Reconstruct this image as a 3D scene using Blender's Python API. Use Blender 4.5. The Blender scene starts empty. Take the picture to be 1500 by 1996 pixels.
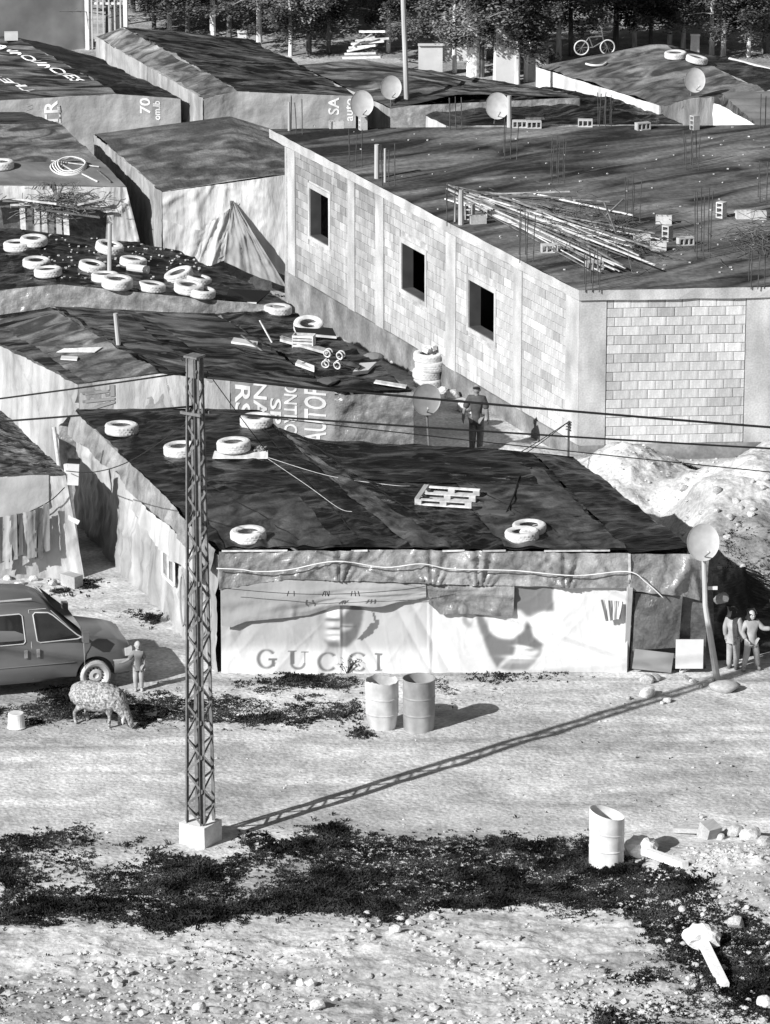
import bpy, bmesh, math, random
import numpy as np
from mathutils import Vector, Matrix, Quaternion
from mathutils.bvhtree import BVHTree

# ------------------------------------------------------------------ camera
CX, CY, F, CAMH, PITCH = 750.0, 998.0, 8625.0, 29.0, math.radians(16.7)
scene = bpy.context.scene
COL = scene.collection
cam_data = bpy.data.cameras.new('camera')
cam = bpy.data.objects.new('camera', cam_data)
COL.objects.link(cam)
cam.location = (0, 0, CAMH)
cam.rotation_euler = (math.pi / 2 - PITCH, 0, 0)
cam_data.sensor_fit = 'HORIZONTAL'
cam_data.sensor_width = 36.0
cam_data.lens = 36.0 * F / 1500.0
cam_data.clip_start = 1.0
cam_data.clip_end = 3000.0
scene.camera = cam

# ------------------------------------------------------------------ light
SUN_EL, SUN_AZ = math.radians(31), math.radians(48)   # AZ: heading of the shadows, right of the view direction
SUN_DIR = Vector((math.sin(SUN_AZ) * math.cos(SUN_EL), math.cos(SUN_AZ) * math.cos(SUN_EL), -math.sin(SUN_EL)))
world = bpy.data.worlds.new('World')
scene.world = world
world.use_nodes = True
wn = world.node_tree.nodes
wl = world.node_tree.links
bg = wn['Background']
sky = wn.new('ShaderNodeTexSky')
sky.sky_type = 'NISHITA'
sky.sun_disc = False
sky.sun_elevation = SUN_EL
sky.sun_rotation = SUN_AZ + math.pi
bw = wn.new('ShaderNodeRGBToBW')            # black-and-white photograph: the sky's light without its hue
wl.new(sky.outputs[0], bw.inputs[0])
wl.new(bw.outputs[0], bg.inputs[0])
bg.inputs[1].default_value = 0.052
sun_data = bpy.data.lights.new('sun', 'SUN')
sun_data.energy = 4.5
sun_data.angle = math.radians(0.5)
sun_data.color = (1, 1, 1)
sun = bpy.data.objects.new('sun', sun_data)
COL.objects.link(sun)
sun.rotation_euler = SUN_DIR.to_track_quat('-Z', 'Y').to_euler()
scene.view_settings.view_transform = 'Standard'
scene.view_settings.look = 'None'
scene.view_settings.gamma = 1.0
scene.view_settings.use_curve_mapping = False
scene.view_settings.exposure = 0.58
scene.cycles.max_bounces = 6
scene.cycles.diffuse_bounces = 3

# ------------------------------------------------------------------ photo pixel -> place
FW = Vector((0, math.cos(PITCH), -math.sin(PITCH)))
UPV = Vector((0, math.sin(PITCH), math.cos(PITCH)))
CAMP = Vector((0, 0, CAMH))
def ray(px, py):
    return FW + Vector((1, 0, 0)) * ((px - CX) / F) + UPV * ((CY - py) / F)
def G(px, py, z=0.0):                       # where the pixel meets the level z
    d = ray(px, py)
    return CAMP + d * ((z - CAMH) / d.z)
def PY(px, py, Y):                          # where the pixel meets the upright plane at distance Y
    d = ray(px, py)
    return CAMP + d * (Y / d.y)
def PXY(px, y_or_pt, z):                    # point over a ground point: same x column, given height
    return Vector((y_or_pt.x, y_or_pt.y, z))

# ------------------------------------------------------------------ noise (vectorised)
_rs = np.random.RandomState(7)
_tab = _rs.rand(256, 256)
def vn(x, y, seed=0):
    x = np.asarray(x, float) + seed * 17.31; y = np.asarray(y, float) + seed * 9.77
    xi = np.floor(x).astype(int); yi = np.floor(y).astype(int)
    fx = x - xi; fy = y - yi
    fx = fx * fx * (3 - 2 * fx); fy = fy * fy * (3 - 2 * fy)
    a = _tab[xi & 255, yi & 255]; b = _tab[(xi + 1) & 255, yi & 255]
    c = _tab[xi & 255, (yi + 1) & 255]; d = _tab[(xi + 1) & 255, (yi + 1) & 255]
    return (a * (1 - fx) + b * fx) * (1 - fy) + (c * (1 - fx) + d * fx) * fy - 0.5
def fbm(x, y, seed=0, o=4):
    r = 0; a = 1.0
    for i in range(o):
        r = r + a * vn(np.asarray(x) * 2 ** i, np.asarray(y) * 2 ** i, seed + i * 3); a *= 0.5
    return r
def crump(u, v, seed=0, f=1.0, o=4):
    """creased cloth: ridges at several sizes and directions, about 0..1"""
    r = 0; a = 1.0; tot = 0
    for i in range(o):
        an = 0.7 + 1.9 * i + seed * 1.3; c, s = math.cos(an), math.sin(an); k = f * 1.75 ** i
        w = 0.35 * vn(u * k * 0.6, v * k * 0.6, seed + 31 + i)
        n = vn((u * c + v * s) * k * 1.35 + w, (v * c - u * s) * k * 0.55 + w, seed + i * 5)
        r = r + a * (1 - np.minimum(1, np.abs(n) * 4)) ** 2; tot += a; a *= 0.62
    return 2.1 * r / tot
def sstep(a, b, x):
    t = np.clip((np.asarray(x, float) - a) / (b - a), 0, 1)
    return t * t * (3 - 2 * t)

# ------------------------------------------------------------------ materials (all grey: the photograph is monochrome)
MATS = {}
def M(name, c0, c1=None, scale=(1, 1, 1), ns=1.0, detail=4, p=(0.35, 0.65), rough=0.8, spec=0.3, bump=0.0, bscale=30.0,
      coord='UV', dirt=0.0, dscale=1.3, attr=None, objrand=0.0, metal=0.0, fine=0.0, objcol=False, fscale=60.0, bstretch=None, distort=0.0, rotz=0.0):
    if name in MATS: return MATS[name]
    m = bpy.data.materials.new(name); m.use_nodes = True
    n = m.node_tree.nodes; l = m.node_tree.links
    b = n['Principled BSDF']
    b.inputs['Roughness'].default_value = rough
    b.inputs['Specular IOR Level'].default_value = spec
    b.inputs['Metallic'].default_value = metal
    tc = n.new('ShaderNodeTexCoord')
    mp = n.new('ShaderNodeMapping'); mp.inputs['Scale'].default_value = scale; mp.vector_type = 'TEXTURE' if rotz else 'POINT'
    if rotz: mp.inputs['Rotation'].default_value = (0, 0, rotz); mp.inputs['Scale'].default_value = tuple(1 / q for q in scale)
    l.new(tc.outputs[coord], mp.inputs['Vector'])
    c1 = c0 if c1 is None else c1
    nz = n.new('ShaderNodeTexNoise'); nz.inputs['Scale'].default_value = ns; nz.inputs['Detail'].default_value = detail
    nz.inputs['Distortion'].default_value = distort
    l.new(mp.outputs[0], nz.inputs['Vector'])
    rp = n.new('ShaderNodeMapRange'); rp.inputs[1].default_value = p[0]; rp.inputs[2].default_value = p[1]
    rp.inputs[3].default_value = c0; rp.inputs[4].default_value = c1
    l.new(nz.outputs[0], rp.inputs[0])
    val = rp.outputs[0]
    def mul(v, fac_out):
        mm = n.new('ShaderNodeMath'); mm.operation = 'MULTIPLY'
        l.new(v, mm.inputs[0]); l.new(fac_out, mm.inputs[1]); return mm.outputs[0]
    def noise_fac(sc, amt, det=3):
        z = n.new('ShaderNodeTexNoise'); z.inputs['Scale'].default_value = sc; z.inputs['Detail'].default_value = det
        l.new(tc.outputs[coord], z.inputs['Vector'])
        r = n.new('ShaderNodeMapRange'); r.inputs[1].default_value = 0.3; r.inputs[2].default_value = 0.7
        r.inputs[3].default_value = 1 - amt; r.inputs[4].default_value = 1 + amt
        l.new(z.outputs[0], r.inputs[0]); return r.outputs[0]
    if dirt: val = mul(val, noise_fac(dscale, dirt, 5))
    if fine: val = mul(val, noise_fac(fscale, fine, 2))
    if objrand:
        oi = n.new('ShaderNodeObjectInfo')
        r = n.new('ShaderNodeMapRange'); r.inputs[3].default_value = 1 - objrand; r.inputs[4].default_value = 1 + objrand
        l.new(oi.outputs['Random'], r.inputs[0]); val = mul(val, r.outputs[0])
    if objcol:
        oc = n.new('ShaderNodeObjectInfo'); sp = n.new('ShaderNodeSeparateColor'); l.new(oc.outputs['Color'], sp.inputs[0]); val = mul(val, sp.outputs[0])
    if attr:
        at = n.new('ShaderNodeAttribute'); at.attribute_name = attr
        val = mul(val, at.outputs['Fac'])
    cmb = n.new('ShaderNodeCombineColor')
    for i in range(3): l.new(val, cmb.inputs[i])
    l.new(cmb.outputs[0], b.inputs['Base Color'])
    if bump:
        z = n.new('ShaderNodeTexNoise'); z.inputs['Scale'].default_value = bscale; z.inputs['Detail'].default_value = 4
        if bstretch:
            mp2 = n.new('ShaderNodeMapping'); mp2.inputs['Scale'].default_value = bstretch
            l.new(tc.outputs[coord], mp2.inputs['Vector']); l.new(mp2.outputs[0], z.inputs['Vector'])
        else: l.new(tc.outputs[coord], z.inputs['Vector'])
        bp = n.new('ShaderNodeBump'); bp.inputs['Strength'].default_value = 1.0; bp.inputs['Distance'].default_value = bump
        l.new(z.outputs[0], bp.inputs['Height']); l.new(bp.outputs[0], b.inputs['Normal'])
    MATS[name] = m
    return m

# tarps: u runs along the eave, v along the slope or down the wall (metres); pale streaks on dark tarps paint in lit folds and dust
T_BLACK = M('black_tarp', 0.004, 0.11, (0.6, 2.6, 1), 1.3, 8, (0.5, 0.84), 0.3, 0.6, 0.03, 5.0, dirt=0.6, dscale=0.55, bstretch=(0.7, 3, 1), distort=1.2, rotz=0.25, fine=0.2, fscale=20)
T_BLACK2 = M('black_streaked_tarp', 0.005, 0.17, (0.4, 2.4, 1), 1.3, 8, (0.44, 0.78), 0.42, 0.4, 0.03, 5.0, dirt=0.6, dscale=0.5, bstretch=(0.5, 3, 1), distort=1.5, rotz=-0.2, fine=0.2, fscale=20)
T_DARK = M('dark_grey_tarp', 0.01, 0.19, (0.35, 2.0, 1), 1.2, 8, (0.4, 0.72), 0.5, 0.35, 0.03, 5.0, dirt=0.5, dscale=0.6, bstretch=(0.5, 2, 1), distort=1.4, rotz=-0.2, fine=0.2, fscale=20)
T_MID = M('mid_grey_tarp', 0.045, 0.24, (0.6, 1.6, 1), 1.0, 6, (0.38, 0.66), 0.6, 0.3, 0.03, 5.0, dirt=0.4, dscale=0.8, distort=1.4, rotz=0.3, fine=0.2, fscale=20)
T_PATCH = M('patched_grey_tarp', 0.06, 0.15, (0.6, 1.2, 1), 0.8, 6, (0.44, 0.58), 0.6, 0.3, 0.03, 6.0, fine=0.25, fscale=18, dirt=0.45, dscale=1.6, distort=0.4)
T_SMOOTH = M('smooth_grey_tarp', 0.11, 0.25, (0.5, 1.2, 1), 0.7, 5, (0.35, 0.7), 0.65, 0.25, 0.012, 5.0, dirt=0.25, dscale=0.9)
W_LIGHT = M('pale_tarp_wall', 0.3, 0.55, (2.0, 0.3, 1), 1.0, 6, (0.3, 0.7), 0.5, 0.35, 0.03, 4.0, dirt=0.25, dscale=0.8, bstretch=(1.5, 0.5, 1), distort=0.5)
W_WHITE = M('white_tarp_wall', 0.42, 0.72, (2.0, 0.3, 1), 1.0, 6, (0.3, 0.65), 0.5, 0.35, 0.03, 4.0, dirt=0.2, dscale=0.7, bstretch=(1.5, 0.5, 1), distort=0.5)
W_SIDE = M('off_white_side_tarp', 0.2, 0.44, (1.8, 0.25, 1), 1.1, 7, (0.3, 0.7), 0.5, 0.35, 0.05, 4.0, dirt=0.3, dscale=0.8, bstretch=(1.5, 0.4, 1), distort=0.8)
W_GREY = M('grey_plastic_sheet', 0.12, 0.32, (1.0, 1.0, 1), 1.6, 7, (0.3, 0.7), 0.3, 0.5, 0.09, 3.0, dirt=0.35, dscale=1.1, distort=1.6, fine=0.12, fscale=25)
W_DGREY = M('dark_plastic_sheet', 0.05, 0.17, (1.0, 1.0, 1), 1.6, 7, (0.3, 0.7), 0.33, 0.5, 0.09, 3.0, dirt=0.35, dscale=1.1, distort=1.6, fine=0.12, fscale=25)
W_BANNER = M('grey_banner', 0.22, 0.36, (0.8, 0.8, 1), 0.8, 4, (0.3, 0.7), 0.5, 0.35, 0.05, 3.0, dirt=0.25, dscale=1.1)
W_CLOTH = M('grey_cloth', 0.25, 0.38, (0.6, 1.2, 1), 1.0, 5, (0.3, 0.7), 0.85, 0.1, 0.012, 8.0, dirt=0.2, dscale=1.2)
INK_PALE = M('pale_lettering', 0.62, 0.75, ns=3)
INK_DARK = M('dark_lettering', 0.16, 0.22, ns=3)
INK_MID = M('mid_lettering', 0.24, 0.30, ns=3)
CONC = M('cast_concrete', 0.30, 0.56, (1.6, 0.5, 1), 1.2, 6, (0.3, 0.7), 0.9, 0.15, 0.006, 25.0, dirt=0.25, dscale=0.9, fine=0.12, fscale=25)
CONC_W = M('white_concrete', 0.62, 0.78, ns=2.0, rough=0.9, spec=0.1, bump=0.008, bscale=12, coord='Object', fine=0.08, fscale=20)
BLOCK = M('concrete_block_face', 0.42, 0.64, (14, 1.5, 2), 1.0, 3, (0.3, 0.7), 0.95, 0.1, 0.004, 40.0, coord='Object', objcol=True, fine=0.1, fscale=30)
BLOCKS = M('concrete_block_mass', 0.42, 0.64, (14, 1.5, 2), 1.0, 3, (0.3, 0.7), 0.95, 0.1, 0.004, 40.0, coord='Object', attr='tone', fine=0.1, fscale=30)
MORTAR = M('mortar', 0.30, 0.5, ns=3, rough=0.95, spec=0.05, bump=0.01, bscale=14, coord='Object', fine=0.15, fscale=18)
SLABTOP = M('slab_screed', 0.025, 0.21, (1.3, 0.33, 1), 0.8, 7, (0.38, 0.66), 0.95, 0.1, 0.015, 10, coord='Object', dirt=0.4, dscale=0.4, fine=0.25, fscale=7, distort=0.8, rotz=-0.95)  # diagonal dark streaks paint tree shadows and stains into the slab colour
DARKIN = M('painted_dark_interior', 0.02, 0.03, ns=2, coord='Object')  # darker than bare concrete: shade of the rooms painted into the colour
STEEL = M('galvanised_steel', 0.10, 0.17, ns=3, rough=0.6, spec=0.3, coord='Object', fine=0.2, fscale=14)
REBAR = M('rusty_rebar', 0.04, 0.09, ns=6, rough=0.9, coord='Object')
TYRE = M('white_tyre', 0.46, 0.68, ns=3, rough=0.6, spec=0.25, coord='Object', fine=0.08, fscale=12)
PVC = M('grey_pipe', 0.34, 0.5, (6, 6, 0.6), 1.0, rough=0.6, coord='Object')
WOODP = M('pale_timber', 0.4, 0.62, (8, 1, 8), 1.0, rough=0.85, coord='Object', objrand=0.3)
WOODD = M('dark_timber', 0.07, 0.18, (8, 1, 8), 1.0, rough=0.9, coord='Object', objrand=0.4)
WIRE = M('dark_cable', 0.012, rough=0.7)
WIREP = M('pale_rope', 0.6, 0.75, ns=5, rough=0.8, coord='Object')
DISHM = M('pale_dish', 0.42, 0.58, ns=1.6, rough=0.45, spec=0.4, coord='Object', fine=0.08, fscale=8)
DISH_SHADE = M('shade_painted_dish', 0.17, 0.23, ns=1.6, rough=0.5, spec=0.4, coord='Object', fine=0.1, fscale=8)  # darker copy of the pale dish, its shade painted into the colour
GROUND = M('pale_dry_earth', 0.30, 0.60, (0.4, 1.1, 1), 0.6, 10, (0.34, 0.64), 0.97, 0.05, 0.03, 9, coord='Object', dirt=0.22, dscale=1.9, fine=0.24, fscale=13, attr='tone', distort=0.8)
STONE = M('pale_stone', 0.38, 0.62, ns=4, rough=0.95, spec=0.05, bump=0.01, bscale=14, coord='Object', objrand=0.18, fine=0.15, fscale=16)
STONES = M('gravel_mass', 0.32, 0.56, ns=5, rough=0.95, spec=0.05, coord='Object', fine=0.2, fscale=12)
WEED = M('black_weed_leaf', 0.003, 0.075, ns=1.6, detail=7, p=(0.42, 0.74), rough=0.7, spec=0.2, coord='Object')
LEAF = M('dark_foliage', 0.03, 0.24, ns=0.9, detail=5, p=(0.35, 0.7), rough=0.7, spec=0.2, coord='Object')
LEAF2 = M('grey_foliage', 0.1, 0.4, ns=0.9, detail=5, p=(0.35, 0.7), rough=0.7, spec=0.2, coord='Object')
BARK = M('pale_bark', 0.4, 0.8, (3, 3, 0.8), 1.5, 5, rough=0.95, spec=0.05, coord='Object', bump=0.01, bscale=12)
BARKD = M('dark_bark', 0.07, 0.2, (3, 3, 0.8), 1.5, 5, rough=0.95, spec=0.05, coord='Object')
WALLP = M('pale_render_wall', 0.28, 0.44, (0.6, 0.6, 0.6), 0.8, 6, rough=0.95, spec=0.05, coord='Object', dirt=0.15)
WHITEP = M('white_panel', 0.5, 0.64, ns=1.2, rough=0.7, coord='Object', dirt=0.1)
CARD = M('cardboard', 0.2, 0.3, ns=1.5, rough=0.9, coord='Object')

# ------------------------------------------------------------------ geometry helpers
def tag(o, label=None, cat=None, group=None, kind=None):
    if label: o['label'] = label
    if cat: o['category'] = cat
    if group: o['group'] = group
    if kind: o['kind'] = kind
    return o
def thing(name, label, cat, loc=(0, 0, 0), group=None, rz=0.0):
    o = bpy.data.objects.new(name, None); COL.objects.link(o)
    o.location = loc; o.rotation_euler = (0, 0, rz); o.empty_display_size = 0.2
    tag(o, label, cat, group); return o
def link(o, parent=None):
    COL.objects.link(o)
    if parent is not None: o.parent = parent
    return o
def mesh(name, V, Fc, mat, uv=None, smooth=False, tone=None):
    me = bpy.data.meshes.new(name)
    me.from_pydata([tuple(v) for v in V], [], Fc)
    if uv is not None:
        lay = me.uv_layers.new(name='UVMap')
        idx = np.empty(len(me.loops), int); me.loops.foreach_get('vertex_index', idx)
        lay.data.foreach_set('uv', np.asarray(uv, float)[idx].ravel())
    if tone is not None:
        at = me.attributes.new('tone', 'FLOAT', 'POINT'); at.data.foreach_set('value', np.asarray(tone, float))
    me.materials.append(mat)
    if smooth: me.polygons.foreach_set('use_smooth', [True] * len(me.polygons))
    me.update()
    return me
def obj(name, me, parent=None, loc=None, rot=None):
    o = bpy.data.objects.new(name, me)
    if loc is not None: o.location = loc
    if rot is not None: o.rotation_euler = rot
    return link(o, parent)

class Geo:
    """collects boxes, tubes and lathes, then builds ONE mesh object"""
    def __init__(s): s.V = []; s.F = []; s.uv = []
    def add(s, V, Fc, uv=None):
        k = len(s.V)
        s.V += [Vector(v) for v in V]; s.F += [tuple(i + k for i in f) for f in Fc]
        s.uv += list(uv) if uv is not None else [(v[0] * 0.9 - v[1] * 0.6, v[2] + v[1] * 0.05) for v in V]
        return s
    def box(s, c, size, R=None):
        x, y, z = (a / 2 for a in size)
        P = [Vector(p) for p in ((-x, -y, -z), (x, -y, -z), (x, y, -z), (-x, y, -z), (-x, -y, z), (x, -y, z), (x, y, z), (-x, y, z))]
        if R is not None: P = [R @ p for p in P]
        return s.add([p + Vector(c) for p in P], [(0, 3, 2, 1), (4, 5, 6, 7), (0, 1, 5, 4), (1, 2, 6, 5), (2, 3, 7, 6), (3, 0, 4, 7)])
    def bar(s, a, b, w, h=None, up=(0, 0, 1)):       # square bar from a to b
        a, b = Vector(a), Vector(b); d = b - a; L = d.length
        if L < 1e-6: return s
        z = d / L; x = z.cross(Vector(up))
        if x.length < 1e-4: x = z.cross(Vector((1, 0, 0)))
        x.normalize(); y = z.cross(x)
        R = Matrix((x, y, z)).transposed()
        return s.box((a + b) / 2, (w, h or w, L), R)
    def tube(s, pts, r, n=8, caps=True):
        pts = [Vector(p) for p in pts]; k = len(s.V)
        rs = r if isinstance(r, (list, tuple)) else [r] * len(pts)
        prev = None; V = []; Fc = []
        for i, p in enumerate(pts):
            t = (pts[min(i + 1, len(pts) - 1)] - pts[max(i - 1, 0)])
            if t.length < 1e-9: t = Vector((0, 0, 1))
            t.normalize()
            if prev is None:
                x = t.cross(Vector((0, 0, 1)))
                if x.length < 1e-3: x = t.cross(Vector((1, 0, 0)))
            else: x = prev - t * prev.dot(t)
            x.normalize(); prev = x; y = t.cross(x)
            for j in range(n):
                a = 2 * math.pi * j / n
                V.append(p + (x * math.cos(a) + y * math.sin(a)) * rs[i])
        for i in range(len(pts) - 1):
            for j in range(n):
                Fc.append((i * n + j, i * n + (j + 1) % n, (i + 1) * n + (j + 1) % n, (i + 1) * n + j))
        if caps:
            Fc.append(tuple(range(n))[::-1]); Fc.append(tuple((len(pts) - 1) * n + j for j in range(n)))
        return s.add(V, Fc)
    def lathe(s, prof, n=24, M4=None, closed=False):   # profile (r, z) round z
        V = []; Fc = []; m = len(prof)
        for j in range(n):
            a = 2 * math.pi * j / n
            for (r, z) in prof: V.append(Vector((r * math.cos(a), r * math.sin(a), z)))
        for j in range(n):
            for i in range(m if closed else m - 1):
                i2 = (i + 1) % m
                Fc.append((j * m + i, ((j + 1) % n) * m + i, ((j + 1) % n) * m + i2, j * m + i2))
        if M4 is not None: V = [M4 @ v for v in V]
        return s.add(V, Fc)
    def build(s, name, mat, parent=None, loc=None, rot=None, smooth=False):
        return obj(name, mesh(name, s.V, s.F, mat, s.uv, smooth), parent, loc, rot)
    def mesh(s, name, mat, smooth=False): return mesh(name, s.V, s.F, mat, s.uv, smooth)

def copy_tree(o, parent=None):
    c = o.copy(); COL.objects.link(c)
    if parent is not None: c.parent = parent
    for ch in list(o.children): copy_tree(ch, c)
    return c
def cut_long(parts): return parts

def resample(P, n):
    P = np.array([tuple(p) for p in P], float)
    d = np.r_[0, np.cumsum(np.linalg.norm(np.diff(P, axis=0), axis=1))]
    t = np.linspace(0, d[-1], n)
    return np.stack([np.interp(t, d, P[:, i]) for i in range(3)], 1), d[-1]

def Lsd(um): return float(um[0, -1]) * 3.7
class Sheet:
    """cloth, tarp or panel: ruled surface between two polylines, displaced by folds; u along the lines, v from p0 to p1, metres"""
    def __init__(s, p0, p1, res=0.08, disp=None, flip=False, maxn=420):
        L0 = resample(p0, 2)[1]; L1 = resample(p1, 2)[1]
        s.Lu = max(L0, L1)
        n = int(np.clip(s.Lu / res, 2, maxn)) + 1
        A, _ = resample(p0, n); B, _ = resample(p1, n)
        s.Lv = float(np.mean(np.linalg.norm(B - A, axis=1)))
        m = int(np.clip(s.Lv / res, 2, maxn)) + 1
        v = np.linspace(0, 1, m)[:, None, None]
        P = A[None] * (1 - v) + B[None] * v
        um = np.linspace(0, s.Lu, n)[None, :].repeat(m, 0); vm = np.linspace(0, s.Lv, m)[:, None].repeat(n, 1)
        N = s.normals(P)
        flip = float(np.mean(np.sum(N * (np.array(tuple(CAMP)) - P), axis=2))) < 0    # the folds' outer side faces the open
        N = N * (-1 if flip else 1)
        if disp is not None:
            P = P + N * np.asarray(disp(um, vm, s.Lu, s.Lv))[..., None]
            rag = getattr(disp, 'rag', 0.0)
            if rag:                                       # uneven free edge: eave of a roof, hem of a wall
                k0, k1 = (0, 1) if getattr(disp, 'roof', False) else (-1, -2)
                e = P[k0] - P[k1]; e = e / np.maximum(np.linalg.norm(e, axis=1, keepdims=True), 1e-6)
                P[k0] = P[k0] + e * (rag * (fbm(um[0] * 1.3, um[0] * 0 + Lsd(um), 5, 4) + 0.25))[:, None]
            N = s.normals(P) * (-1 if flip else 1)
        s.P, s.N, s.um, s.vm, s.n, s.m, s.flip = P, N, um, vm, n, m, flip
    def normals(s, P):
        du = np.gradient(P, axis=1); dv = np.gradient(P, axis=0)
        N = np.cross(du, dv); return N / np.maximum(np.linalg.norm(N, axis=2, keepdims=True), 1e-9)
    def faces(s):
        n, m = s.n, s.m
        i = (np.arange(m - 1)[:, None] * n + np.arange(n - 1)[None]).ravel()
        f = np.stack([i, i + 1, i + n + 1, i + n], 1)
        if s.flip: f = f[:, ::-1]
        return [tuple(int(k) for k in q) for q in f]
    def at(s, u, v, off=0.0):
        a = min(max(u / s.Lu, 0), 1) * (s.n - 1); b = min(max(v / s.Lv, 0), 1) * (s.m - 1)
        i = min(int(a), s.n - 2); j = min(int(b), s.m - 2); a -= i; b -= j
        f = lambda A: (A[j, i] * (1 - a) + A[j, i + 1] * a) * (1 - b) + (A[j + 1, i] * (1 - a) + A[j + 1, i + 1] * a) * b
        return Vector(f(s.P) + f(s.N) * off)
    def build(s, name, mat, parent=None, tone=None, label=None):
        me = mesh(name, s.P.reshape(-1, 3), s.faces(), mat, np.stack([s.um.ravel(), s.vm.ravel()], 1), True,
                  None if tone is None else np.asarray(tone).ravel())
        o = obj(name, me, parent)
        if label: o['label'] = label
        return o
def sheets_obj(name, sheets, mat, parent):
    V = []; Fc = []; uv = []
    for s in sheets:
        k = len(V); V += [tuple(p) for p in s.P.reshape(-1, 3)]; Fc += [tuple(i + k for i in f) for f in s.faces()]
        uv += list(np.stack([s.um.ravel(), s.vm.ravel()], 1))
    return obj(name, mesh(name, V, Fc, mat, uv, True), parent)

def d_roof(a=0.03, seed=1, fu=0.35, fv=2.2, sag=0.0, ribs=0.0, ribn=0):
    def f(u, v, Lu, Lv):
        e = sstep(0, 0.3, v) * sstep(0, 0.3, Lv - v)
        r = a * fbm(u * fu, v * fv, seed, 4) * 2 + a * 0.6 * fbm((u + v) * 1.7, (v - u) * 0.9, seed + 5, 3) + a * 1.1 * crump(u * 0.6, v * 1.5, seed, 0.8)
        r = r - sag * np.sin(np.pi * np.clip(u / Lu, 0, 1)) * np.sin(np.pi * np.clip(v / Lv, 0, 1))
        if ribn: r = r + ribs * np.abs(np.sin(np.pi * ribn * v / Lv + 0.6 * vn(u * 0.6, v * 0.6, seed)))
        return r * (0.25 + 0.75 * e)
    f.rag = 0.10; f.roof = True
    return f
def d_wall(a=0.05, seed=1, f=3.0, grow=True):
    def fn(u, v, Lu, Lv):
        w = (0.25 + 0.75 * v / Lv) if grow else np.ones_like(u)
        s = u + 0.25 * fbm(u * 0.8, v * 0.7, seed + 2, 2)
        r = np.abs(vn(s * f, v * 0.35, seed)) * 1.4 + 0.5 * vn(s * f * 2.3, v * 0.6, seed + 4) + 0.35 * fbm(u * 1.2, v * 1.2, seed + 9, 3)
        return a * r * w + (0.02 + 0.35 * a) * crump(u, v * 0.6, seed, 1.3)
    fn.rag = 0.12
    return fn

_fontcache = {}
def text_mesh(txt):
    if txt in _fontcache: return _fontcache[txt]
    cu = bpy.data.curves.new('lettering', 'FONT'); cu.body = txt; cu.size = 1.0; cu.offset = 0.018; cu.resolution_u = 3
    o = bpy.data.objects.new('lettering', cu); COL.objects.link(o)
    dg = bpy.context.evaluated_depsgraph_get()
    me = bpy.data.meshes.new_from_object(o.evaluated_get(dg))
    bm = bmesh.new(); bm.from_mesh(me)
    bpy.data.objects.remove(o); bpy.data.curves.remove(cu); bpy.data.meshes.remove(me)
    xs = [v.co.x for v in bm.verts]; ys = [v.co.y for v in bm.verts]
    x0, x1, y0, y1 = min(xs), max(xs), min(ys), max(ys)
    for v in bm.verts: v.co.x = (v.co.x - x0) / (x1 - x0); v.co.y = (v.co.y - y0) / (y1 - y0)
    for k in range(1, 24):
        bmesh.ops.bisect_plane(bm, geom=bm.verts[:] + bm.edges[:] + bm.faces[:], plane_co=(k / 24, 0, 0), plane_no=(1, 0, 0))
    for k in range(1, 8):
        bmesh.ops.bisect_plane(bm, geom=bm.verts[:] + bm.edges[:] + bm.faces[:], plane_co=(0, k / 8, 0), plane_no=(0, 1, 0))
    bm.verts.index_update()
    r = ([(v.co.x, v.co.y) for v in bm.verts], [tuple(v.index for v in f.verts) for f in bm.faces])
    bm.free(); _fontcache[txt] = r
    return r
def letter_on(sheet, txt, c00, c10, c01, mat, parent, off=0.012, name='lettering'):
    """print text on a sheet: c00 start of baseline, c10 end of baseline, c01 top of the first letter, all (u, v) in metres"""
    V2, Fc = text_mesh(txt)
    c00, c10, c01 = np.array(c00), np.array(c10), np.array(c01)
    V = [sheet.at(*(c00 + (c10 - c00) * x + (c01 - c00) * y), off) for x, y in V2]
    return obj(name, mesh(name, V, Fc, mat, None, True), parent)

TREES = {}
def bvh_of(objs):
    V = []; Fc = []
    for o in objs:
        k = len(V); mw = o.matrix_basis
        V += [mw @ v.co for v in o.data.vertices]; Fc += [tuple(i + k for i in p.vertices) for p in o.data.polygons]
    return BVHTree.FromPolygons(V, Fc)
def on(key, px, py):                        # where the pixel's ray meets a built surface
    d = ray(px, py).normalized()
    h = TREES[key].ray_cast(CAMP, d)
    if h[0] is None: return None, None
    n = h[1] if h[1].dot(d) < 0 else -h[1]
    return h[0], n
def drop(key, x, y, z=50):
    h = TREES[key].ray_cast(Vector((x, y, z)), Vector((0, 0, -1)))
    return h[0]
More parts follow.
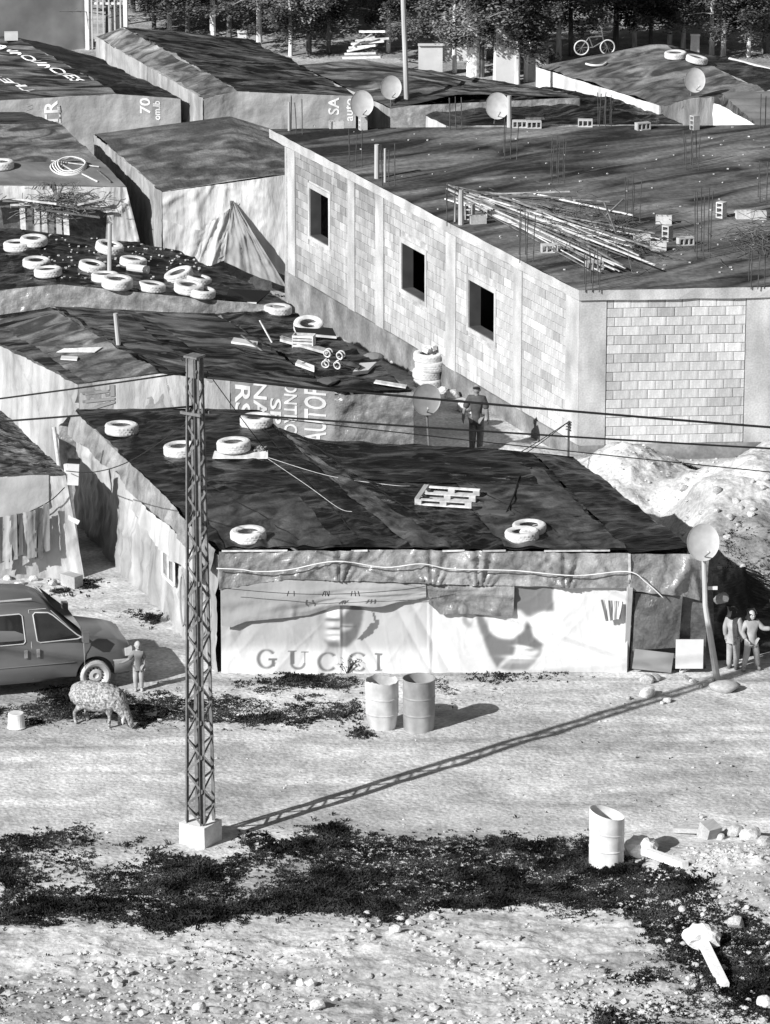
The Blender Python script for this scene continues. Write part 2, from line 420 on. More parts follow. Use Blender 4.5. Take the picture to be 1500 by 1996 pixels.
# ------------------------------------------------------------------ ground
def gauss(x, y, cx, cy, sx, sy): return np.exp(-((x - cx) / sx) ** 2 - ((y - cy) / sy) ** 2)
def bankf(x, y): return sstep(6.0, 7.4, x + 0.35 * vn(y * 0.9, x * 0.3, 41)) * sstep(87.6, 90.2, y + 0.8 * vn(x * 0.8, y * 0.8, 44)) * (1 - sstep(94, 98, y))
def gz(x, y):
    x = np.asarray(x, float); y = np.asarray(y, float)
    near = 1 - sstep(100, 108, y)
    h = 0.05 * fbm(x * 0.25, y * 0.25, 3, 3) + 0.018 * fbm(x * 1.6, y * 1.6, 8, 4) * near
    grav = sstep(73.2, 70.8, y + 1.2 * vn(x * 0.5, y * 0.5, 31))
    h = h + grav * (0.10 * fbm(x * 0.9, y * 0.9, 12, 3) + 0.11 * np.abs(fbm(x * 2.2, y * 3.0, 15, 5)) + 0.035 * np.abs(fbm(x * 6.5, y * 5.5, 17, 2)))
    g2 = gauss(x, y, 6.5, 73.0, 1.7, 1.9)
    h = h + 0.62 * g2 + g2 * 0.16 * np.abs(fbm(x * 3.5, y * 3.0, 19, 4))
    tr1 = 79.9 + 0.06 * x + 0.35 * vn(x * 0.12, 1.0, 91); rut = np.exp(-((y - tr1) / 0.16) ** 2) + np.exp(-((y - tr1 - 1.5) / 0.16) ** 2) + 0.7 * np.exp(-((y - tr1 + 1.9) / 0.2) ** 2)
    h = h - 0.035 * rut * (0.6 + vn(x * 0.7, y, 92))
    mm = gauss(x, y, 5.55, 97.3, 1.45, 2.3) * 1.25 + gauss(x, y, 9.4, 97.0, 1.7, 2.6) * 1.25 + gauss(x, y, 7.6, 93.5, 3.0, 3.6) * 0.5
    h = h + mm + np.clip(mm, 0, 1) * (0.32 * fbm(x * 1.0, y * 0.8, 22, 5) + 0.16 * np.abs(fbm(x * 2.6, y * 2.2, 24, 4)))
    b = bankf(x, y)
    h = h + b * (1.0 + 0.25 * fbm(x * 1.3, y * 1.3, 27, 4))
    h = h + gauss(x, y, 2.9, 100.2, 1.5, 0.9) * 0.62
    h = h - 0.5 * sstep(104, 116, y) * sstep(-9, -5, x) * (1 - sstep(3, 5, x)) * (1 - sstep(122, 128, y))
    return h
def gzf(x, y): return float(gz(x, y))
def axis(pts):
    out = [pts[0][0]]
    for (a, b, st) in pts:
        n = max(1, int(round((b - a) / st))); out += list(np.linspace(a, b, n + 1)[1:])
    return np.array(out)
gx = axis([(-900, -60, 60), (-60, -14, 2.5), (-14, -8.5, 0.3), (-8.5, 9.5, 0.06), (9.5, 16, 0.3), (16, 60, 2.5), (60, 900, 60)])
gy = axis([(-300, 40, 20), (40, 62, 1.5), (62, 66, 0.2), (66, 76, 0.055), (76, 101, 0.085), (101, 170, 0.45), (170, 220, 5), (220, 1500, 80)])
XX, YY = np.meshgrid(gx, gy)
ZZ = gz(XX, YY)
tone = 1.0 - 0.10 * sstep(73.5, 71, YY) + 0.05 * gauss(XX, YY, 6.5, 73.0, 1.7, 1.9)
tone = tone - 0.55 * bankf(XX, YY) * (1 - sstep(90.5, 93, YY)) - 0.25 * sstep(107, 112, YY)
tone = tone - 0.16 * np.clip(fbm(XX * 0.22, YY * 0.7, 95, 4), 0, 1) * sstep(73, 75, YY) + 0.10 * np.clip(fbm(XX * 0.3, YY * 0.9, 97, 3), 0, 1)
tone = tone - 0.16 * gauss(XX, YY, -5.2, 90.5, 1.6, 2.2)
n_, m_ = len(gx), len(gy)
gi = (np.arange(m_ - 1)[:, None] * n_ + np.arange(n_ - 1)[None]).ravel()
gf = np.stack([gi, gi + 1, gi + n_ + 1, gi + n_], 1).tolist()
gme = mesh('ground', np.stack([XX.ravel(), YY.ravel(), ZZ.ravel()], 1).tolist(), gf, GROUND, None, True, np.clip(tone, 0.2, 1.3).ravel())
ground = tag(obj('ground', gme), kind='structure')
TREES['ground'] = bvh_of([ground])
def GG(px, py):                              # pixel on the real ground
    h, n = on('ground', px, py)
    return h

# ------------------------------------------------------------------ unfinished concrete-block building
N0 = G(1128, 905, 0)
ZS = PY(1128, 563, N0.y).z                   # top of the roof slab
FAR = G(556, 262, ZS)
RGT = G(1500, 556, ZS)
ZB = 0.46                                    # top of the footing strip
ZU = ZS - 0.27                               # underside of the slab
N2 = Vector((N0.x, N0.y, 0)); F2 = Vector((FAR.x, FAR.y, 0))
dfr = (Vector((RGT.x, RGT.y, 0)) - Vector((G(1128, 563, ZS).x, G(1128, 563, ZS).y, 0))).normalized()
R2 = N2 + dfr * 11.0
BR2 = Vector((R2.x, F2.y + 1.2, 0))
bld = thing('block_building', 'unfinished flat-roofed building of pale concrete blocks with three dark window openings', 'building', N2)
def BL(p): return Vector(p) - N2             # children use the building's own frame
dsd = (F2 - N2); LS = dsd.length; dsd.normalize()
# slab, its edge overhanging the walls
nrm_s = Vector((-dsd.y, dsd.x, 0));  nrm_s = nrm_s if nrm_s.x < 0 else -nrm_s
nrm_f = Vector((dfr.y, -dfr.x, 0));  nrm_f = nrm_f if nrm_f.y < 0 else -nrm_f
def slab_poly():
    a = N2 + nrm_s * 0.07 + nrm_f * 0.07
    b = F2 + dsd * 0.9 + nrm_s * 0.12
    return [a, R2 + nrm_f * 0.07, BR2 + Vector((0, 0.3, 0)), b]
SP = slab_poly()
def edge_strip(a, b, n):                     # slightly uneven cast edge
    return [a.lerp(b, i / n) for i in range(n)]
ring = edge_strip(SP[0], SP[1], 24) + edge_strip(SP[1], SP[2], 12) + edge_strip(SP[2], SP[3], 12) + edge_strip(SP[3], SP[0], 40)
rn = random.Random(5)
V = []; k = len(ring)
for p in ring: V.append(BL(p) + Vector((rn.uniform(-.012, .012), rn.uniform(-.012, .012), ZU + rn.uniform(-.012, .012))))
for p in ring: V.append(BL(p) + Vector((rn.uniform(-.012, .012), rn.uniform(-.012, .012), ZS - 0.02 + rn.uniform(-.012, .008))))
Fc = [(i, (i + 1) % k, k + (i + 1) % k, k + i) for i in range(k)] + [tuple(range(k))[::-1]]
uv = [(i * 0.45, 0.0) for i in range(k)] + [(i * 0.45, 0.27) for i in range(k)]
obj('slab_edge', mesh('slab_edge', V, Fc, CONC, uv), bld)
# slab top with its own slight unevenness
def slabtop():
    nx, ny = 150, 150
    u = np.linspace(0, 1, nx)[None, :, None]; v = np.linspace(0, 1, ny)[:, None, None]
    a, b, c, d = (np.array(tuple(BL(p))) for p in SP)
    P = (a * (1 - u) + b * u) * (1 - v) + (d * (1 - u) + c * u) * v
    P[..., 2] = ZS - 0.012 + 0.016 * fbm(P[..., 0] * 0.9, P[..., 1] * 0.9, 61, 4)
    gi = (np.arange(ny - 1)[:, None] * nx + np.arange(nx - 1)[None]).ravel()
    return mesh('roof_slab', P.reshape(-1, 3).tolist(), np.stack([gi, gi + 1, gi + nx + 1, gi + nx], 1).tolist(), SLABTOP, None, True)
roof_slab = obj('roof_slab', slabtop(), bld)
def slab_at(px, py):                         # pixel on the slab top
    return G(px, py, ZS - 0.01)
# ---- walls
def side_uv(px, py):
    d = ray(px, py); t = (N2 - CAMP).dot(nrm_s) / d.dot(nrm_s); p = CAMP + d * t
    return (p - N2).dot(dsd), p.z
def front_uv(px, py):
    d = ray(px, py); t = (N2 - CAMP).dot(nrm_f) / d.dot(nrm_f); p = CAMP + d * t
    return (p - N2).dot(dfr), p.z
def wall_box(g, o, dr, nr, u0, u1, z0, z1, t, out):   # box on a wall: outer face 'out' metres proud of the wall plane
    Rm = Matrix((dr, nr, Vector((0, 0, 1)))).transposed()
    c = o + dr * ((u0 + u1) / 2) + nr * (out - t / 2) + Vector((0, 0, (z0 + z1) / 2))
    return g.box(BL(c), (u1 - u0, t, z1 - z0), Rm)
wins = []
for (x0, yt0, x1, yt1, yb1) in ((603, 367, 640, 386, 481), (782, 473, 828, 497, 590), (913, 545, 963, 572, 667)):
    ua, za = side_uv(x0, yt0); ub, zb = side_uv(x1, yt1); uc, zc = side_uv(x1, yb1)
    wins.append((min(ua, ub), max(ua, ub), zc, (za + zb) / 2))
zc = sum(w[2] for w in wins) / 3; zt = sum(w[3] for w in wins) / 3
cols_s = []
for (a, b) in ((548, 577), (679, 692), (733, 748), (869, 888), (1001, 1017), (1104, 1130)):
    ya = 600
    u0 = side_uv(a, ya)[0]; u1 = side_uv(b, ya)[0]
    cols_s.append((max(min(u0, u1), -0.02), min(max(u0, u1), LS)))
cols_f = [(-0.02, front_uv(1180, 700)[0]), (front_uv(1452, 700)[0], front_uv(1505, 700)[0]), (8.0, 8.6), (10.4, 11.0)]
# mortar core with openings
def core(name, o, dr, nr, L, openings):
    g = Geo(); us = [0.0]; 
    for (a, b, z0, z1) in sorted(openings):
        wall_box(g, o, dr, nr, us[-1], a, -0.7, ZU, 0.2, -0.035)
        wall_box(g, o, dr, nr, a, b, -0.7, z0, 0.2, -0.035)
        wall_box(g, o, dr, nr, a, b, z1, ZU, 0.2, -0.035)
        us.append(b)
    wall_box(g, o, dr, nr, us[-1], L, -0.7, ZU, 0.2, -0.035)
    return g.build(name, MORTAR, bld)
core('side_wall', N2, dsd, nrm_s, LS, wins)
core('front_wall', N2, dfr, nrm_f, 11.0, [])
# remaining walls and floor close the room
g = Geo(); 
for a, b in ((R2, BR2), (BR2, F2)):
    d = (b - a); L = d.length; d.normalize(); nn = Vector((d.y, -d.x, 0))
    wall_box(g, a, d, nn, 0, L, -0.7, ZU, 0.2, 0.0)
g.build('rear_wall', MORTAR, bld)
fl = [N2 + (F2 - N2) * 0 + Vector((0.3, 0.3, 0)), R2 + Vector((-.3, .3, 0)), BR2 - Vector((.3, .3, 0)), F2 + Vector((.3, -.3, 0))]
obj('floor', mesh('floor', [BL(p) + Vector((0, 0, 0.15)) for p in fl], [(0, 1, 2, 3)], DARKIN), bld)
# window casings: cast surrounds
for i, (a, b, z0, z1) in enumerate(wins):
    g = Geo()
    for (u0, u1, za, zb_) in ((a - 0.11, a, z0 - 0.1, z1 + 0.13), (b, b + 0.11, z0 - 0.1, z1 + 0.13), (a, b, z1, z1 + 0.13), (a, b, z0 - 0.1, z0)):
        wall_box(g, N2, dsd, nrm_s, u0, u1, za, zb_, 0.30, 0.012)
    g.build('window_surround', CONC, bld)
    g = Geo()
    for (u0, u1, za, zb_) in ((a, a + .025, z0, z1), (b - .025, b, z0, z1), (a + .025, b - .025, z1 - .025, z1), (a + .025, b - .025, z0, z0 + .025)):
        wall_box(g, N2, dsd, nrm_s, u0, u1, za, zb_, 0.30, -0.02)  # dark strips covering the window reveals
    g.build('window_lining', M('dark_reveal_strip', .05, .08, ns=2, coord='Object'), bld)
# columns, each its own part
def colmesh(o, dr, nr, u0, u1):
    g = Geo(); wall_box(g, o, dr, nr, u0, u1, -0.7, ZU + 0.002, 0.26, 0.015 + rn.uniform(0, .012))
    return g.build('column', CONC, bld)
for (a, b) in cols_s: colmesh(N2, dsd, nrm_s, a, b)
for (a, b) in cols_f: colmesh(N2, dfr, nrm_f, a, b)
# footing strips
g = Geo(); wall_box(g, N2, dsd, nrm_s, -0.03, LS, -0.7, ZB, 0.1, 0.045); wall_box(g, N2, dfr, nrm_f, -0.03, 11.0, -0.7, ZB, 0.1, 0.05)
g.build('footing', M('grey_footing', 0.14, 0.26, (0.8, 1.6, 1), 1.2, 6, rough=0.95, spec=0.05, coord='Object', dirt=0.3, fine=0.15, fscale=14), bld)
# blocks
CN = 16; CP = (ZU - ZB) / CN; BLEN = 0.405
blocks = []                                   # (wall, u0, u1, z0, z1, visible size)
def lay(wall, o, dr, nr, L, cols, openings, holes=()):
    rr = random.Random(3 if wall == 's' else 4)
    bays = []; prev = 0.0
    for a, b in sorted(cols) + [(L, L)]:
        if a - prev > 0.12: bays.append((prev, a))
        prev = max(prev, b)
    for (a, b) in bays:
        for r in range(CN):
            z0 = ZB + r * CP; z1 = z0 + CP
            u = a - (BLEN * (0.5 if r % 2 else 0.0)) - rr.uniform(0, .03)
            while u < b:
                s, e = max(u, a + 0.012), min(u + BLEN, b - 0.012)
                u += BLEN
                segs = [(s, e)]
                for (wa, wb, wz0, wz1) in openings:
                    if z1 > wz0 - 0.1 and z0 < wz1 + 0.13:
                        ns = []
                        for (s2, e2) in segs:
                            if e2 <= wa - 0.11 or s2 >= wb + 0.11: ns.append((s2, e2)); continue
                            if s2 < wa - 0.11: ns.append((s2, wa - 0.115))
                            if e2 > wb + 0.11: ns.append((wb + 0.115, e2))
                        segs = ns
                for (s2, e2) in segs:
                    if e2 - s2 > 0.05: blocks.append((wall, s2, e2, z0, z1))
lay('f', N2, dfr, nrm_f, 11.0, cols_f, [])
lay('s', N2, dsd, nrm_s, LS, cols_s, wins)
fb = [b for b in blocks if b[0] == 'f' and b[1] < front_uv(1505, 700)[0]]
sb = sorted([b for b in blocks if b[0] == 's'], key=lambda b: b[1])
single = fb + sb[:max(0, 298 - len(fb))]
sset = set(single)
bmesh_cache = {}
def block_mesh(w):
    w = round(w, 2)
    if w not in bmesh_cache:
        g = Geo(); x, y, z = w / 2 - 0.006, 0.03, CP / 2 - 0.006; c = 0.007
        P = [(-x, y, -z), (x, y, -z), (x, y, z), (-x, y, z), (-x, -y + c, -z), (x, -y + c, -z), (x, -y + c, z), (-x, -y + c, z),
             (-x + c, -y, -z + c), (x - c, -y, -z + c), (x - c, -y, z - c), (-x + c, -y, z - c)]
        g.add(P, [(0, 4, 5, 1), (1, 5, 6, 2), (2, 6, 7, 3), (3, 7, 4, 0), (4, 8, 9, 5), (5, 9, 10, 6), (6, 10, 11, 7), (7, 11, 8, 4), (8, 11, 10, 9)])
        bmesh_cache[w] = g.mesh('block', BLOCK)
    return bmesh_cache[w]
def wall_tone(w, u, z):                           # random weathering smears; side wall darker overall, towards far end and top
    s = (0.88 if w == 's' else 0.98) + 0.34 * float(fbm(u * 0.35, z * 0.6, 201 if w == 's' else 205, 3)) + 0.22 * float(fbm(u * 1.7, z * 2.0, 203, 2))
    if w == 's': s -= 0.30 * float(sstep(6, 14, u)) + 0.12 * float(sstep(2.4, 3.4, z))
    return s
rr = random.Random(9)
mass = Geo(); mtone = []
for b in blocks:
    o, dr, nr = (N2, dfr, nrm_f) if b[0] == 'f' else (N2, dsd, nrm_s)
    sgn = 1 if b[0] == 'f' else -1            # keep the chamfered face outside
    zr = math.atan2(dr.y, dr.x) if b[0] == 'f' else math.atan2(-dr.y, -dr.x)
    c = BL(o + dr * ((b[1] + b[2]) / 2) + nr * (-0.028 + rr.uniform(-.006, .006))) + Vector((0, 0, (b[3] + b[4]) / 2))
    me = block_mesh(b[2] - b[1])
    tn = max(.35, wall_tone(b[0], (b[1] + b[2]) / 2, (b[3] + b[4]) / 2) + rr.gauss(0, .075))
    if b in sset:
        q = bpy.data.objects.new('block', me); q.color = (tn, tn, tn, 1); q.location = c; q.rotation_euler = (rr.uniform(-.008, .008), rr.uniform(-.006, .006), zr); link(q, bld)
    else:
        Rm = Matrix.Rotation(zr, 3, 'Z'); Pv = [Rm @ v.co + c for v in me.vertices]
        mass.add(Pv, [tuple(p.vertices) for p in me.polygons]); mtone += [tn] * len(Pv)
pw_ = Geo(); wall_box(pw_, N2, dsd, nrm_s, 0.4, LS - 0.4, 0.15, ZU, 0.1, -1.6); pw_.build('added_dark_partition', DARKIN, bld)  # dark sheet added behind the windows so the openings stay black
mo = obj('block_mass', mesh('block_mass', mass.V, mass.F, BLOCKS, None, False, mtone), bld); mo['kind'] = 'stuff'

# ------------------------------------------------------------------ tarpaulin huts
HUTS = {}
def hut(key, name, label, base, roofs, walls, rear=None):
    """roofs: [(sheet, material)]; walls: [(sheet, material, part name)]"""
    t = thing(name, label, 'hut', base, 'tarpaulin huts of the camp')
    HUTS[key] = t
    inv = -Vector(base)
    ro = []
    for (s, m) in roofs:
        s.P = s.P + np.array(tuple(inv)); ro.append(s.build('roof_tarp', m, t))
    for (s, m, nm) in walls:
        s.P = s.P + np.array(tuple(inv)); s.build(nm, m, t)
    V = []; Fc = []
    for o in ro:
        k = len(V); V += [v.co + Vector(base) for v in o.data.vertices]; Fc += [tuple(i + k for i in p.vertices) for p in o.data.polygons]
    TREES[key] = BVHTree.FromPolygons(V, Fc)
    return t
def base_of(P, z=-0.15, out=None, k=0.0):
    return [Vector((p.x, p.y, z)) + (Vector(out) * k if out is not None else Vector((0, 0, 0))) for p in P]
def wall_under(P, seed, a=0.05, f=3.0, res=0.08, out=(0, -1, 0), k=0.08, drop_=0.0, flip=False, zb=-0.15):
    P = [Vector(p) - Vector((0, 0, drop_)) for p in P]
    return Sheet(P, base_of(P, zb, out, k), res, d_wall(a, seed, f), flip)
# ---- A: the large front hut with the printed posters
YF = G(600, 1308, 0).y
A_ = PY(427, 1074, YF); B_ = PY(1225, 1077, YF - 0.05); C_ = G(1342, 1066, 2.5)
back_px = [(148, 799, 2.62), (330, 797, 2.85), (505, 800, 2.9), (545, 835, 2.95), (600, 857, 2.95), (650, 863, 2.95), (790, 868, 2.95), (945, 874, 2.95), (1035, 882, 2.9)]
bk = [G(*p) for p in back_px]
D_ = G(1117, 891, 2.7)
GL = bk[0]
front_e = [A_, PY(640, 1071, YF), PY(830, 1070, YF), PY(1010, 1073, YF), B_]
leftedge = [A_, G(372, 1020, 2.56), G(322, 962, 2.57), G(282, 925, 2.57), G(242, 890, 2.58), GL]
def dA(u, v, Lu, Lv):
    r = 0.06 * fbm(u * 0.28, v * 1.2, 3, 4) + 0.035 * fbm((u * 0.9 - v * 0.5), (v * 2.0 + u * 0.7), 9, 4) + 0.05 * crump(u * 0.55 - v * 0.3, v * 1.3 + u * 0.3, 12, 0.9)
    r = r + 0.15 * np.exp(-v / 1.3) * np.abs(vn(u * 2.4 - v * 1.2, v * 0.4, 13)) * 2
    return r * (0.35 + 0.65 * sstep(0, 0.3, v) * sstep(0, 0.3, Lv - v))
dA.rag = 0.05; dA.roof = True
sA = Sheet(front_e, bk, 0.06, dA)
sAh = Sheet([B_, C_], [bk[-1], D_], 0.07, d_roof(0.03, 14, 1.5, 1.2))
backeave = [p + Vector((-0.5, 1.4, -0.75)) for p in bk] + [D_ + Vector((-.5, 1.3, -0.6))]
sAb = Sheet(bk + [D_], backeave, 0.2, d_roof(0.03, 15))
wl = Sheet([p + Vector((0.03, 0, -0.08)) for p in leftedge], base_of(leftedge, -0.1, (-0.6, -0.4, 0), 0.08), 0.07, d_wall(0.17, 21, 1.8), True)
wr = wall_under([C_, D_, backeave[-1]], 23, 0.05, 3, 0.15)
wb = wall_under(backeave[::-1], 24, 0.04, 3, 0.2)
hutA = hut('A', 'poster_hut', 'long black-roofed tarpaulin hut with two printed face posters across its front', Vector((A_.x, A_.y, 0)),
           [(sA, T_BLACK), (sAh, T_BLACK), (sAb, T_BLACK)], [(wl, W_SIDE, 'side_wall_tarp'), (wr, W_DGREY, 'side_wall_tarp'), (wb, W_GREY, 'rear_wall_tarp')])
OA = np.array((A_.x, A_.y, 0.0))
# front wall: one printed sheet; the print is tone per point
ztop = A_.z - 0.5
fw0 = [Vector((A_.x + 0.02, YF + 0.01, A_.z - 0.3)), Vector((B_.x, YF - 0.02, A_.z - 0.3))]
fw1 = [Vector((A_.x + 0.02, YF - 0.06, -0.08)), Vector((B_.x, YF - 0.08, -0.08))]
def dFW(u, v, Lu, Lv):
    r = 0.09 * np.abs(vn((u + 0.45 * v) * 2.6, v * 0.3, 31)) * 2 * sstep(3.6, 0.2, u) * (v / Lv)
    r = r + 0.10 * np.abs(vn((u - 0.55 * v) * 3.0, v * 0.3, 33)) * 2 * np.exp(-((u - 3.6) / 0.9) ** 2) * (v / Lv)
    r = r + 0.012 * fbm(u * 1.5, v * 1.1, 35, 3) + 0.018 * crump(u, v * 0.6, 36, 0.9) - 0.03 * np.exp(-((u - 4.3) / 0.05) ** 2) - 0.02 * np.exp(-((u - 2.47) / 0.03) ** 2)
    return r
sFW = Sheet(fw0, fw1, 0.022, dFW, False, 460)
# poster print in (x, y) photo-pixel coordinates of the wall
pw = F / (YF / math.cos(PITCH)) * 1.0
du0 = (427 + 2); 
FWpx = (np.interp(sFW.um, [0, sFW.Lu], [429, 1225])); FWpy = np.interp(sFW.vm, [0, sFW.Lv], [1103, 1316])
T = np.full(FWpx.shape, 0.60)
def soft(d, w): return 1 / (1 + np.exp(np.clip(d / w, -40, 40)))
def ell(cx, cy, rx, ry, ang=0.0):
    c, s = math.cos(ang), math.sin(ang); x = (FWpx - cx); y = (FWpy - cy)
    a = (x * c + y * s) / rx; b = (-x * s + y * c) / ry
    return np.sqrt(a * a + b * b) - 1
def paint(mask, val):
    global T
    T = T * (1 - mask) + val * mask
def poly_in(P):
    x, y = FWpx, FWpy; ins = np.zeros(x.shape, bool); n = len(P)
    for i in range(n):
        (x0, y0), (x1, y1) = P[i], P[(i + 1) % n]
        c = ((y0 > y) != (y1 > y)) & (x < (x1 - x0) * (y - y0) / (y1 - y0 + 1e-9) + x0)
        ins ^= c
    return ins.astype(float)
left = (FWpx < 832)
T = np.where(left, 0.38, 0.62)
T = np.where(left & (FWpx > 657), 0.43, T)
paint(soft((1262 - FWpy + 22 * vn(FWpx / 60, FWpy / 300, 3)) / 10, 0.5) * left, 0.62)           # sun-bleached lower edge
# first poster: lower half of a face lit from one side
hx = 657
hx = 663; L_, R_ = (FWpx < hx) * left, (FWpx >= hx) * left
def spoly(P, soften=2.2):                    # soft-edged polygon
    m = poly_in(P)
    k = max(1, int(soften)); 
    for _ in range(3):
        m = (m + np.roll(m, 1, 0) + np.roll(m, -1, 0) + np.roll(m, 1, 1) + np.roll(m, -1, 1)) / 5
    return m
paint(soft(ell(640, 1212, 34, 50), 0.16) * L_, 0.40)
paint(spoly([(663, 1165), (692, 1165), (709, 1187), (705, 1214), (695, 1243), (677, 1260), (663, 1261)]) * R_, 0.12)
paint(spoly([(664, 1178), (684, 1178), (678, 1188), (666, 1202)]) * R_, 0.46)
paint(spoly([(664, 1216), (690, 1216), (680, 1226), (666, 1232)]) * R_, 0.34); paint(soft(ell(676, 1220, 14, 1.6), .3) * R_, 0.08)
paint(spoly([(636, 1176), (662, 1176), (662, 1203), (650, 1206), (636, 1200)]) * L_, 0.74)
paint(soft(ell(648, 1207, 17, 3.2), 0.25) * L_, 0.12)
paint(soft(ell(650, 1215, 18, 4), 0.25) * L_, 0.56)
paint(soft(ell(652, 1224, 15, 2.4), 0.25) * L_, 0.10)
paint(soft(ell(650, 1231, 15, 4), 0.25) * L_, 0.66); paint(soft(ell(650, 1237, 13, 1.8), 0.3) * L_, 0.3); paint(soft(ell(652, 1242, 13, 4), 0.25) * L_, 0.76)
paint(spoly([(625, 1240), (640, 1249), (663, 1250), (663, 1262), (640, 1259)]) * L_, 0.18); paint(soft(ell(624, 1212, 7, 26), 0.4) * L_, 0.28)
# torn dark scrap of print
paint(poly_in([(696, 1245), (716, 1222), (722, 1212), (732, 1214), (728, 1232), (706, 1246)]), 0.13)
paint(poly_in([(724, 1190), (730, 1194), (733, 1206), (740, 1206), (736, 1222), (724, 1230), (730, 1212)]), 0.14)
# serif letters G U C C I
def arc(cx, cy, rx, ry, a0, a1, w0, w1, val=0.17):
    x = (FWpx - cx) / rx; y = (FWpy - cy) / ry; r = np.sqrt(x * x + y * y); a = np.degrees(np.arctan2(-y, x)) % 360
    inside = ((a >= a0) & (a <= a1)) if a0 < a1 else ((a >= a0) | (a <= a1))
    w = w0 + (w1 - w0) * np.abs(np.cos(np.radians(a)))
    paint(soft((np.abs((r - 1) * rx) - w) / 0.8, 0.6) * inside, val)
def bar_(x0, y0, x1, y1, val=0.17):
    paint(((FWpx > x0) & (FWpx < x1) & (FWpy > y0) & (FWpy < y1)).astype(float), val)
arc(518, 1282, 16, 17, 35, 340, 1.2, 3.6); bar_(529, 1283, 535, 1296); bar_(522, 1281, 539, 1284)
bar_(565, 1268, 572, 1292); bar_(591, 1270, 595, 1292); arc(579.5, 1290, 13, 12, 180, 360, 2.6, 2.6); bar_(560, 1267, 577, 1269.5); bar_(586, 1269, 600, 1271.5)
arc(638, 1288, 17, 17, 40, 320, 1.2, 3.6); arc(697, 1288, 17, 17, 40, 320, 1.2, 3.6)
bar_(735, 1273, 741, 1303); bar_(730, 1271.5, 746, 1274); bar_(730, 1302, 746, 1304.5)
# second poster: face with large pale sunglasses
rp = ~left
paint(spoly([(999, 1143), (1079, 1143), (1081, 1190), (1055, 1194), (1037, 1203), (1027, 1200), (1016, 1189), (999, 1187)]) * rp, 0.17)
paint(spoly([(1079, 1150), (1130, 1158), (1140, 1184), (1082, 1190)]) * rp, 0.62)
paint(spoly([(926, 1194), (941, 1197), (960, 1234), (999, 1245), (1008, 1239), (1008, 1253), (1002, 1278), (988, 1281), (977, 1292), (971, 1303), (954, 1275), (932, 1217)]) * rp, 0.17)
paint(spoly([(1006, 1250), (1060, 1250), (1058, 1266), (1043, 1277), (1003, 1279), (975, 1300), (985, 1305), (1030, 1305), (1046, 1288), (1058, 1270)]) * rp, 0.24)
paint(soft(ell(988, 1217, 34, 27), 0.05) * rp, 0.74); paint(soft(ell(1066, 1221, 36, 29, .1), 0.07) * rp, 0.78)
paint(spoly([(1027, 1210), (1021, 1228), (1008, 1239), (1005, 1254), (1036, 1268), (1060, 1256), (1042, 1239), (1034, 1214)]) * rp, 0.15)
paint(soft(ell(1021, 1260, 16, 2.6, 0.12), 0.25) * rp, 0.72)
paint(soft(ell(1014, 1280, 26, 3.4, 0.05), 0.3) * rp, 0.76); paint(soft(ell(1012, 1288, 22, 3.5), 0.3) * rp, 0.40)
paint(soft(ell(912, 1208, 10, 14, -0.3), 0.12) * rp, 0.30); paint(soft(ell(916, 1204, 5, 8, -0.3), 0.2) * rp, 0.6)
paint(soft(ell(1118, 1224, 16, 7, 0.6), 0.5) * rp, 0.55)
T = T * (1 + 0.06 * fbm(FWpx / 60, FWpy / 40, 71, 3))
POSTER = M('printed_poster', 1.0, 1.0, rough=0.55, spec=0.3, attr='tone', bump=0.006, bscale=9)
sFW.P = sFW.P - OA
fwall = sFW.build('poster_wall', POSTER, hutA, T)
fwall['label'] = 'front wall of two sun-bleached posters, one with a line of serif letters, one a face in pale sunglasses'
# grey plastic skirt along the front eave, gathered at two ties
sk0 = [p + Vector((0, -0.05, 0.01)) for p in front_e]
sk1 = [PY(427, 1148, YF - 0.1), PY(560, 1128, YF - 0.1), PY(830, 1136, YF - 0.1), PY(940, 1140, YF - 0.1), PY(1226, 1146, YF - 0.1)]
def dSK(u, v, Lu, Lv):
    r = 0.05 * np.abs(fbm(u * 1.6, v * 0.9, 41, 4)) + 0.06 * crump(u, v, 42, 1.6)
    for c in (2.45, 4.3, 5.25, 7.0):
        r = r + 0.09 * np.abs(np.sin((u - c) / (0.06 + 0.16 * (1 - v / Lv)) * 2.0)) * np.exp(-((u - c) / 0.28) ** 2)
    return r
s = Sheet(sk0, sk1, 0.04, dSK); s.P = s.P - OA; s.build('eave_skirt', W_GREY, hutA)
# side skirt hanging from the left eave
ls0 = [p + Vector((-0.05, -0.03, 0.03)) for p in leftedge]
ls1 = [p + Vector((-0.16, -0.08, -0.42 + 0.10 * math.sin(i * 2.1))) for i, p in enumerate(leftedge)]
s = Sheet(ls0, ls1, 0.07, d_wall(0.06, 43, 2.5), True); s.P = s.P - OA; s.build('eave_skirt', W_GREY, hutA)
# cloths hung over the posters
def dHC(sd, k):
    def f(u, v, a, b):
        t = v / b
        r = 0.07 * np.abs(vn(u * 0.5 + 0.8 * t, t * 4.5 + 0.5 * np.sin(u), sd)) * 2 + 0.05 * crump(u * .7, v * 1.5, sd + 1, 1.1) * t + k * sstep(0.7, 0.98, t) * (0.6 + 1.2 * vn(u * 2.2, v, 4))
        return r * sstep(0, 0.15, t)
    f.rag = 0.08
    return f
c0 = [PY(430, 1132, YF - 0.10), PY(560, 1130, YF - 0.12), PY(830, 1139, YF - 0.10)]
c1 = [PY(432, 1214, YF - 0.09), PY(452, 1217, YF - 0.09), PY(480, 1206, YF - 0.10), PY(520, 1206, YF - 0.10), PY(600, 1196, YF - 0.10), PY(628, 1185, YF - 0.1), PY(655, 1178, YF - 0.10), PY(720, 1178, YF - .1), PY(830, 1164, YF - 0.10)]
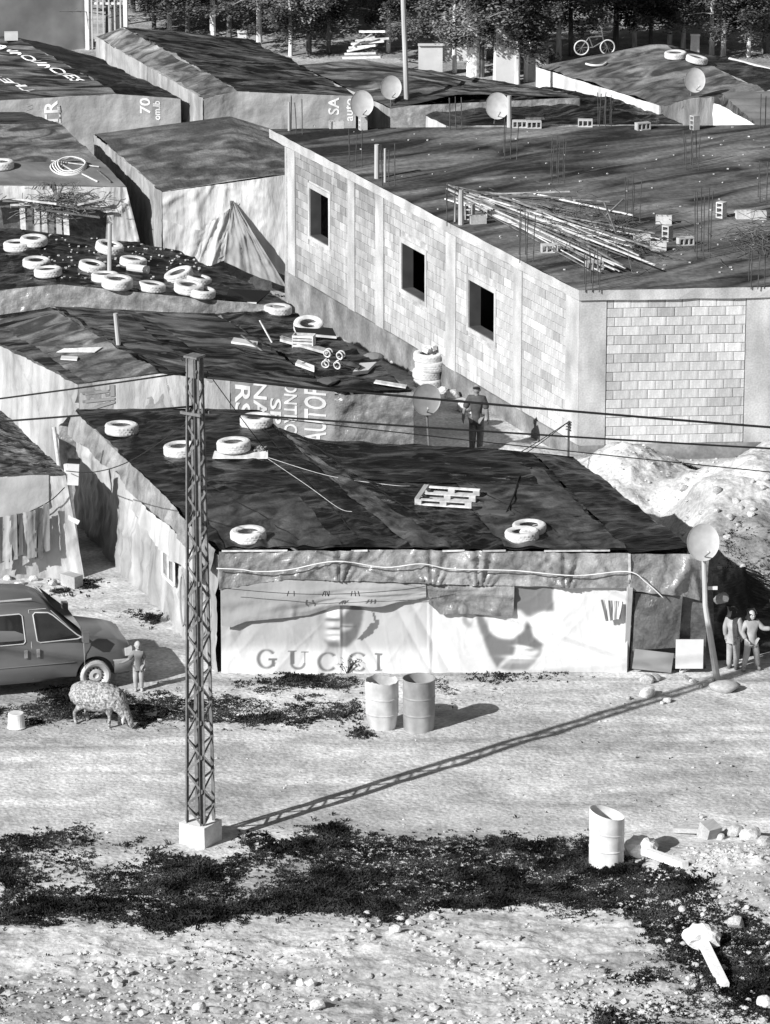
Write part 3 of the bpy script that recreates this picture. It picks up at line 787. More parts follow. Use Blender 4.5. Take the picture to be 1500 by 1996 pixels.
s = Sheet(c0, c1, 0.035, dHC(45, .05)); s.P = s.P - OA; s.build('hung_cloth', W_CLOTH, hutA)
c0 = [PY(832, 1140, YF - 0.11), PY(1002, 1143, YF - 0.11)]; c1 = [PY(836, 1172, YF - 0.10), PY(858, 1194, YF - 0.11), PY(900, 1188, YF - .1), PY(1000, 1198, YF - 0.10)]
s = Sheet(c0, c1, 0.035, dHC(47, .05)); s.P = s.P - OA; s.build('hung_cloth', W_GREY, hutA)
# right-hand annex of the front: dark sheets, cardboard, a white door
E_ = G(1375, 1302, 0)
ann0 = [B_ + Vector((0.02, -0.06, 0)), Vector((E_.x + 0.0, E_.y - 0.02, C_.z - 0.05))]
s = Sheet(ann0, [PY(1226, 1150, YF - 0.12), PY(1320, 1160, YF - 0.1), PY(1374, 1172, E_.y - 0.05)], 0.05, lambda u, v, a, b: 0.07 * np.abs(fbm(u * 1.4 + v * 1.6, v * 0.9 - u, 51, 4)) + 0.08 * crump(u + v * .5, v * .6 - u * .4, 52, 1.3))
s.P = s.P - OA; s.build('annex_skirt', W_GREY, hutA)
s = Sheet([PY(1230, 1150, YF), PY(1374, 1160, E_.y)], [G(1228, 1306, 0), E_], 0.05, d_wall(0.06, 53, 2.5)); s.P = s.P - OA; s.build('annex_wall', W_DGREY, hutA)
s = Sheet([PY(1238, 1156, YF - 0.08), PY(1330, 1160, YF - 0.08)], [PY(1232, 1268, YF - 0.14), PY(1322, 1262, YF - 0.12)], 0.05, lambda u, v, a, b: 0.09 * np.sin(np.pi * np.clip(u / a, 0, 1)) * np.sin(np.pi * v / b) + 0.03 * fbm(u * 3, v * 2, 55, 3))
s.P = s.P - OA; s.build('sagging_sheet', W_DGREY, hutA)
g = Geo(); c = (PY(1343, 1245, YF - 0.16) + PY(1343, 1304, YF - 0.16)) / 2
g.box(Vector(c) - Vector(OA), (0.56, 0.03, 0.62)); g.build('door_panel', WHITEP, hutA)
g = Geo(); c = PY(1272, 1288, YF - 0.17); g.box(Vector(c) - Vector(OA), (0.8, 0.02, 0.42), Matrix.Rotation(0.12, 3, 'Y')); g.build('cardboard_sheet', CARD, hutA)
g = Geo(); g.bar(PY(1227, 1145, YF - 0.2) - Vector(OA), G(1218, 1306, 0) - Vector(OA), 0.1); g.build('corner_post', M('grey_timber_post', 0.3, 0.44, (6, 6, 1), 1, coord='Object'), hutA)
g = Geo(); g.bar(PY(1226, 1080, YF - 0.15) - Vector(OA), PY(1227, 1145, YF - 0.15) - Vector(OA), 0.05); g.build('eave_batten', WOODP, hutA)
for (x0, x1) in ((432, 560), (684, 716), (862, 905), (940, 985), (1060, 1188)):
    g = Geo(); g.bar(PY(x0, 1074, YF - 0.12) - Vector(OA), PY(x1, 1073, YF - 0.12) - Vector(OA), 0.03); g.build('eave_batten', WOODP, hutA)
# pale hose strung along the skirt
pts = [(422, 1108), (470, 1110), (500, 1114), (560, 1111), (655, 1094), (750, 1106), (820, 1099), (880, 1109), (1000, 1112), (1120, 1122), (1222, 1114), (1260, 1136), (1293, 1166)]
def smooth_pts(P, k=6):
    P = [Vector(p) for p in P]; out = []
    for i in range(len(P) - 1):
        p0, p1, p2, p3 = P[max(i - 1, 0)], P[i], P[i + 1], P[min(i + 2, len(P) - 1)]
        for j in range(k):
            t = j / k
            out.append(0.5 * ((2 * p1) + (p2 - p0) * t + (2 * p0 - 5 * p1 + 4 * p2 - p3) * t * t + (3 * p1 - p0 - 3 * p2 + p3) * t ** 3))
    return out + [P[-1]]
g = Geo(); g.tube(smooth_pts([PY(x, y, YF - 0.26) for x, y in pts]), 0.012, 6)
tag(g.build('hose', WIREP, smooth=True), 'pale hose strung along the grey skirt of the poster hut', 'hose')
# side details: door cloth and window frame on the left wall
def left_pt(t, z, out=0.12):
    p = Vector(A_).lerp(GL, t); n = Vector((GL.y - A_.y, A_.x - GL.x, 0)).normalized(); n = -n if n.x > 0 else n
    return Vector((p.x, p.y, z)) + n * out
g = Geo()
for (ta, za, tb, zb_) in ((0.33, 1.0, 0.33, 2.0), (0.25, 1.0, 0.25, 2.0), (0.33, 2.0, 0.25, 2.0), (0.33, 1.0, 0.25, 1.0), (0.29, 1.0, 0.29, 2.0)):
    g.bar(left_pt(ta, za, 0.16) - Vector(OA), left_pt(tb, zb_, 0.16) - Vector(OA), 0.05)
g.build('side_window_frame', WOODP, hutA)
s = Sheet([left_pt(0.33, 1.98, .13), left_pt(0.25, 1.98, .13)], [left_pt(0.33, 1.02, .13), left_pt(0.25, 1.02, .13)], 0.1); s.P = s.P - OA; s.build('side_window_cloth', W_GREY, hutA)
s = Sheet([left_pt(0.52, 2.1, .14), left_pt(0.24, 2.25, .16), left_pt(0.06, 2.2, .15)], [left_pt(0.52, 1.8, .2), left_pt(0.3, 1.62, .2), left_pt(0.06, 1.75, .2)], 0.06, d_wall(0.09, 61, 2.0), True)
s.P = s.P - OA; s.build('side_valance', W_LIGHT, hutA)
for k_ in range(5):
    t0 = 0.05 + 0.035 * k_; P = []
    for j in range(13):
        a = j / 12 * 2 * math.pi; P.append(left_pt(t0 + 0.016 * math.sin(a), 1.0 + 0.55 * math.cos(a) - 0.03 * k_, 0.17))
    g = Geo(); g.tube([p - Vector(OA) for p in P], 0.02, 5, False); g.build('painted_loop', INK_MID, hutA)

# overlapping pieces of tarp and seams on the roof
def overlay(sheet, quad, mat, parent, off=0.014, n=40, name='roof_patch', seed=0):
    q = [np.array(p, float) for p in quad]; V = []; uv = []
    for j in range(n + 1):
        for i in range(n + 1):
            a, b = i / n, j / n; p = (q[0] * (1 - a) + q[1] * a) * (1 - b) + (q[3] * (1 - a) + q[2] * a) * b
            ed = 0.03 * (1 if i in (0, n) or j in (0, n) else 0); p = p + ed * np.array((float(vn(a * 9, b * 9, seed)), float(vn(a * 9, b * 9, seed + 3)))) * 2
            V.append(sheet.at(p[0], p[1], off)); uv.append((p[0], p[1]))
    Fc = [(j * (n + 1) + i, j * (n + 1) + i + 1, (j + 1) * (n + 1) + i + 1, (j + 1) * (n + 1) + i) for j in range(n) for i in range(n)]
    return obj(name, mesh(name, V, Fc, mat, uv, True), parent)
LU, LVv = sA.Lu, sA.Lv
T_PANEL = M('worn_grey_tarp', 0.015, 0.10, (0.7, 1.6, 1), 1.4, 8, (0.36, 0.7), 0.45, 0.4, 0.03, 5.0, dirt=0.4, dscale=0.9, distort=1.0, rotz=0.5, fine=0.2, fscale=20)
overlay(sA, [(LU * .70, .05), (LU * .995, .05), (LU * .985, LVv * .80), (LU * .80, LVv * .80)], T_PANEL, hutA, seed=1)
overlay(sA, [(LU * .47, .05), (LU * .57, .05), (LU * .50, LVv * .93), (LU * .42, LVv * .93)], T_PANEL, hutA, seed=2)
overlay(sA, [(LU * .02, .06), (LU * .30, .06), (LU * .30, LVv * .36), (LU * .06, LVv * .36)], T_PANEL, hutA, seed=3)
overlay(sA, [(LU * .55, LVv * .60), (LU * .95, LVv * .62), (LU * .96, LVv * .97), (LU * .56, LVv * .97)], T_BLACK, hutA, .02, seed=4)
for k_, (a, b) in enumerate((((LU * .22, .1), (LU * .08, LVv * .6)), ((LU * .9, .1), (LU * .78, LVv * .72)), ((LU * .62, .1), (LU * .55, LVv * .9)), ((LU * .36, .1), (LU * .33, LVv * .95)))):
    g = Geo(); g.tube([sA.at(a[0] + (b[0] - a[0]) * t / 14 + .03 * math.sin(t * 1.7), a[1] + (b[1] - a[1]) * t / 14, .012) for t in range(15)], .012, 5); g.build('seam', WIRE, hutA)

# ---- B: hut with the sideways lettered banner, behind
YB = G(155, 750, 2.6).y
b0 = PY(153, 750, YB); b1 = PY(315, 729, YB); b2 = PY(652, 765, YB); b3 = PY(806, 759, YB)
rb0 = G(-60, 640, 2.6); rb1 = G(97, 598, 2.85); rb2 = G(418, 612, 2.45); rb3 = G(562, 604, 2.2)
sB1 = Sheet([b0, b1], [rb0, rb1], 0.07, d_roof(0.05, 61, 0.4, 1.6))
sB2 = Sheet([b1, b2], [rb1, rb2], 0.07, d_roof(0.06, 62, 0.5, 1.3))
sB3 = Sheet([b2, b3], [rb2, rb3], 0.07, d_roof(0.07, 63, 0.8, 1.2))
low = lambda p, d=0: Vector((p.x, p.y, 0.0 + d))
wB = Sheet([b0 + Vector((0, -.03, .02)), b1 + Vector((0, -.03, .02)), b2 + Vector((0, -.03, .02))], [low(b0, 0.2), low(b1, 0.2), low(b2, 0.2)], 0.05,
           lambda u, v, a, b: 0.03 * crump(u, v * .5, 64, 1.0) + 0.02 * fbm(u * 1.2, v * 0.8, 65, 3) + 0.035 * np.abs(vn((u - 1.9) * 3.5 / (0.35 + v * 0.6), v * 0.2, 66)) * np.exp(-((u - 2.4) / 1.1) ** 2) * 2)
wB2 = Sheet([b2 + Vector((0, -.02, -.05)), b3 + Vector((0, -.02, -.05))], [low(b2, 0.2), low(b3, 0.2)], 0.05, lambda u, v, a, b: 0.06 * np.abs(fbm(u * 1.6 + v, v * 1.1, 67, 4)) + 0.06 * crump(u, v, 79, 1.2))
wBl = Sheet([b0, rb0], [low(b0 + Vector((-.1, 0, 0)), -.1), low(rb0, -.1)], 0.08, d_wall(0.16, 68, 2.0), True)
wBr = wall_under([b3, rb3], 69, 0.05, 2.0, 0.15, (1, 0, 0))
hutB = hut('B', 'lettered_hut', 'grey tarpaulin hut with a banner of sideways pale letters under its low gable', low(b0),
           [(sB1, T_DARK), (sB2, T_BLACK2), (sB3, T_BLACK2)], [(wB, W_BANNER, 'front_banner'), (wB2, W_GREY, 'front_sheet'), (wBl, W_SIDE, 'side_wall_tarp'), (wBr, W_DGREY, 'side_wall_tarp')])
def uB(px): return (px - 153) / (652 - 153) * wB.Lu
def vB(py): return (py - 745) / 96.0
for txt, x, ya, yb, h in (('RS', 458, 752, 822, 30), ('NAL', 494, 742, 850, 26), ('SPA', 526, 775, 880, 22), ('CONTRO', 553, 704, 862, 26)):
    # running downwards: baseline on the left, tops of letters to the right
    letter_on(wB, txt, (uB(x), vB(ya)), (uB(x), vB(yb)), (uB(x + h), vB(ya)), INK_PALE, hutB)
letter_on(wB, 'AUTOF', (uB(636), vB(878)), (uB(636), vB(740)), (uB(592), vB(878)), INK_PALE, hutB)
letter_on(wB, 'VIT', (uB(160), vB(822)), (uB(160), vB(752)), (uB(215), vB(822)), INK_DARK, hutB)
# paler left half of the banner is another sheet
s = Sheet([b0 + Vector((.02, -.05, .02)), b1 + Vector((.0, -.05, .02)), PY(448, 743, YB - .05)], [low(b0 + Vector((0.02, -.05, 0)), .2), low(b1 + Vector((0, -.05, 0)), .2), low(PY(445, 745, YB - .05), .2)], 0.05,
          lambda u, v, a, b: 0.015 * fbm(u * 1.2, v * 0.8, 165, 3) + 0.05 * np.abs(vn((u - 1.9) * 2.6 / (0.25 + v * 0.55), v * 0.1, 166)) * np.exp(-((u - 2.35) / 0.8) ** 2) * 2)
OB = np.array(tuple(low(b0))); s.P = s.P - OB; s.build('front_banner', W_LIGHT, hutB)
letter_on(s, 'VIT', ((uB(164)), vB(822)), (uB(164), vB(755)), (uB(222), vB(822)), INK_MID, hutB, 0.02)

overlay(sB1, [(sB1.Lu * .1, .1), (sB1.Lu * .98, .1), (sB1.Lu * .98, sB1.Lv * .9), (sB1.Lu * .3, sB1.Lv * .9)], T_MID, hutB, seed=5)
overlay(sB2, [(sB2.Lu * .05, .1), (sB2.Lu * .25, .1), (sB2.Lu * .4, sB2.Lv * .95), (sB2.Lu * .02, sB2.Lv * .95)], T_DARK, hutB, seed=6)
overlay(sB2, [(sB2.Lu * .5, sB2.Lv * .4), (sB2.Lu * .98, sB2.Lv * .45), (sB2.Lu * .98, sB2.Lv * .97), (sB2.Lu * .45, sB2.Lv * .97)], T_DARK, hutB, seed=7)

# ---- C: hut with the roof full of tyres
YC = G(115, 556, 3.0).y
c0_ = PY(-60, 572, YC); c1_ = PY(115, 554, YC); c2_ = PY(575, 600, YC)
rc0 = G(-120, 440, 2.5); rc1 = G(40, 447, 3.0); rc2 = G(338, 486, 2.35)
sC1 = Sheet([c0_, c1_], [rc0, rc1], 0.09, d_roof(0.05, 71, 0.5, 1.3)); sC2 = Sheet([c1_, PY(440, 586, YC), c2_], [rc1, G(250, 474, 2.6), rc2], 0.08, d_roof(0.06, 72, 0.5, 1.3))
wC = Sheet([c0_ + Vector((0, -.04, .01)), c1_ + Vector((0, -.04, .01)), c2_ + Vector((0, -.04, .01))], [PY(-60, 622, YC - .1), PY(98, 600, YC - .1), PY(575, 640, YC - .1)], 0.06, lambda u, v, a, b: 0.03 * np.abs(fbm(u * 1.3, v * 1.2, 73, 4)) + 0.04 * crump(u, v, 78, 0.9))
wC2 = Sheet([c0_ + Vector((0, 0, -.3)), c1_ + Vector((0, 0, -.3)), c2_ + Vector((0, 0, -.3))], [low(c0_), low(c1_), low(c2_, -.4)], 0.15, d_wall(0.03, 74))
wCr = wall_under([c2_, rc2], 75, 0.05, 2.0, 0.2, (1, 0, 0), zb=-0.6); wCb = wall_under([rc2, rc1, rc0], 76, 0.05, 2.0, 0.2, (0, 1, 0), zb=-0.6)
hutC = hut('C', 'tyre_roof_hut', 'black-roofed hut weighted with many scattered white tyres, grey sheet along its gable', low(c1_),
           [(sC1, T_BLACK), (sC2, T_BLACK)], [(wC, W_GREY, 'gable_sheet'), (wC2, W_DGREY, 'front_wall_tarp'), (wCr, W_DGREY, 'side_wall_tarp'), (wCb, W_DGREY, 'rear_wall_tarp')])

# ---- D: smooth grey roofed hut at the left with an open front full of scrap
YD = G(243, 364, 2.5).y
d0 = PY(-80, 360, YD); d1 = PY(245, 364, YD)
md0 = G(-80, 316, 2.75); md1 = G(198, 316, 2.75); rd0 = G(-80, 242, 3.1); rd1 = G(116, 242, 3.1)
bd0 = G(-80, 219, 2.9); bd1 = G(45, 219, 2.9)
sD1 = Sheet([d0, d1], [md0, md1], 0.09, d_roof(0.02, 81)); sD2 = Sheet([md0, md1], [rd0, rd1], 0.1, d_roof(0.03, 82)); sD3 = Sheet([rd0, rd1], [bd0, bd1], 0.1, d_roof(0.02, 83))
bd1b = bd1 + Vector((0, 2, -1.2)); bd0b = bd0 + Vector((0, 2, -1.2))
sD4 = Sheet([bd0, bd1], [bd0b, bd1b], 0.2)
wD1 = Sheet([PY(-80, 361, YD - .04), PY(245, 365, YD - .04)], [PY(-80, 392, YD - .1), PY(20, 384, YD - .1), PY(60, 402, YD - .1), PY(140, 392, YD - .1), PY(205, 410, YD - .1), PY(250, 405, YD - .1)], 0.06, d_wall(0.04, 84, 2.5))
wD2 = Sheet([PY(212, 365, YD - .06), PY(246, 365, YD - .04)], [PY(205, 470, YD - .2), PY(272, 470, YD - .1)], 0.05, d_wall(0.12, 85, 3.0))
wD3 = Sheet([PY(-80, 362, YD + .9), PY(245, 366, YD + .9)], [low(PY(-80, 362, YD + .9), -.3), low(PY(245, 366, YD + .9), -.3)], 0.2, d_wall(0.03, 86))
wD4 = wall_under([d1, md1, rd1, bd1b], 87, 0.05, 2.0, 0.15, (1, 0, 0), zb=-0.5); wD5 = wall_under([bd1b, bd0b], 88, 0.03, 2, 0.3, (0, 1, 0))
hutD = hut('D', 'grey_roof_hut', 'hut with a smooth grey sheet roof and a hose coil, its front open over scrap', low(d1),
           [(sD1, T_SMOOTH), (sD2, T_MID), (sD3, T_BLACK), (sD4, T_BLACK)], [(wD1, W_LIGHT, 'front_valance'), (wD2, W_LIGHT, 'corner_drape'), (wD3, W_DGREY, 'front_wall_tarp'), (wD4, W_DGREY, 'side_wall_tarp'), (wD5, W_DGREY, 'rear_wall_tarp')])

# ---- E: patched grey roof with draped white walls, against the building's far corner
YE = G(316, 372, 2.55).y
e0 = PY(316, 374, YE); e1 = G(556, 340, 2.92)
re0 = G(184, 262, 2.5); re1 = G(448, 227, 2.95); re2 = G(562, 262, 2.8)
sE1 = Sheet([e0, e0.lerp(e1, 0.55) + Vector((0, 0, 0.05)), e1], [re0, re1, re2], 0.07, d_roof(0.03, 91, 0.6, 1.4))
reb = [p + Vector((0, 1.2, -0.6)) for p in (re0, re1, re2)]
sE2 = Sheet([re0, re1, re2], reb, 0.2)
wE1 = Sheet([e0 + Vector((0, -.04, 0)), e0.lerp(e1, 0.5) + Vector((0, -.04, 0)), e1 + Vector((0, -.04, 0))], [low(e0, .62), low(e0.lerp(e1, 0.3), .42), low(e0.lerp(e1, 0.55), .75), low(e1, 0.05)], 0.05,
            lambda u, v, a, b: 0.10 * np.abs(vn((u - 1.9) * 2.4 / (0.3 + 0.5 * v), v * 0.5, 92)) * np.exp(-((u - 2.0) / 1.3) ** 2) + 0.03 * fbm(u * 1.5, v * 1.2, 93, 4) + 0.05 * crump(u, v * .7, 97, 1.0))
wE2 = Sheet([e0, re0], [low(e0, -.4), low(re0, -.2)], 0.07, d_wall(0.08, 94, 2.5), True)
wE3 = Sheet([e0 + Vector((.2, .6, -.1)), e1 + Vector((0, .6, -.1))], [low(e0 + Vector((.2, .6, 0)), -.5), low(e1 + Vector((0, .6, 0)), -.5)], 0.2)
wE4 = Sheet([e0 + Vector((0, -.08, -.75)), e0.lerp(e1, .3) + Vector((0, -.12, -1.2)), e0.lerp(e1, .62) + Vector((0, -.1, -0.55))], [low(e0, .1), low(e0.lerp(e1, .25), .25), low(e0.lerp(e1, .5), .6)], 0.06, d_wall(0.12, 95, 2.2))
wE5 = Sheet([e0.lerp(e1, .56) + Vector((0, -.10, -.5)), e0.lerp(e1, .58) + Vector((0, -.14, -.5))], [low(e0.lerp(e1, .5), .6) + Vector((0, -.3, 0)), low(e1, -.1) + Vector((0, -.5, 0))], 0.05, d_wall(0.12, 96, 5.0))
hutE = hut('E', 'patched_roof_hut', 'hut with a patched grey tarp roof and draped pale walls beside the block building', low(e0),
           [(sE1, T_PATCH), (sE2, T_DARK)], [(wE1, W_WHITE, 'front_drape'), (wE2, W_SIDE, 'side_wall_tarp'), (wE3, W_DGREY, 'inner_wall'), (wE4, W_WHITE, 'gathered_cloth'), (wE5, W_CLOTH, 'gathered_cloth')])

# ---- F: top-left roof printed with pale words
YFh = G(200, 186, 2.4).y
f0 = PY(-80, 200, YFh); f1 = PY(225, 183, YFh + .1); f2 = PY(352, 192, YFh)
rf0 = G(-200, 75, 2.9); rf1 = G(25, 72, 3.3); rf2 = G(182, 112, 2.4)
sF1 = Sheet([f0, f1], [rf0, rf1], 0.09, d_roof(0.02, 101, 0.4, 1, 0, 0.07, 9)); sF2 = Sheet([f1, f2], [rf1, rf2], 0.1, d_roof(0.04, 102, 0.5, 1.5))
wF = Sheet([f0 + Vector((0, -.03, 0)), f1 + Vector((0, -.03, 0)), f2 + Vector((0, -.03, 0))], [low(f0), low(f1), low(f2)], 0.06, lambda u, v, a, b: 0.05 * np.abs(vn((u - 5.3) * 2.5 / (0.3 + 0.5 * v), v * 0.3, 103)) * np.exp(-((u - 5.6) / 1.2) ** 2) + 0.02 * fbm(u * 1.2, v, 104, 3) + 0.03 * crump(u, v * .6, 106, 1.0))
wFr = wall_under([f2, rf2], 105, 0.04, 2, 0.15, (1, 0, 0))
hutF = hut('F', 'printed_roof_hut', 'dark ribbed hut roof printed with pale words, a lettered banner marked 70 on its front', low(f2),
           [(sF1, T_DARK), (sF2, T_BLACK)], [(wF, W_BANNER, 'front_banner'), (wFr, W_DGREY, 'side_wall_tarp')])
def uF(px): return (px + 80) / 432 * wF.Lu
def vF(py): return (py - 190) / 68.0
letter_on(wF, '70', (uF(293), vF(226)), (uF(293), vF(194)), (uF(272), vF(226)), INK_PALE, hutF)
letter_on(wF, 'om.lb', (uF(312), vF(238)), (uF(312), vF(198)), (uF(298), vF(238)), INK_PALE, hutF)
letter_on(wF, 'TR', (uF(112), vF(252)), (uF(112), vF(196)), (uF(86), vF(252)), INK_PALE, hutF)
letter_on(wF, 'W', (uF(63), vF(216)), (uF(63), vF(198)), (uF(50), vF(216)), INK_MID, hutF)
letter_on(sF1, 'AL ANNOUNCEES', (sF1.Lu * 0.66, sF1.Lv * 0.97), (sF1.Lu * 0.86, sF1.Lv * 0.2), (sF1.Lu * 0.75, sF1.Lv * 0.97), INK_PALE, hutF, 0.03)
letter_on(sF1, 'THE NEW', (sF1.Lu * 0.55, sF1.Lv * 0.06), (sF1.Lu * 0.33, sF1.Lv * 0.58), (sF1.Lu * 0.48, sF1.Lv * 0.06), INK_PALE, hutF, 0.03)

# ---- H: top-centre streaked roof
YH = G(400, 192, 2.5).y
h0 = PY(397, 192, YH); h1 = PY(462, 178, YH + .2); h2 = PY(693, 187, YH)
rh0 = G(188, 72, 2.5); rh1 = G(238, 54, 2.95); rh2 = G(482, 76, 2.4)
sH1 = Sheet([h0, h1], [rh0, rh1], 0.09, d_roof(0.05, 111, 0.6, 1.6)); sH2 = Sheet([h1, h2], [rh1, rh2], 0.09, d_roof(0.06, 112, 0.6, 1.6))
wH1 = Sheet([h0, rh0], [low(h0), low(rh0)], 0.08, d_wall(0.07, 113, 3.0), True)
wH2 = Sheet([h0 + Vector((0, -.03, 0)), h1 + Vector((0, -.03, 0)), h2 + Vector((0, -.03, 0))], [low(h0), low(h1), low(h2)], 0.06, lambda u, v, a, b: 0.05 * np.abs(fbm(u * 1.2, v, 114, 3)) + 0.035 * crump(u, v * .6, 116, 1.0))
wH3 = wall_under([h2, rh2], 115, 0.04, 2, 0.15, (1, 0, 0))
hutH = hut('H', 'streaked_roof_hut', 'hut with a streaked black and grey roof, ribbed pale side wall and lettered grey front', low(h0),
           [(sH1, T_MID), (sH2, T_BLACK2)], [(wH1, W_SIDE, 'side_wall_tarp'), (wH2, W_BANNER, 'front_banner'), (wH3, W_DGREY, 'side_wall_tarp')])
def uH(px): return (px - 397) / 296 * wH2.Lu
def vH(py): return (py - 186) / 66.0
letter_on(wH2, 'SA', (uH(661), vH(226)), (uH(661), vH(190)), (uH(640), vH(226)), INK_PALE, hutH)
letter_on(wH2, 'auto', (uH(688), vH(238)), (uH(688), vH(192)), (uH(674), vH(238)), INK_PALE, hutH)

# ---- I: long dark roof behind the slab, with its pale left edge
YI = G(800, 212, 2.0).y
i0 = G(762, 212, 2.0); i1 = G(800, 206, 2.2); i2 = G(1130, 190, 2.4)
ri0 = G(578, 128, 2.2); ri1 = G(700, 118, 2.7); ri2 = G(1010, 168, 2.3)
sI = Sheet([i0, i1, G(890, 185, 2.3), i2], [ri0, ri1, G(870, 146, 2.5), ri2], 0.1, d_roof(0.05, 121, 0.5, 1.6))
wI1 = Sheet([i0, ri0], [low(i0), low(ri0)], 0.1, d_wall(0.06, 122, 2.5), True); wI2 = wall_under([i0, i1, i2], 123, 0.04, 2, 0.15)
wI3 = wall_under([i2, ri2], 124, 0.04, 2, 0.2, (1, 0, 0)); wI4 = wall_under([ri2, ri1, ri0], 125, 0.04, 2, 0.2, (0, 1, 0))
hutI = hut('I', 'long_roof_hut', 'hut with a long low dark roof and pale side strip, behind two satellite dishes', low(i0),
           [(sI, T_DARK)], [(wI1, W_SIDE, 'side_wall_tarp'), (wI2, W_GREY, 'front_wall_tarp'), (wI3, W_DGREY, 'side_wall_tarp'), (wI4, W_DGREY, 'rear_wall_tarp')])
# ---- J: low black roof just behind the slab
j0 = G(800, 209, 1.9); j1 = G(870, 245, 1.9); j2 = G(1330, 242, 1.9)
rj0 = G(1000, 176, 2.3); rj1 = G(1075, 171, 2.4); rj2 = G(1180, 192, 2.1)
sJ = Sheet([j0, j1, j2], [rj0, rj1, rj2], 0.1, d_roof(0.06, 131, 0.5, 1.4)); wJ1 = wall_under([j0, j1], 132, 0.04, 2, 0.12, (-1, -1, 0)); wJ2 = wall_under([j1, j2], 133, 0.04, 2, 0.2)
wJ3 = wall_under([j2, rj2], 134, 0.04, 2, 0.2, (1, 0, 0))
hutJ = hut('J', 'black_roof_hut', 'low black tarpaulin roof showing just beyond the concrete slab edge', low(j1),
           [(sJ, T_BLACK)], [(wJ1, W_LIGHT, 'side_wall_tarp'), (wJ2, W_GREY, 'front_wall_tarp'), (wJ3, W_DGREY, 'side_wall_tarp')])
# ---- K: top-right grey roof with two tyres
k0 = G(1285, 206, 2.3); k1 = G(1352, 192, 2.4); k2 = G(1490, 178, 2.3)
rk0 = G(1046, 131, 2.3); rk1 = G(1266, 88, 2.9); rk2 = G(1560, 150, 2.2)
sK1 = Sheet([k0, k1, k2], [rk0, rk1, rk1 + Vector((.4, 0, 0))], 0.1, d_roof(0.04, 141, 0.6, 1.4)); sK2 = Sheet([k2, rk2], [rk1 + Vector((.35, 0, .0)), rk1 + Vector((.45, .1, 0))], 0.1, d_roof(0.02, 142))
wK1 = Sheet([k0, rk0], [low(k0), low(rk0)], 0.1, d_wall(0.05, 143, 1.5), True); wK2 = wall_under([k0, k1, k2], 144, 0.05, 2, 0.12); wK3 = wall_under([rk1, rk0], 145, 0.04, 2, 0.2, (0, 1, 0))
hutK = hut('K', 'hip_roof_hut', 'hut with a grey hipped tarp roof and white side wall, two tyres on its ridge', low(k0),
           [(sK1, T_MID), (sK2, T_BLACK2)], [(wK1, W_WHITE, 'side_wall_tarp'), (wK2, W_LIGHT, 'front_wall_tarp'), (wK3, W_DGREY, 'rear_wall_tarp')])
# ---- L: corrugated lean-to at the right edge
l0 = G(1352, 194, 2.2); l1 = G(1475, 245, 1.9); l2 = G(1600, 240, 1.9); l3 = G(1405, 184, 2.35); l4 = G(1600, 172, 2.35)
sL = Sheet([l1, l2], [l3, l4], 0.05, lambda u, v, a, b: 0.04 * np.abs(np.sin(v * 5 + u * 0.7)))
wL = Sheet([l0, G(1405, 205, 2.15), l1], [low(l0), low(G(1405, 205, 2.15)), low(l1)], 0.1, d_wall(0.04, 151, 2)); wL2 = wall_under([l1, l2], 152, .03, 2, .2)
hutL = hut('L', 'lean_to', 'bright corrugated lean-to roof with a sloping white wall beside the hipped hut', low(l0),
           [(sL, T_SMOOTH)], [(wL, W_WHITE, 'side_wall_tarp'), (wL2, W_GREY, 'front_wall_tarp')])
# ---- M: crumpled dark roof hut at the left with laundry on its front
YM = G(135, 1122, 0).y
m0 = PY(-80, 935, YM); m1 = PY(128, 925, YM)
rm0 = G(-90, 745, 2.9); rm1 = G(8, 806, 2.75)
sM = Sheet([m0, m1], [rm0, rm1], 0.05, lambda u, v, a, b: 0.10 * np.abs(fbm(u * 1.1 + v * .6, v * 2.2 - u * 1.0, 161, 4)) + 0.04 * fbm(u * 5, v * 5, 162, 2))
wM1 = Sheet([m0 + Vector((0, -.04, 0)), m1 + Vector((0, -.04, 0))], [G(-80, 1130, -.05), G(165, 1126, -.05)], 0.05, d_wall(0.10, 163, 2.6))
wM2 = Sheet([m0 + Vector((0, -.12, -.02)), PY(60, 926, YM - .1), PY(95, 926, YM - .1)], [PY(-80, 1000, YM - .2), PY(35, 1018, YM - .22), PY(95, 985, YM - .15)], 0.06, lambda u, v, a, b: 0.05 * fbm(u * .6, v * 2, 164, 3))
wM3 = wall_under([m1, rm1], 165, 0.05, 2, 0.12, (1, 0, 0))
CRUMP = M('crumpled_dark_tarp', 0.01, 0.2, (1.2, 3.0, 1), 1.6, 7, (0.4, 0.75), 0.4, 0.5, 0.04, 5.0, dirt=0.5, dscale=1.2, bstretch=(1.5, 4, 1), distort=1.2)
hutM = hut('M', 'laundry_hut', 'hut with a crumpled dark tarp roof, strips of laundry hanging on its pale front', low(m1),
           [(sM, CRUMP)], [(wM1, W_LIGHT, 'front_wall_tarp'), (wM2, W_CLOTH, 'front_valance'), (wM3, W_DGREY, 'side_wall_tarp')])
# ------------------------------------------------------------------ helpers for placing things
def basis(n, spin=0.0):
    n = Vector(n).normalized(); q = Vector((0, 0, 1)).rotation_difference(n)
    return (q @ Quaternion((0, 0, 1), spin))
def put(o, loc, n=(0, 0, 1), spin=0.0, sc=1.0):
    o.rotation_mode = 'QUATERNION'; o.location = loc; o.rotation_quaternion = basis(n, spin); o.scale = (sc, sc, sc) if not isinstance(sc, tuple) else sc
    return o
R = random.Random(11)

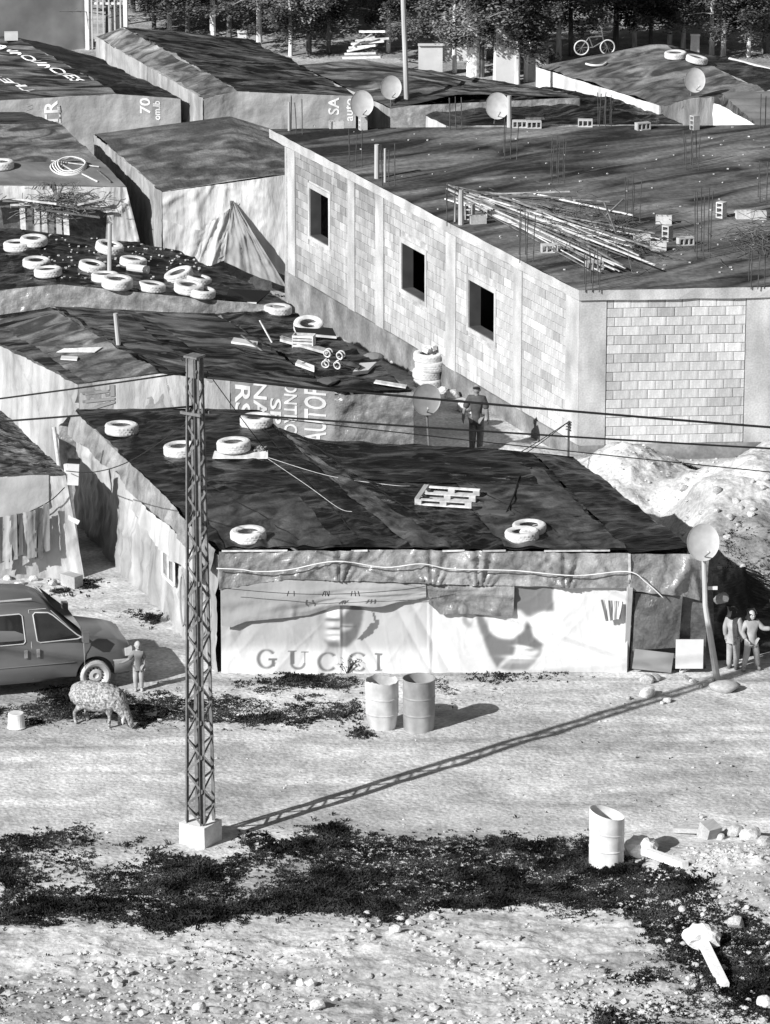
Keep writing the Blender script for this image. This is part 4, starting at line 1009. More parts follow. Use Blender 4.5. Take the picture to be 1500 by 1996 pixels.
# ------------------------------------------------------------------ tyres
def tyre_mesh(Ro, W, Ri):
    w = W / 2
    pr = [(Ro, -w * .62), (Ro, -w * .3), (Ro - .01, -w * .26), (Ro - .01, -w * .14), (Ro, -w * .1), (Ro, w * .1), (Ro - .01, w * .14), (Ro - .01, w * .26), (Ro, w * .3), (Ro, w * .62),
          (Ro - .018, w * .86), (Ro - .05, w), (Ri + .05, w * .97), (Ri + .012, w * .8), (Ri, w * .66), (Ri + .025, w * .58), (Ro - .055, w * .62), (Ro - .05, -w * .62),
          (Ri + .025, -w * .58), (Ri, -w * .66), (Ri + .012, -w * .8), (Ri + .05, -w * .97), (Ro - .05, -w), (Ro - .018, -w * .86)]
    g = Geo(); g.lathe(pr, 52, None, True); m_ = len(pr)
    for j in range(52):                       # tread lugs
        for i in (0, 1, 8, 9) if j % 2 else (4, 5): g.V[j * m_ + i] = Vector((g.V[j * m_ + i].x * .975, g.V[j * m_ + i].y * .975, g.V[j * m_ + i].z))
    me = g.mesh('tyre', TYRE, True); me.set_sharp_from_angle(angle=math.radians(24)); return me
TM = [tyre_mesh(.37, .23, .20), tyre_mesh(.35, .205, .185), tyre_mesh(.39, .26, .22)]
TW = [.23, .205, .26]
def tyre(key, px, py, label, group, v=0, lift=0.0, tilt=(0, 0), sc=1.0):
    h, n = on(key, px, py + 6)
    if h is None: h = G(px, py + 6, 2.4); n = Vector((0, 0, 1))
    n = (n * 0.25 + Vector((0, 0.03, 1)) * 0.75) if key != 'ground' else Vector((0, 0, 1))
    n = (n + Vector((tilt[0], tilt[1], 0))).normalized()
    o = bpy.data.objects.new('tyre', TM[v]); link(o)
    put(o, h + n * (TW[v] / 2 * sc - .015 + lift) , n, R.uniform(0, 6), sc)
    return tag(o, label, 'tyre', group)
CL = {(35, 481): 'white tyre overlapping another tyre at the rear of the crowded black roof', (66, 470): 'white tyre half behind its neighbour at the rear of the crowded black roof', (71, 513): 'white tyre just behind another, left of the upright pipe on the black roof',
      (94, 531): 'white tyre in front of another, nearest the gable peak of the black roof', (179, 520): 'white tyre lying alone between the gable pair and the upright pipe', (212, 484): 'white tyre tilted behind the upright pipe on the black roof',
      (259, 511): 'white tyre touching the white pipe offcut on the black roof', (205, 541): 'white tyre at the foot of the upright pipe, partly covered by a wide tyre', (228, 556): 'wide ribbed white tyre at the gable edge before the upright pipe',
      (295, 560): 'white tyre alone at the gable edge between the pipe and the heap of tyres', (352, 541): 'white tyre propped up steeply at the back of the heap of five tyres', (384, 548): 'white tyre half hidden behind the propped tyre of the heap',
      (367, 566): 'white tyre in the middle of the heap of five tyres', (392, 571): 'white tyre half hidden in the middle of the heap of five tyres', (401, 587): 'white tyre lowest in the heap of five, by the gable edge'}
gC = 'tyres holding down the black roof'
for (x, y, v, lift, tilt) in ((35, 481, 0, .0, (0, 0)), (66, 470, 1, 0, (0, 0)), (71, 513, 1, 0, (.1, 0)), (94, 531, 1, 0, (0, 0)), (179, 520, 1, 0, (.15, 0)), (212, 484, 0, 0, (.25, 0)),
                              (259, 511, 1, 0, (.1, 0)), (205, 541, 1, 0, (0, 0)), (228, 556, 2, .03, (.05, 0)), (295, 560, 1, 0, (0.08, 0)), (352, 541, 0, .05, (-.35, -.1)),
                              (384, 548, 1, .02, (.2, 0)), (367, 566, 0, .05, (.1, 0)), (392, 571, 1, .0, (.1, 0)), (401, 587, 1, .02, (.12, 0))):
    tyre('C', x, y, CL[(x, y)], gC, v, lift, tilt)
tyre('A', 237, 838, 'white tyre alone near the rear corner of the poster hut roof', 'tyres on the poster hut', 0)
tyre('A', 500, 823, 'white tyre on the poster hut roof close under the letters of the banner', 'tyres on the poster hut', 0)
tyre('A', 352, 879, 'white tyre on the poster hut roof partly hidden behind the lattice pylon', 'tyres on the poster hut', 0)
tyre('A', 456, 876, 'white tyre resting on pale boards on the poster hut roof', 'tyres on the poster hut', 0, .06)
tyre('A', 484, 1046, 'white tyre at the front eave of the poster hut beside the pylon', 'tyres on the poster hut', 0)
tyre('A', 1017, 1046, 'white tyre at the front eave of the poster hut, nearer the eave of two', 'tyres on the poster hut', 1, .02)
tyre('A', 1031, 1031, 'white tyre at the front of the poster hut roof, tucked behind another tyre', 'tyres on the poster hut', 1)
tyre('D', 2, 322, 'white tyre on the smooth grey roof with the coil of hose', 'tyres on other roofs', 0)
tyre('K', 1316, 108, 'white tyre at the peak of the hipped grey roof', 'tyres on other roofs', 1, 0.02)
tyre('K', 1356, 117, 'white tyre just below the peak of the hipped grey roof', 'tyres on other roofs', 1, .02, (.2, 0))
tyre('B', 601, 640, 'white tyre leaning on a black board among junk on the lettered hut roof', 'tyres on other roofs', 0, .05, (0, -.35))
tyre('B', 541, 606, 'worn tyre at the junk-strewn rear corner of the lettered hut roof', 'tyres on other roofs', 1, 0.02)
# stack of tyres by the block wall
p = GG(834, 752)
for k_, (dx, v, til) in enumerate(((0.0, 0, 0), (-.03, 0, .03), (.05, 2, -.04), (-.01, 0, .05))):
    o = bpy.data.objects.new('tyre', TM[v]); link(o)
    put(o, p + Vector((dx, 0.02 * k_, .10 + .215 * k_)), (til, -.02, 1), k_ * 1.3)
    tag(o, ['white tyre at the bottom of the stack by the block wall', 'white tyre second from the bottom of the stack by the block wall', 'wide white tyre second from the top of the stack by the block wall', 'white tyre on top of the stack by the block wall'][k_], 'tyre', 'stack of tyres by the wall')
rub = Geo()
for k_ in range(5): rub.box(p + Vector((R.uniform(-.12, .12), R.uniform(-.1, .1), .9 + R.uniform(0, .08))), (.16, .14, .12), Matrix.Rotation(R.uniform(0, 3), 3, 'Z') @ Matrix.Rotation(R.uniform(-.5, .5), 3, 'X'))
tag(rub.build('plastic_bag', M('white_bag', .6, .75, ns=4, coord='Object')), 'crumpled pale bag stuffed in the top tyre of the stack', 'bag')

# ------------------------------------------------------------------ lattice pylon
PB = GG(391, 1640)
PTZ = PY(391, 692, PB.y).z
pyl = thing('lattice_pylon', 'tall grey steel lattice pylon standing on a white concrete block', 'pylon', PB, rz=math.radians(-33))
ph = PTZ - PB.z; b0h = .40
foot = Geo(); foot.box((0, 0, b0h / 2 - .1), (.56, .56, b0h + .2)); foot.build('footing', CONC_W, pyl)
def hw(z): return .190 - .085 * (z - b0h) / (ph - b0h)
for sx, sy in ((1, 1), (1, -1), (-1, 1), (-1, -1)):
    g = Geo(); a = Vector((sx * hw(b0h), sy * hw(b0h), b0h - .02)); b = Vector((sx * hw(ph), sy * hw(ph), ph))
    o1 = Vector((-sx * .036, 0, 0)); o2 = Vector((0, -sy * .036, 0))
    g.bar(a + o1, b + o1, .070, .010, (1, 0, 0)); g.bar(a + o2, b + o2, .010, .070, (1, 0, 0))
    g.build('leg', STEEL, pyl)
nseg = 26
for fi, (ax, sg) in enumerate((('x', 1), ('x', -1), ('y', 1), ('y', -1))):
    for k_ in range(nseg):
        z0 = b0h + (ph - b0h - .25) * k_ / nseg; z1 = b0h + (ph - b0h - .25) * (k_ + 1) / nseg
        s_ = 1 if (k_ + fi) % 2 else -1
        for (za, zb_, sl) in ((z0, z1, s_),):
            a = (s_ * hw(za), sg * (hw(za) + .006)); b = (-s_ * hw(zb_), sg * (hw(zb_) + .006))
            A3 = Vector((a[0], a[1], za)) if ax == 'x' else Vector((a[1], a[0], za)); B3 = Vector((b[0], b[1], zb_)) if ax == 'x' else Vector((b[1], b[0], zb_))
            g = Geo(); g.bar(A3, B3, .042, .010, (0, 1, 0) if ax == 'x' else (1, 0, 0)); g.build('brace', STEEL, pyl)
g = Geo(); g.box((0, 0, ph - .02), (.28, .28, .035)); g.build('cap_plate', STEEL, pyl)
for zc_, wd in ((ph - 1.05, .22),):
    g = Geo()
    for s_ in (1, -1): g.bar((-wd, s_ * (hw(zc_) + .02), zc_), (wd, s_ * (hw(zc_) + .02), zc_), .05)
    g.build('crossarm', STEEL, pyl)
g = Geo(); g.box((0, -hw(ph - .2) - .012, ph - .22), (.2, .006, .34)); g.build('plate', STEEL, pyl)

# ------------------------------------------------------------------ overhead cables
def cable(pts, r, label, sag=0.0, mat=WIRE):
    P = [];
    for i in range(len(pts) - 1):
        a, b = Vector(pts[i]), Vector(pts[i + 1])
        for j in range(16):
            t = j / 16; q = a.lerp(b, t); q.z -= sag * 4 * t * (1 - t); P.append(q)
    P.append(Vector(pts[-1]))
    g = Geo(); g.tube(P, r, 6); return tag(g.build('overhead_cable', mat, smooth=True), label, 'cable', 'overhead cables')
yP = PB.y
cable([PY(-1500, 905, yP + 1.5), PY(378, 724, yP)], .016, 'overhead cable running from the pylon head past the white side wall', .25)
cable([PY(402, 736, yP), PY(2600, 905, yP + 2.5)], .022, 'thick overhead cable crossing the block wall, highest of the cables there', .12)
cable([PY(-1500, 900, yP + 1.5), PY(378, 792, yP)], .018, 'overhead cable from the pylon waist across the white side wall', .12)
cable([PY(402, 803, yP), PY(2600, 925, yP + 2.5)], .018, 'overhead cable crossing the foot of the block wall below the thick one', .1)
cable([PY(404, 800, yP), PY(2600, 1020, yP + 2.5)], .010, 'thin overhead cable crossing the earth mound and footing', .1)
def wire(pts, r, label, mat=WIRE, cat='wire', name='wire'):
    g = Geo(); g.tube(smooth_pts(pts), r, 5); return tag(g.build(name, mat, smooth=True), label, cat)
yA = YF + 4
wire([PY(404, 725, yP), PY(470, 815, 86.5), on('A', 520, 885)[0] + Vector((0, 0, .05))], .010, 'dark stay wire slanting from the pylon head to the boards on the roof')
wire([PY(378, 815, yP), PY(260, 895, 82), PY(185, 920, 87), PY(128, 918, YM - .2)], .011, 'dark wire sagging from the pylon to the meter box pole')
wire([on('A', 515, 893)[0] + Vector((0, 0, .04)), on('A', 600, 950)[0] + Vector((0, 0, .03)), on('A', 660, 993)[0] + Vector((0, 0, .03)), on('A', 686, 1000)[0] + Vector((0, 0, .03))], .007, 'pale cord lying slack across the black roof of the poster hut', PVC)
wire([on('A', 515, 893)[0] + Vector((0, 0, .04)), on('A', 640, 930)[0] + Vector((0, 0, .03)), on('A', 760, 948)[0] + Vector((0, 0, .03)), on('A', 800, 950)[0] + Vector((0, 0, .03))], .007, 'pale cord from the boards to the pallet on the black roof', PVC)
pst = GG(1107, 905)
ppt = Vector((pst.x, pst.y, PY(1107, 822, pst.y).z))
g = Geo(); g.tube([pst, ppt], .03, 6)
g.tube(smooth_pts([ppt + Vector((.06 * math.sin(k_ * 1.9), .06 * math.cos(k_ * 1.9), -.02 * k_)) for k_ in range(12)]), .014, 5)
tag(g.build('cable_post', REBAR), 'thin dark post knotted with cable behind the corner of the poster hut', 'post')
for k_, (x, y) in enumerate(((915, 930), (935, 935))):
    q = on('A', x, y)[0]
    wire([ppt, ppt.lerp(q, .5) - Vector((0, 0, .08)), q + Vector((0, 0, .03))], .010, ['dark wire from the knotted post down to the roof, longer of two', 'dark wire from the knotted post down to the roof, shorter of two'][k_])
# washing line with pegs on the poster wall
yl = YF - .5
line = smooth_pts([PY(x, y, yl) for x, y in ((432, 1146), (520, 1154), (600, 1158), (680, 1157), (780, 1150), (830, 1142), (850, 1138))])
wl_ = thing('washing_line', 'washing line with dark pegs strung before the poster wall', 'washing line', line[0])
g = Geo(); g.tube([q - line[0] for q in line], .007, 5); g.build('line', WIRE, wl_)
for x in (561, 573, 630, 634, 638, 641, 685, 692, 699):
    q = min(line, key=lambda w: abs(CX + F * w.x / (w.y / math.cos(PITCH)) - x * 1.0))
    g = Geo(); q = PY(x, 1157, yl) - line[0]; g.box(q, (.018, .014, .11), Matrix.Rotation(R.uniform(-.35, .35), 3, 'Y')); g.build('peg', WIRE, wl_)
# small cloth at the poster wall's right end
s = Sheet([PY(1170, 1168, YF - .14), PY(1214, 1172, YF - .14)], [PY(1180, 1208, YF - .16), PY(1192, 1206, YF - .17), PY(1208, 1204, YF - .16)], .02, d_wall(.08, 77, 8))
tag(s.build('laundry_cloth', M('striped_cloth', .12, .7, (14, 1, 1), 1.0, 2, (.45, .55), rough=.9)), 'small striped cloth pegged at the end of the poster wall', 'cloth')

# ------------------------------------------------------------------ satellite dishes
def dish(label, px, py, pos, D, face, mast_to, mat=DISHM, arm=True, mast_r=.03, name='satellite_dish'):
    t = thing(name, label, 'dish', mast_to, 'satellite dishes')
    c = Vector(pos) - Vector(mast_to); n = Vector(face).normalized()
    q = basis(n); Mx = Matrix.Translation(c) @ q.to_matrix().to_4x4() @ Matrix.Diagonal((1, 1.1, 1, 1))
    r = D / 2; dp = .085 * D
    pr = [(0.002 + r * k_ / 9, -dp + dp * (k_ / 9) ** 2) for k_ in range(10)] + [(r + .008, .006), (r + .004, -.012)] + [(0.002 + r * k_ / 9, -dp - .012 + dp * (k_ / 9) ** 2) for k_ in range(9, -1, -1)]
    g = Geo(); g.lathe(pr, 40, Mx); g.build('reflector', mat, t, smooth=True)
    back = c - n * (dp + .05)
    g = Geo(); g.tube([back, back + Vector((0, 0, -.05))], .045, 8); g.bar(back, c - n * dp, .06); g.build('bracket', STEEL, t)
    if arm:
        lo = c + q @ Vector((0, 0, 0)) - Vector((0, 0, 1)) * r * .98
        tip = c + n * D * .55 - Vector((0, 0, .35 * D))
        g = Geo(); g.tube([lo, tip], .012, 6); g.build('arm', STEEL, t)
        g = Geo(); g.tube([tip - n * .02, tip - n * .1 + Vector((0, 0, .02))], [.02, .028], 8); g.build('receiver', PVC, t)
    g = Geo(); g.tube([Vector((0, 0, -.05)), back], mast_r, 8); g.build('mast', STEEL, t)
    return t
fc = (.34, -.86, .30)
# front dish on its leaning pole
pb = GG(1398, 1326); pos = PY(1370, 1057, pb.y - .1)
dish('pale dish on a leaning timber pole at the corner of the poster hut', 0, 0, pos, .68, (.30, -.88, .34), PY(1372, 1108, pb.y), mast_r=.022)
g = Geo(); g.tube([PY(1371, 1090, pb.y), PY(1374, 1180, pb.y), pb + Vector((0, 0, -.05))], [.045, .055, .075], 9)
tag(g.build('timber_pole', M('weathered_pole', .34, .5, (5, 5, .7), 1.2, coord='Object')), 'leaning pale timber pole carrying the dish beside the poster hut', 'pole')
h = on('I', 705, 222)[0] or G(705, 235, 2.0)
dish('pale dish in front of the lettered grey hut wall, at the corner of the slab', 0, 0, PY(705, 203, SP[3].y - .4), .66, fc, slab_at(704, 243), mast_r=.018)
h = on('I', 762, 209)[0]; h = h or G(762, 209, 2.0)
dish('pale dish on the pale eave of the long roof beside the tall timber pole', 0, 0, Vector((h.x, h.y - .1, h.z)) + Vector((0, 0, .62)), .66, fc, h, mast_r=.018)
dish('pale speckled dish beside the short steel pipe on the slab edge', 0, 0, PY(969, 207, slab_at(975, 246).y), .66, (.2, -.86, .3), slab_at(963, 238), mast_r=.022)
h = on('K', 1345, 186)[0]; h = h or G(1345, 186, 2.3)
dish('pale dish next to the white-walled lean-to on a thin post', 0, 0, PY(1354, 157, h.y - .2), .68, (.36, -.84, .32), h, mast_r=.02)
h = Vector((PY(846, 900, 95.9).x, 95.9, 0))
dish('dish with shade painted grey on its face, on a post between the tyre stack and the poster hut', 0, 0, PY(831, 779, h.y - .1), .63, (.12, -.93, .25), h, DISH_SHADE, mast_r=.028)

# ------------------------------------------------------------------ poles on and between the huts
def pole(top, bot, r, label, mat=WOODP, name='pole', cat='pole'):
    g = Geo(); g.tube([bot, top], [r * 1.1, r], 9); return tag(g.build(name, mat, smooth=False), label, cat)
h = G(795, 205, 2.1); pole(PY(783, -70, h.y), Vector((h.x, h.y, 1.0)), .075, 'tall pale timber pole rising from the long roof into the trees', M('tall_pole_wood', .32, .5, (4, 4, .5), 1.2, coord='Object'), 'utility_pole')
h = on('C', 213, 540)[0]; pole(PY(214, 436, h.y), h, .052, 'pale pipe standing upright among the tyres on the black roof', PVC, 'pipe', 'pipe')
h = on('B', 231, 672)[0]; pole(PY(225, 611, h.y), h, .055, 'pale leaning stub pipe on the lettered hut roof', PVC, 'pipe', 'pipe')
h = GG(180, 300); pole(PY(168, 136, h.y), h, .055, 'thin bare pole standing beside the printed roof hut', BARKD)
h = on('D', 120, 240)[0] or G(120, 240, 3.0); 
g = Geo(); g.tube([PY(118, 240, h.y), PY(117, 218, h.y)], .035, 7); g.tube([PY(117, 220, h.y), PY(115, 206, h.y)], .06, 7)
tag(g.build('pole_stub', M('pole_wrap', .05, .5, (2, 2, 14), 1.0, coord='Object')), 'short wrapped pole end at the ridge of the smooth grey roof', 'post')
h = G(1327, 230, 0); pole(PY(1320, 124, h.y), Vector((h.x, h.y, .5)), .05, 'thin pale timber post before the hipped grey roof', WOODP, 'timber_post', 'post')
h = GG(142, 1118); pole(PY(105, 832, h.y + .3), h, .045, 'leaning pale pole with a cable knot at the corner of the laundry hut', WOODP)
h2 = GG(155, 1120); pole(PY(129, 905, h2.y), h2, .06, 'stout pale corner pole of the laundry hut', WOODP, 'timber_pole')
c = PY(143, 922, h2.y - .12)
mb = thing('meter_box', 'pale meter box with a dark lid on the corner pole of the laundry hut', 'box', c - Vector((0, 0, .27)))
g = Geo(); g.box((0, 0, .27), (.24, .18, .5), Matrix.Rotation(.06, 3, 'Y')); g.build('case', WHITEP, mb)
g = Geo(); g.box((.015, 0, .54), (.27, .22, .05), Matrix.Rotation(.06, 3, 'Y')); g.build('lid', WIRE, mb)
g = Geo(); g.box(PY(137, 1010, h2.y - .15), (.42, .03, .1), Matrix.Rotation(.5, 3, 'Y')); tag(g.build('board', WOODP), 'short pale board nailed slanting to the corner pole of the laundry hut', 'board')
# laundry strips
strips = [(2, 1008, 1100), (14, 1005, 1112), (26, 1003, 1095), (38, 1001, 1085), (50, 998, 1102), (62, 996, 1090), (76, 990, 1092), (90, 982, 1078)]
cl = [M('dark_laundry', .04, .12, (6, .6, 1), 1.0, rough=.9), M('grey_laundry', .14, .26, (6, .6, 1), 1.0, rough=.9), M('pale_laundry', .3, .44, (6, .6, 1), 1.0, rough=.9)]
lb = ['dark narrow strip of laundry hanging on the laundry hut', 'grey narrow strip of laundry hanging on the laundry hut', 'pale narrow strip of laundry hanging on the laundry hut']
for k_, (x, y0, y1) in enumerate(strips):
    w = 5 + (k_ * 7 % 4); q = (k_ * 2) % 3 if k_ < 6 else (0 if k_ == 6 else 1)
    s = Sheet([PY(x - w, y0, YM - .34), PY(x + w, y0 - 1, YM - .34)], [PY(x - w - 1, y1, YM - .34), PY(x + w + 2, y1 - 6, YM - .34)], .03, d_wall(.07, 200 + k_, 9))
    tag(s.build('laundry_strip', cl[q]), lb[q], 'laundry', 'laundry on the laundry hut')
wire([PY(-30, 1018, YM - .32), PY(40, 1004, YM - .32), PY(95, 978, YM - .3), PY(126, 950, YM - .2)], .012, 'dark line holding the laundry strips', WIRE, 'line', 'laundry_line')

# ------------------------------------------------------------------ rebar and pipes on the slab
RB = [(578, 256, 184, 4), (693, 322, 248, 4), (757, 356, 278, 4), (883, 432, 352, 4), (888, 248, 184, 5), (994, 305, 224, 4), (1086, 351, 272, 6), (1178, 243, 182, 6), (1232, 427, 346, 5),
      (1347, 326, 248, 6), (1368, 497, 368, 6), (1025, 503, 410, 5), (1153, 560, 486, 6), (1491, 390, 312, 4), (1474, 553, 484, 4), (1489, 246, 180, 3)]
RBL = ['at the slab corner by a thin pipe', 'on the slab edge behind the first stout pipe', 'around the stout grey pipe above the first window', 'beside the stout pale pipe above the last window', 'at the slab rear below the tall timber pole', 'below the speckled dish on the slab',
       'standing clear in the middle of the slab', 'at the slab rear near the block on edge', 'just behind the batten pile on the slab', 'on the slab before the askew block', 'between the rubble and the single standing block', 'at the near ends of the pale battens', 'at the front corner of the slab', 'behind the pair of side by side blocks',
       'at the front edge of the slab by the brushwood', 'at the rear edge of the slab by the lean-to']
for k_, (x, y, yt, nb) in enumerate(RB):
    b = slab_at(x, y); zt_ = PY(x, yt, b.y).z
    t = thing('rebar_cluster', 'cluster of upright rusty starter bars ' + RBL[k_], 'rebar', b, 'starter bars on the roof slab')
    for j in range(nb):
        dx = (-.16 + .32 * (j % 3) / 2) if nb > 3 else -.15 + .15 * j; dy = (-.35 if j < 3 else .35) + R.uniform(-.08, .08)
        hgt = (zt_ - b.z) * R.uniform(.82, 1.05)
        g = Geo(); lean = Vector((R.uniform(-.05, .05), R.uniform(-.05, .05), 0))
        g.tube([Vector((dx, dy, -.05)), Vector((dx, dy, hgt * .5)) + lean * .3, Vector((dx, dy, hgt)) + lean], .013, 5); g.build('bar', REBAR, t)
for (x, y, yt, r, lab) in ((734, 348, 282, .062, 'stout grey pipe standing on the slab edge above the first window'), (750, 355, 290, .03, 'thin grey pipe standing on the slab edge beside the stout one'),
                           (898, 438, 370, .066, 'stout pale pipe standing on the slab edge above the last window'), (886, 432, 386, .025, 'thin short pipe on the slab edge by the stout pale pipe'),
                           (563, 255, 199, .03, 'thin pale pipe at the far corner of the slab'), (992, 248, 187, .06, 'pale pipe standing on the slab beside the speckled dish')):
    b = slab_at(x, y); pole(PY(x, yt, b.y), b - Vector((0, 0, .05)), r, lab, PVC, 'pipe', 'pipe')

# ------------------------------------------------------------------ hollow blocks lying on the slab
def hollow_mesh():
    g = Geo(); L, W, H, t = .4, .2, .2, .03
    g.box((0, W / 2 - t / 2, 0), (L, t, H)); g.box((0, -W / 2 + t / 2, 0), (L, t, H))
    for x in (-L / 2 + t / 2, -L / 6, L / 6, L / 2 - t / 2): g.box((x, 0, 0), (t, W - 2 * t, H))
    return g.mesh('hollow_block', M('loose_block', .36, .5, ns=3, rough=.95, coord='Object', objrand=.2, fine=.12, fscale=20))
HB = hollow_mesh()
gl = 'loose hollow blocks on the roof slab'
for (x, y, side, rz, lab) in ((655, 250, 0, .1, 'pale loose block at the rear corner of the slab'), (707, 253, 2, .3, 'loose block with dark cells beside the dish on the slab'),
                              (1012, 249, 1, .0, 'hollow block on edge at the rear of the slab, touching another'), (1040, 250, 1, .05, 'hollow block on edge at the rear of the slab with a board on it'),
                              (1140, 247, 1, -.05, 'hollow block on edge at the rear of the slab below the starter bars'), (1252, 253, 1, .4, 'hollow block turned askew at the rear of the slab'),
                              (1353, 253, 2, .5, 'hollow block at the rear of the slab near the lean-to'), (1405, 424, 2, .9, 'loose block standing on end near two side by side blocks'),
                              (1449, 426, 0, .12, 'pale block of a side by side pair on the slab'), (1477, 427, 0, .0, 'pale block of a side by side pair on the slab'),
                              (1293, 436, 0, -.1, 'pale block at the top of the rubble among the battens'), (1250, 472, 0, .1, 'pale block at the left of the rubble among the battens'),
                              (1282, 488, 0, -.05, 'pale block in front of the rubble among the battens'), (1300, 470, 2, .9, 'tipped block in the middle of the rubble'),
                              (1335, 478, 1, .3, 'hollow block at the right of the rubble among the battens'), (931, 436, 0, .2, 'pale block beside the stout pale pipe'),
                              (915, 428, 2, 1.2, 'block stood on end behind the stout pale pipe'), (962, 424, 0, .6, 'pale block lying apart near the stout pale pipe'),
                              (1158, 525, 1, .2, 'hollow block on edge near the front corner of the slab'), (1070, 492, 1, .1, 'hollow block on edge under the ends of the battens')):
    b = slab_at(x, y); o = bpy.data.objects.new('hollow_block', HB); link(o)
    rt = {0: (0, 0, rz), 1: (math.pi / 2, 0, rz), 2: (0, math.pi / 2, rz)}[side]
    o.rotation_euler = rt; o.location = b + Vector((0, 0, .195 if side == 2 else .1)); tag(o, lab, 'block', gl)
g = Geo(); b = slab_at(1042, 247); g.box(b + Vector((0, 0, .22)), (.5, .2, .025), Matrix.Rotation(.1, 3, 'Z')); tag(g.build('board', WOODD), 'dark short board lying on a hollow block at the rear of the slab', 'board')
# long battens and the brushwood heap
gb = 'battens piled on the slab'
for k_ in range(46):
    x0 = 860 + R.uniform(0, 150); y0 = 372 + (x0 - 860) * .25 + R.uniform(-8, 22); x1 = x0 + R.uniform(170, 330); y1 = y0 + (x1 - x0) * (.34 + R.gauss(0, .15))
    a = slab_at(x0, y0); b = slab_at(min(x1, 1330), min(y1, 535)); zz = .04 + .22 * R.random() * math.exp(-((x0 + x1) / 2 - 1120) ** 2 / 20000)
    a.z += zz + R.uniform(0, .03); b.z += zz + R.uniform(0, .05)
    g = Geo(); g.bar(a, b, R.uniform(.018, .04)); pale = k_ % 5 < 2
    tag(g.build('batten', WOODP if pale else WOODD), ['dark long thin batten in the slanting pile on the slab', 'pale long thin batten in the slanting pile on the slab'][pale], 'batten', gb)
for (x0, y0, x1, y1, h0_, h1_, lab) in ((1040, 385, 1235, 428, .1, .1, 'single long pale batten lying above the pile on the slab'), (1200, 470, 1175, 398, .2, .9, 'dark batten propped upright from the pile'),
                                        (1180, 440, 1212, 398, .25, .6, 'dark forked stick propped in the pile')):
    a = slab_at(x0, y0); b = Vector((slab_at(x1, y0 - 12).x, a.y + .3, a.z + h1_)) if h1_ > .3 else slab_at(x1, y1); a.z += h0_
    if h1_ <= .3: b.z += h1_
    g = Geo(); g.bar(a, b, .035); tag(g.build('batten', WOODD if 'dark' in lab else WOODP), lab, 'batten')
g = Geo()
for k_ in range(620):
    cx = R.gauss(1150, 75); cy = 455 + (cx - 1150) * .22 + R.gauss(0, 22)
    if k_ % 5 == 0: cx = R.gauss(1470, 35); cy = 475 + R.gauss(0, 16)
    if cy > 540 or cx > 1560: continue
    p_ = slab_at(cx, cy); p_.z += .02 + abs(R.gauss(0, .13)); L = R.uniform(.25, .9); a_ = R.gauss(-.5, .7); e_ = R.gauss(.05, .3)
    d_ = Vector((math.cos(a_) * math.cos(e_), math.sin(a_) * math.cos(e_), math.sin(e_))) * L / 2
    m_ = p_ + Vector((R.uniform(-.06, .06), R.uniform(-.06, .06), R.uniform(0, .08))); lo_ = p_ - d_; hi_ = p_ + d_
    lo_.z = max(lo_.z, ZS + .01); hi_.z = max(hi_.z, ZS + .01)
    g.tube([lo_, m_, hi_], .008, 3, False)
tag(g.build('brushwood', WOODD), 'tangled dark brushwood heaped on the slab', 'brushwood', kind='stuff')
g = Geo(); RR2 = random.Random(4)
for k_ in range(170):
    u_, v_ = RR2.random(), RR2.random()
    x_ = 560 + 940 * RR2.random(); y_ = 245 + 300 * RR2.random()
    if y_ > 245 + (x_ - 527) * .53 - 8: continue
    r_ = RR2.uniform(.012, .03); b = slab_at(x_, y_); g.box(b + Vector((0, 0, r_ * .4)), (r_ * 2, r_ * 1.5, r_), Matrix.Rotation(RR2.uniform(0, 3), 3, 'Z'))
tag(g.build('rubble_chips', STONES), 'pale chips of rubble scattered over the roof slab', 'rubble', kind='stuff')
# ------------------------------------------------------------------ parked van
VAN_P = M('grey_van_paint', .09, .16, (.5, .5, 2.5), .8, 4, (.35, .65), rough=.28, spec=.8, coord='Object', dirt=.15, dscale=1.2)
GLASS = M('dark_window_glass', .012, .03, ns=.8, rough=.04, spec=.6, coord='Object')
TRIM = M('pale_window_rubber', .4, .55, ns=3, coord='Object'); BUMP = M('bumper_plastic', .28, .38, ns=3, rough=.6, coord='Object')
RIMM = M('wheel_rim', .45, .6, ns=3, rough=.5, coord='Object')
wc = G(187, 1346, 0); vh = math.radians(16)
vloc = Vector((wc.x, wc.y, 0)) + Vector((math.cos(vh), math.sin(vh), 0)) * .78 + Vector((-math.sin(vh), math.cos(vh), 0)) * .88
van = thing('parked_van', 'dull grey panel van parked nose towards the poster hut', 'van', (vloc.x, vloc.y, 0), rz=vh)
ST = [(0.0, .34, .74, .74), (-.02, .30, .84, .80), (-.10, .28, .93, .85), (-.32, .28, 1.0, .88), (-.92, .28, 1.13, .90), (-1.30, .28, 1.47, .91), (-1.66, .28, 1.77, .915), (-1.95, .28, 1.90, .92), (-2.4, .28, 1.945, .92), (-3.4, .28, 1.955, .92), (-4.4, .28, 1.945, .92), (-4.62, .30, 1.88, .90), (-4.68, .36, 1.7, .87)]
RP = [(0, 0), (.90, 0), (.985, .06), (1, .2), (1, .42), (.985, .58), (.90, .88), (.84, .955), (.72, .99), (0, 1.0)]
def van_hw(z, zr=1.95, zb=.28, w=.92):
    t = (z - zb) / (zr - zb); ks = [r[1] for r in RP]
    return w * float(np.interp(t, ks[1:], [r[0] for r in RP][1:]))
V = []; Fc = []; prof = []
for (x, zb, zr, w) in ST:
    half = [(w * a, zb + (zr - zb) * b) for a, b in RP]
    ring = [(x, -y, z) for y, z in half] + [(x, y, z) for y, z in half[-2:0:-1]]
    V += ring
nr_ = len(RP) * 2 - 2
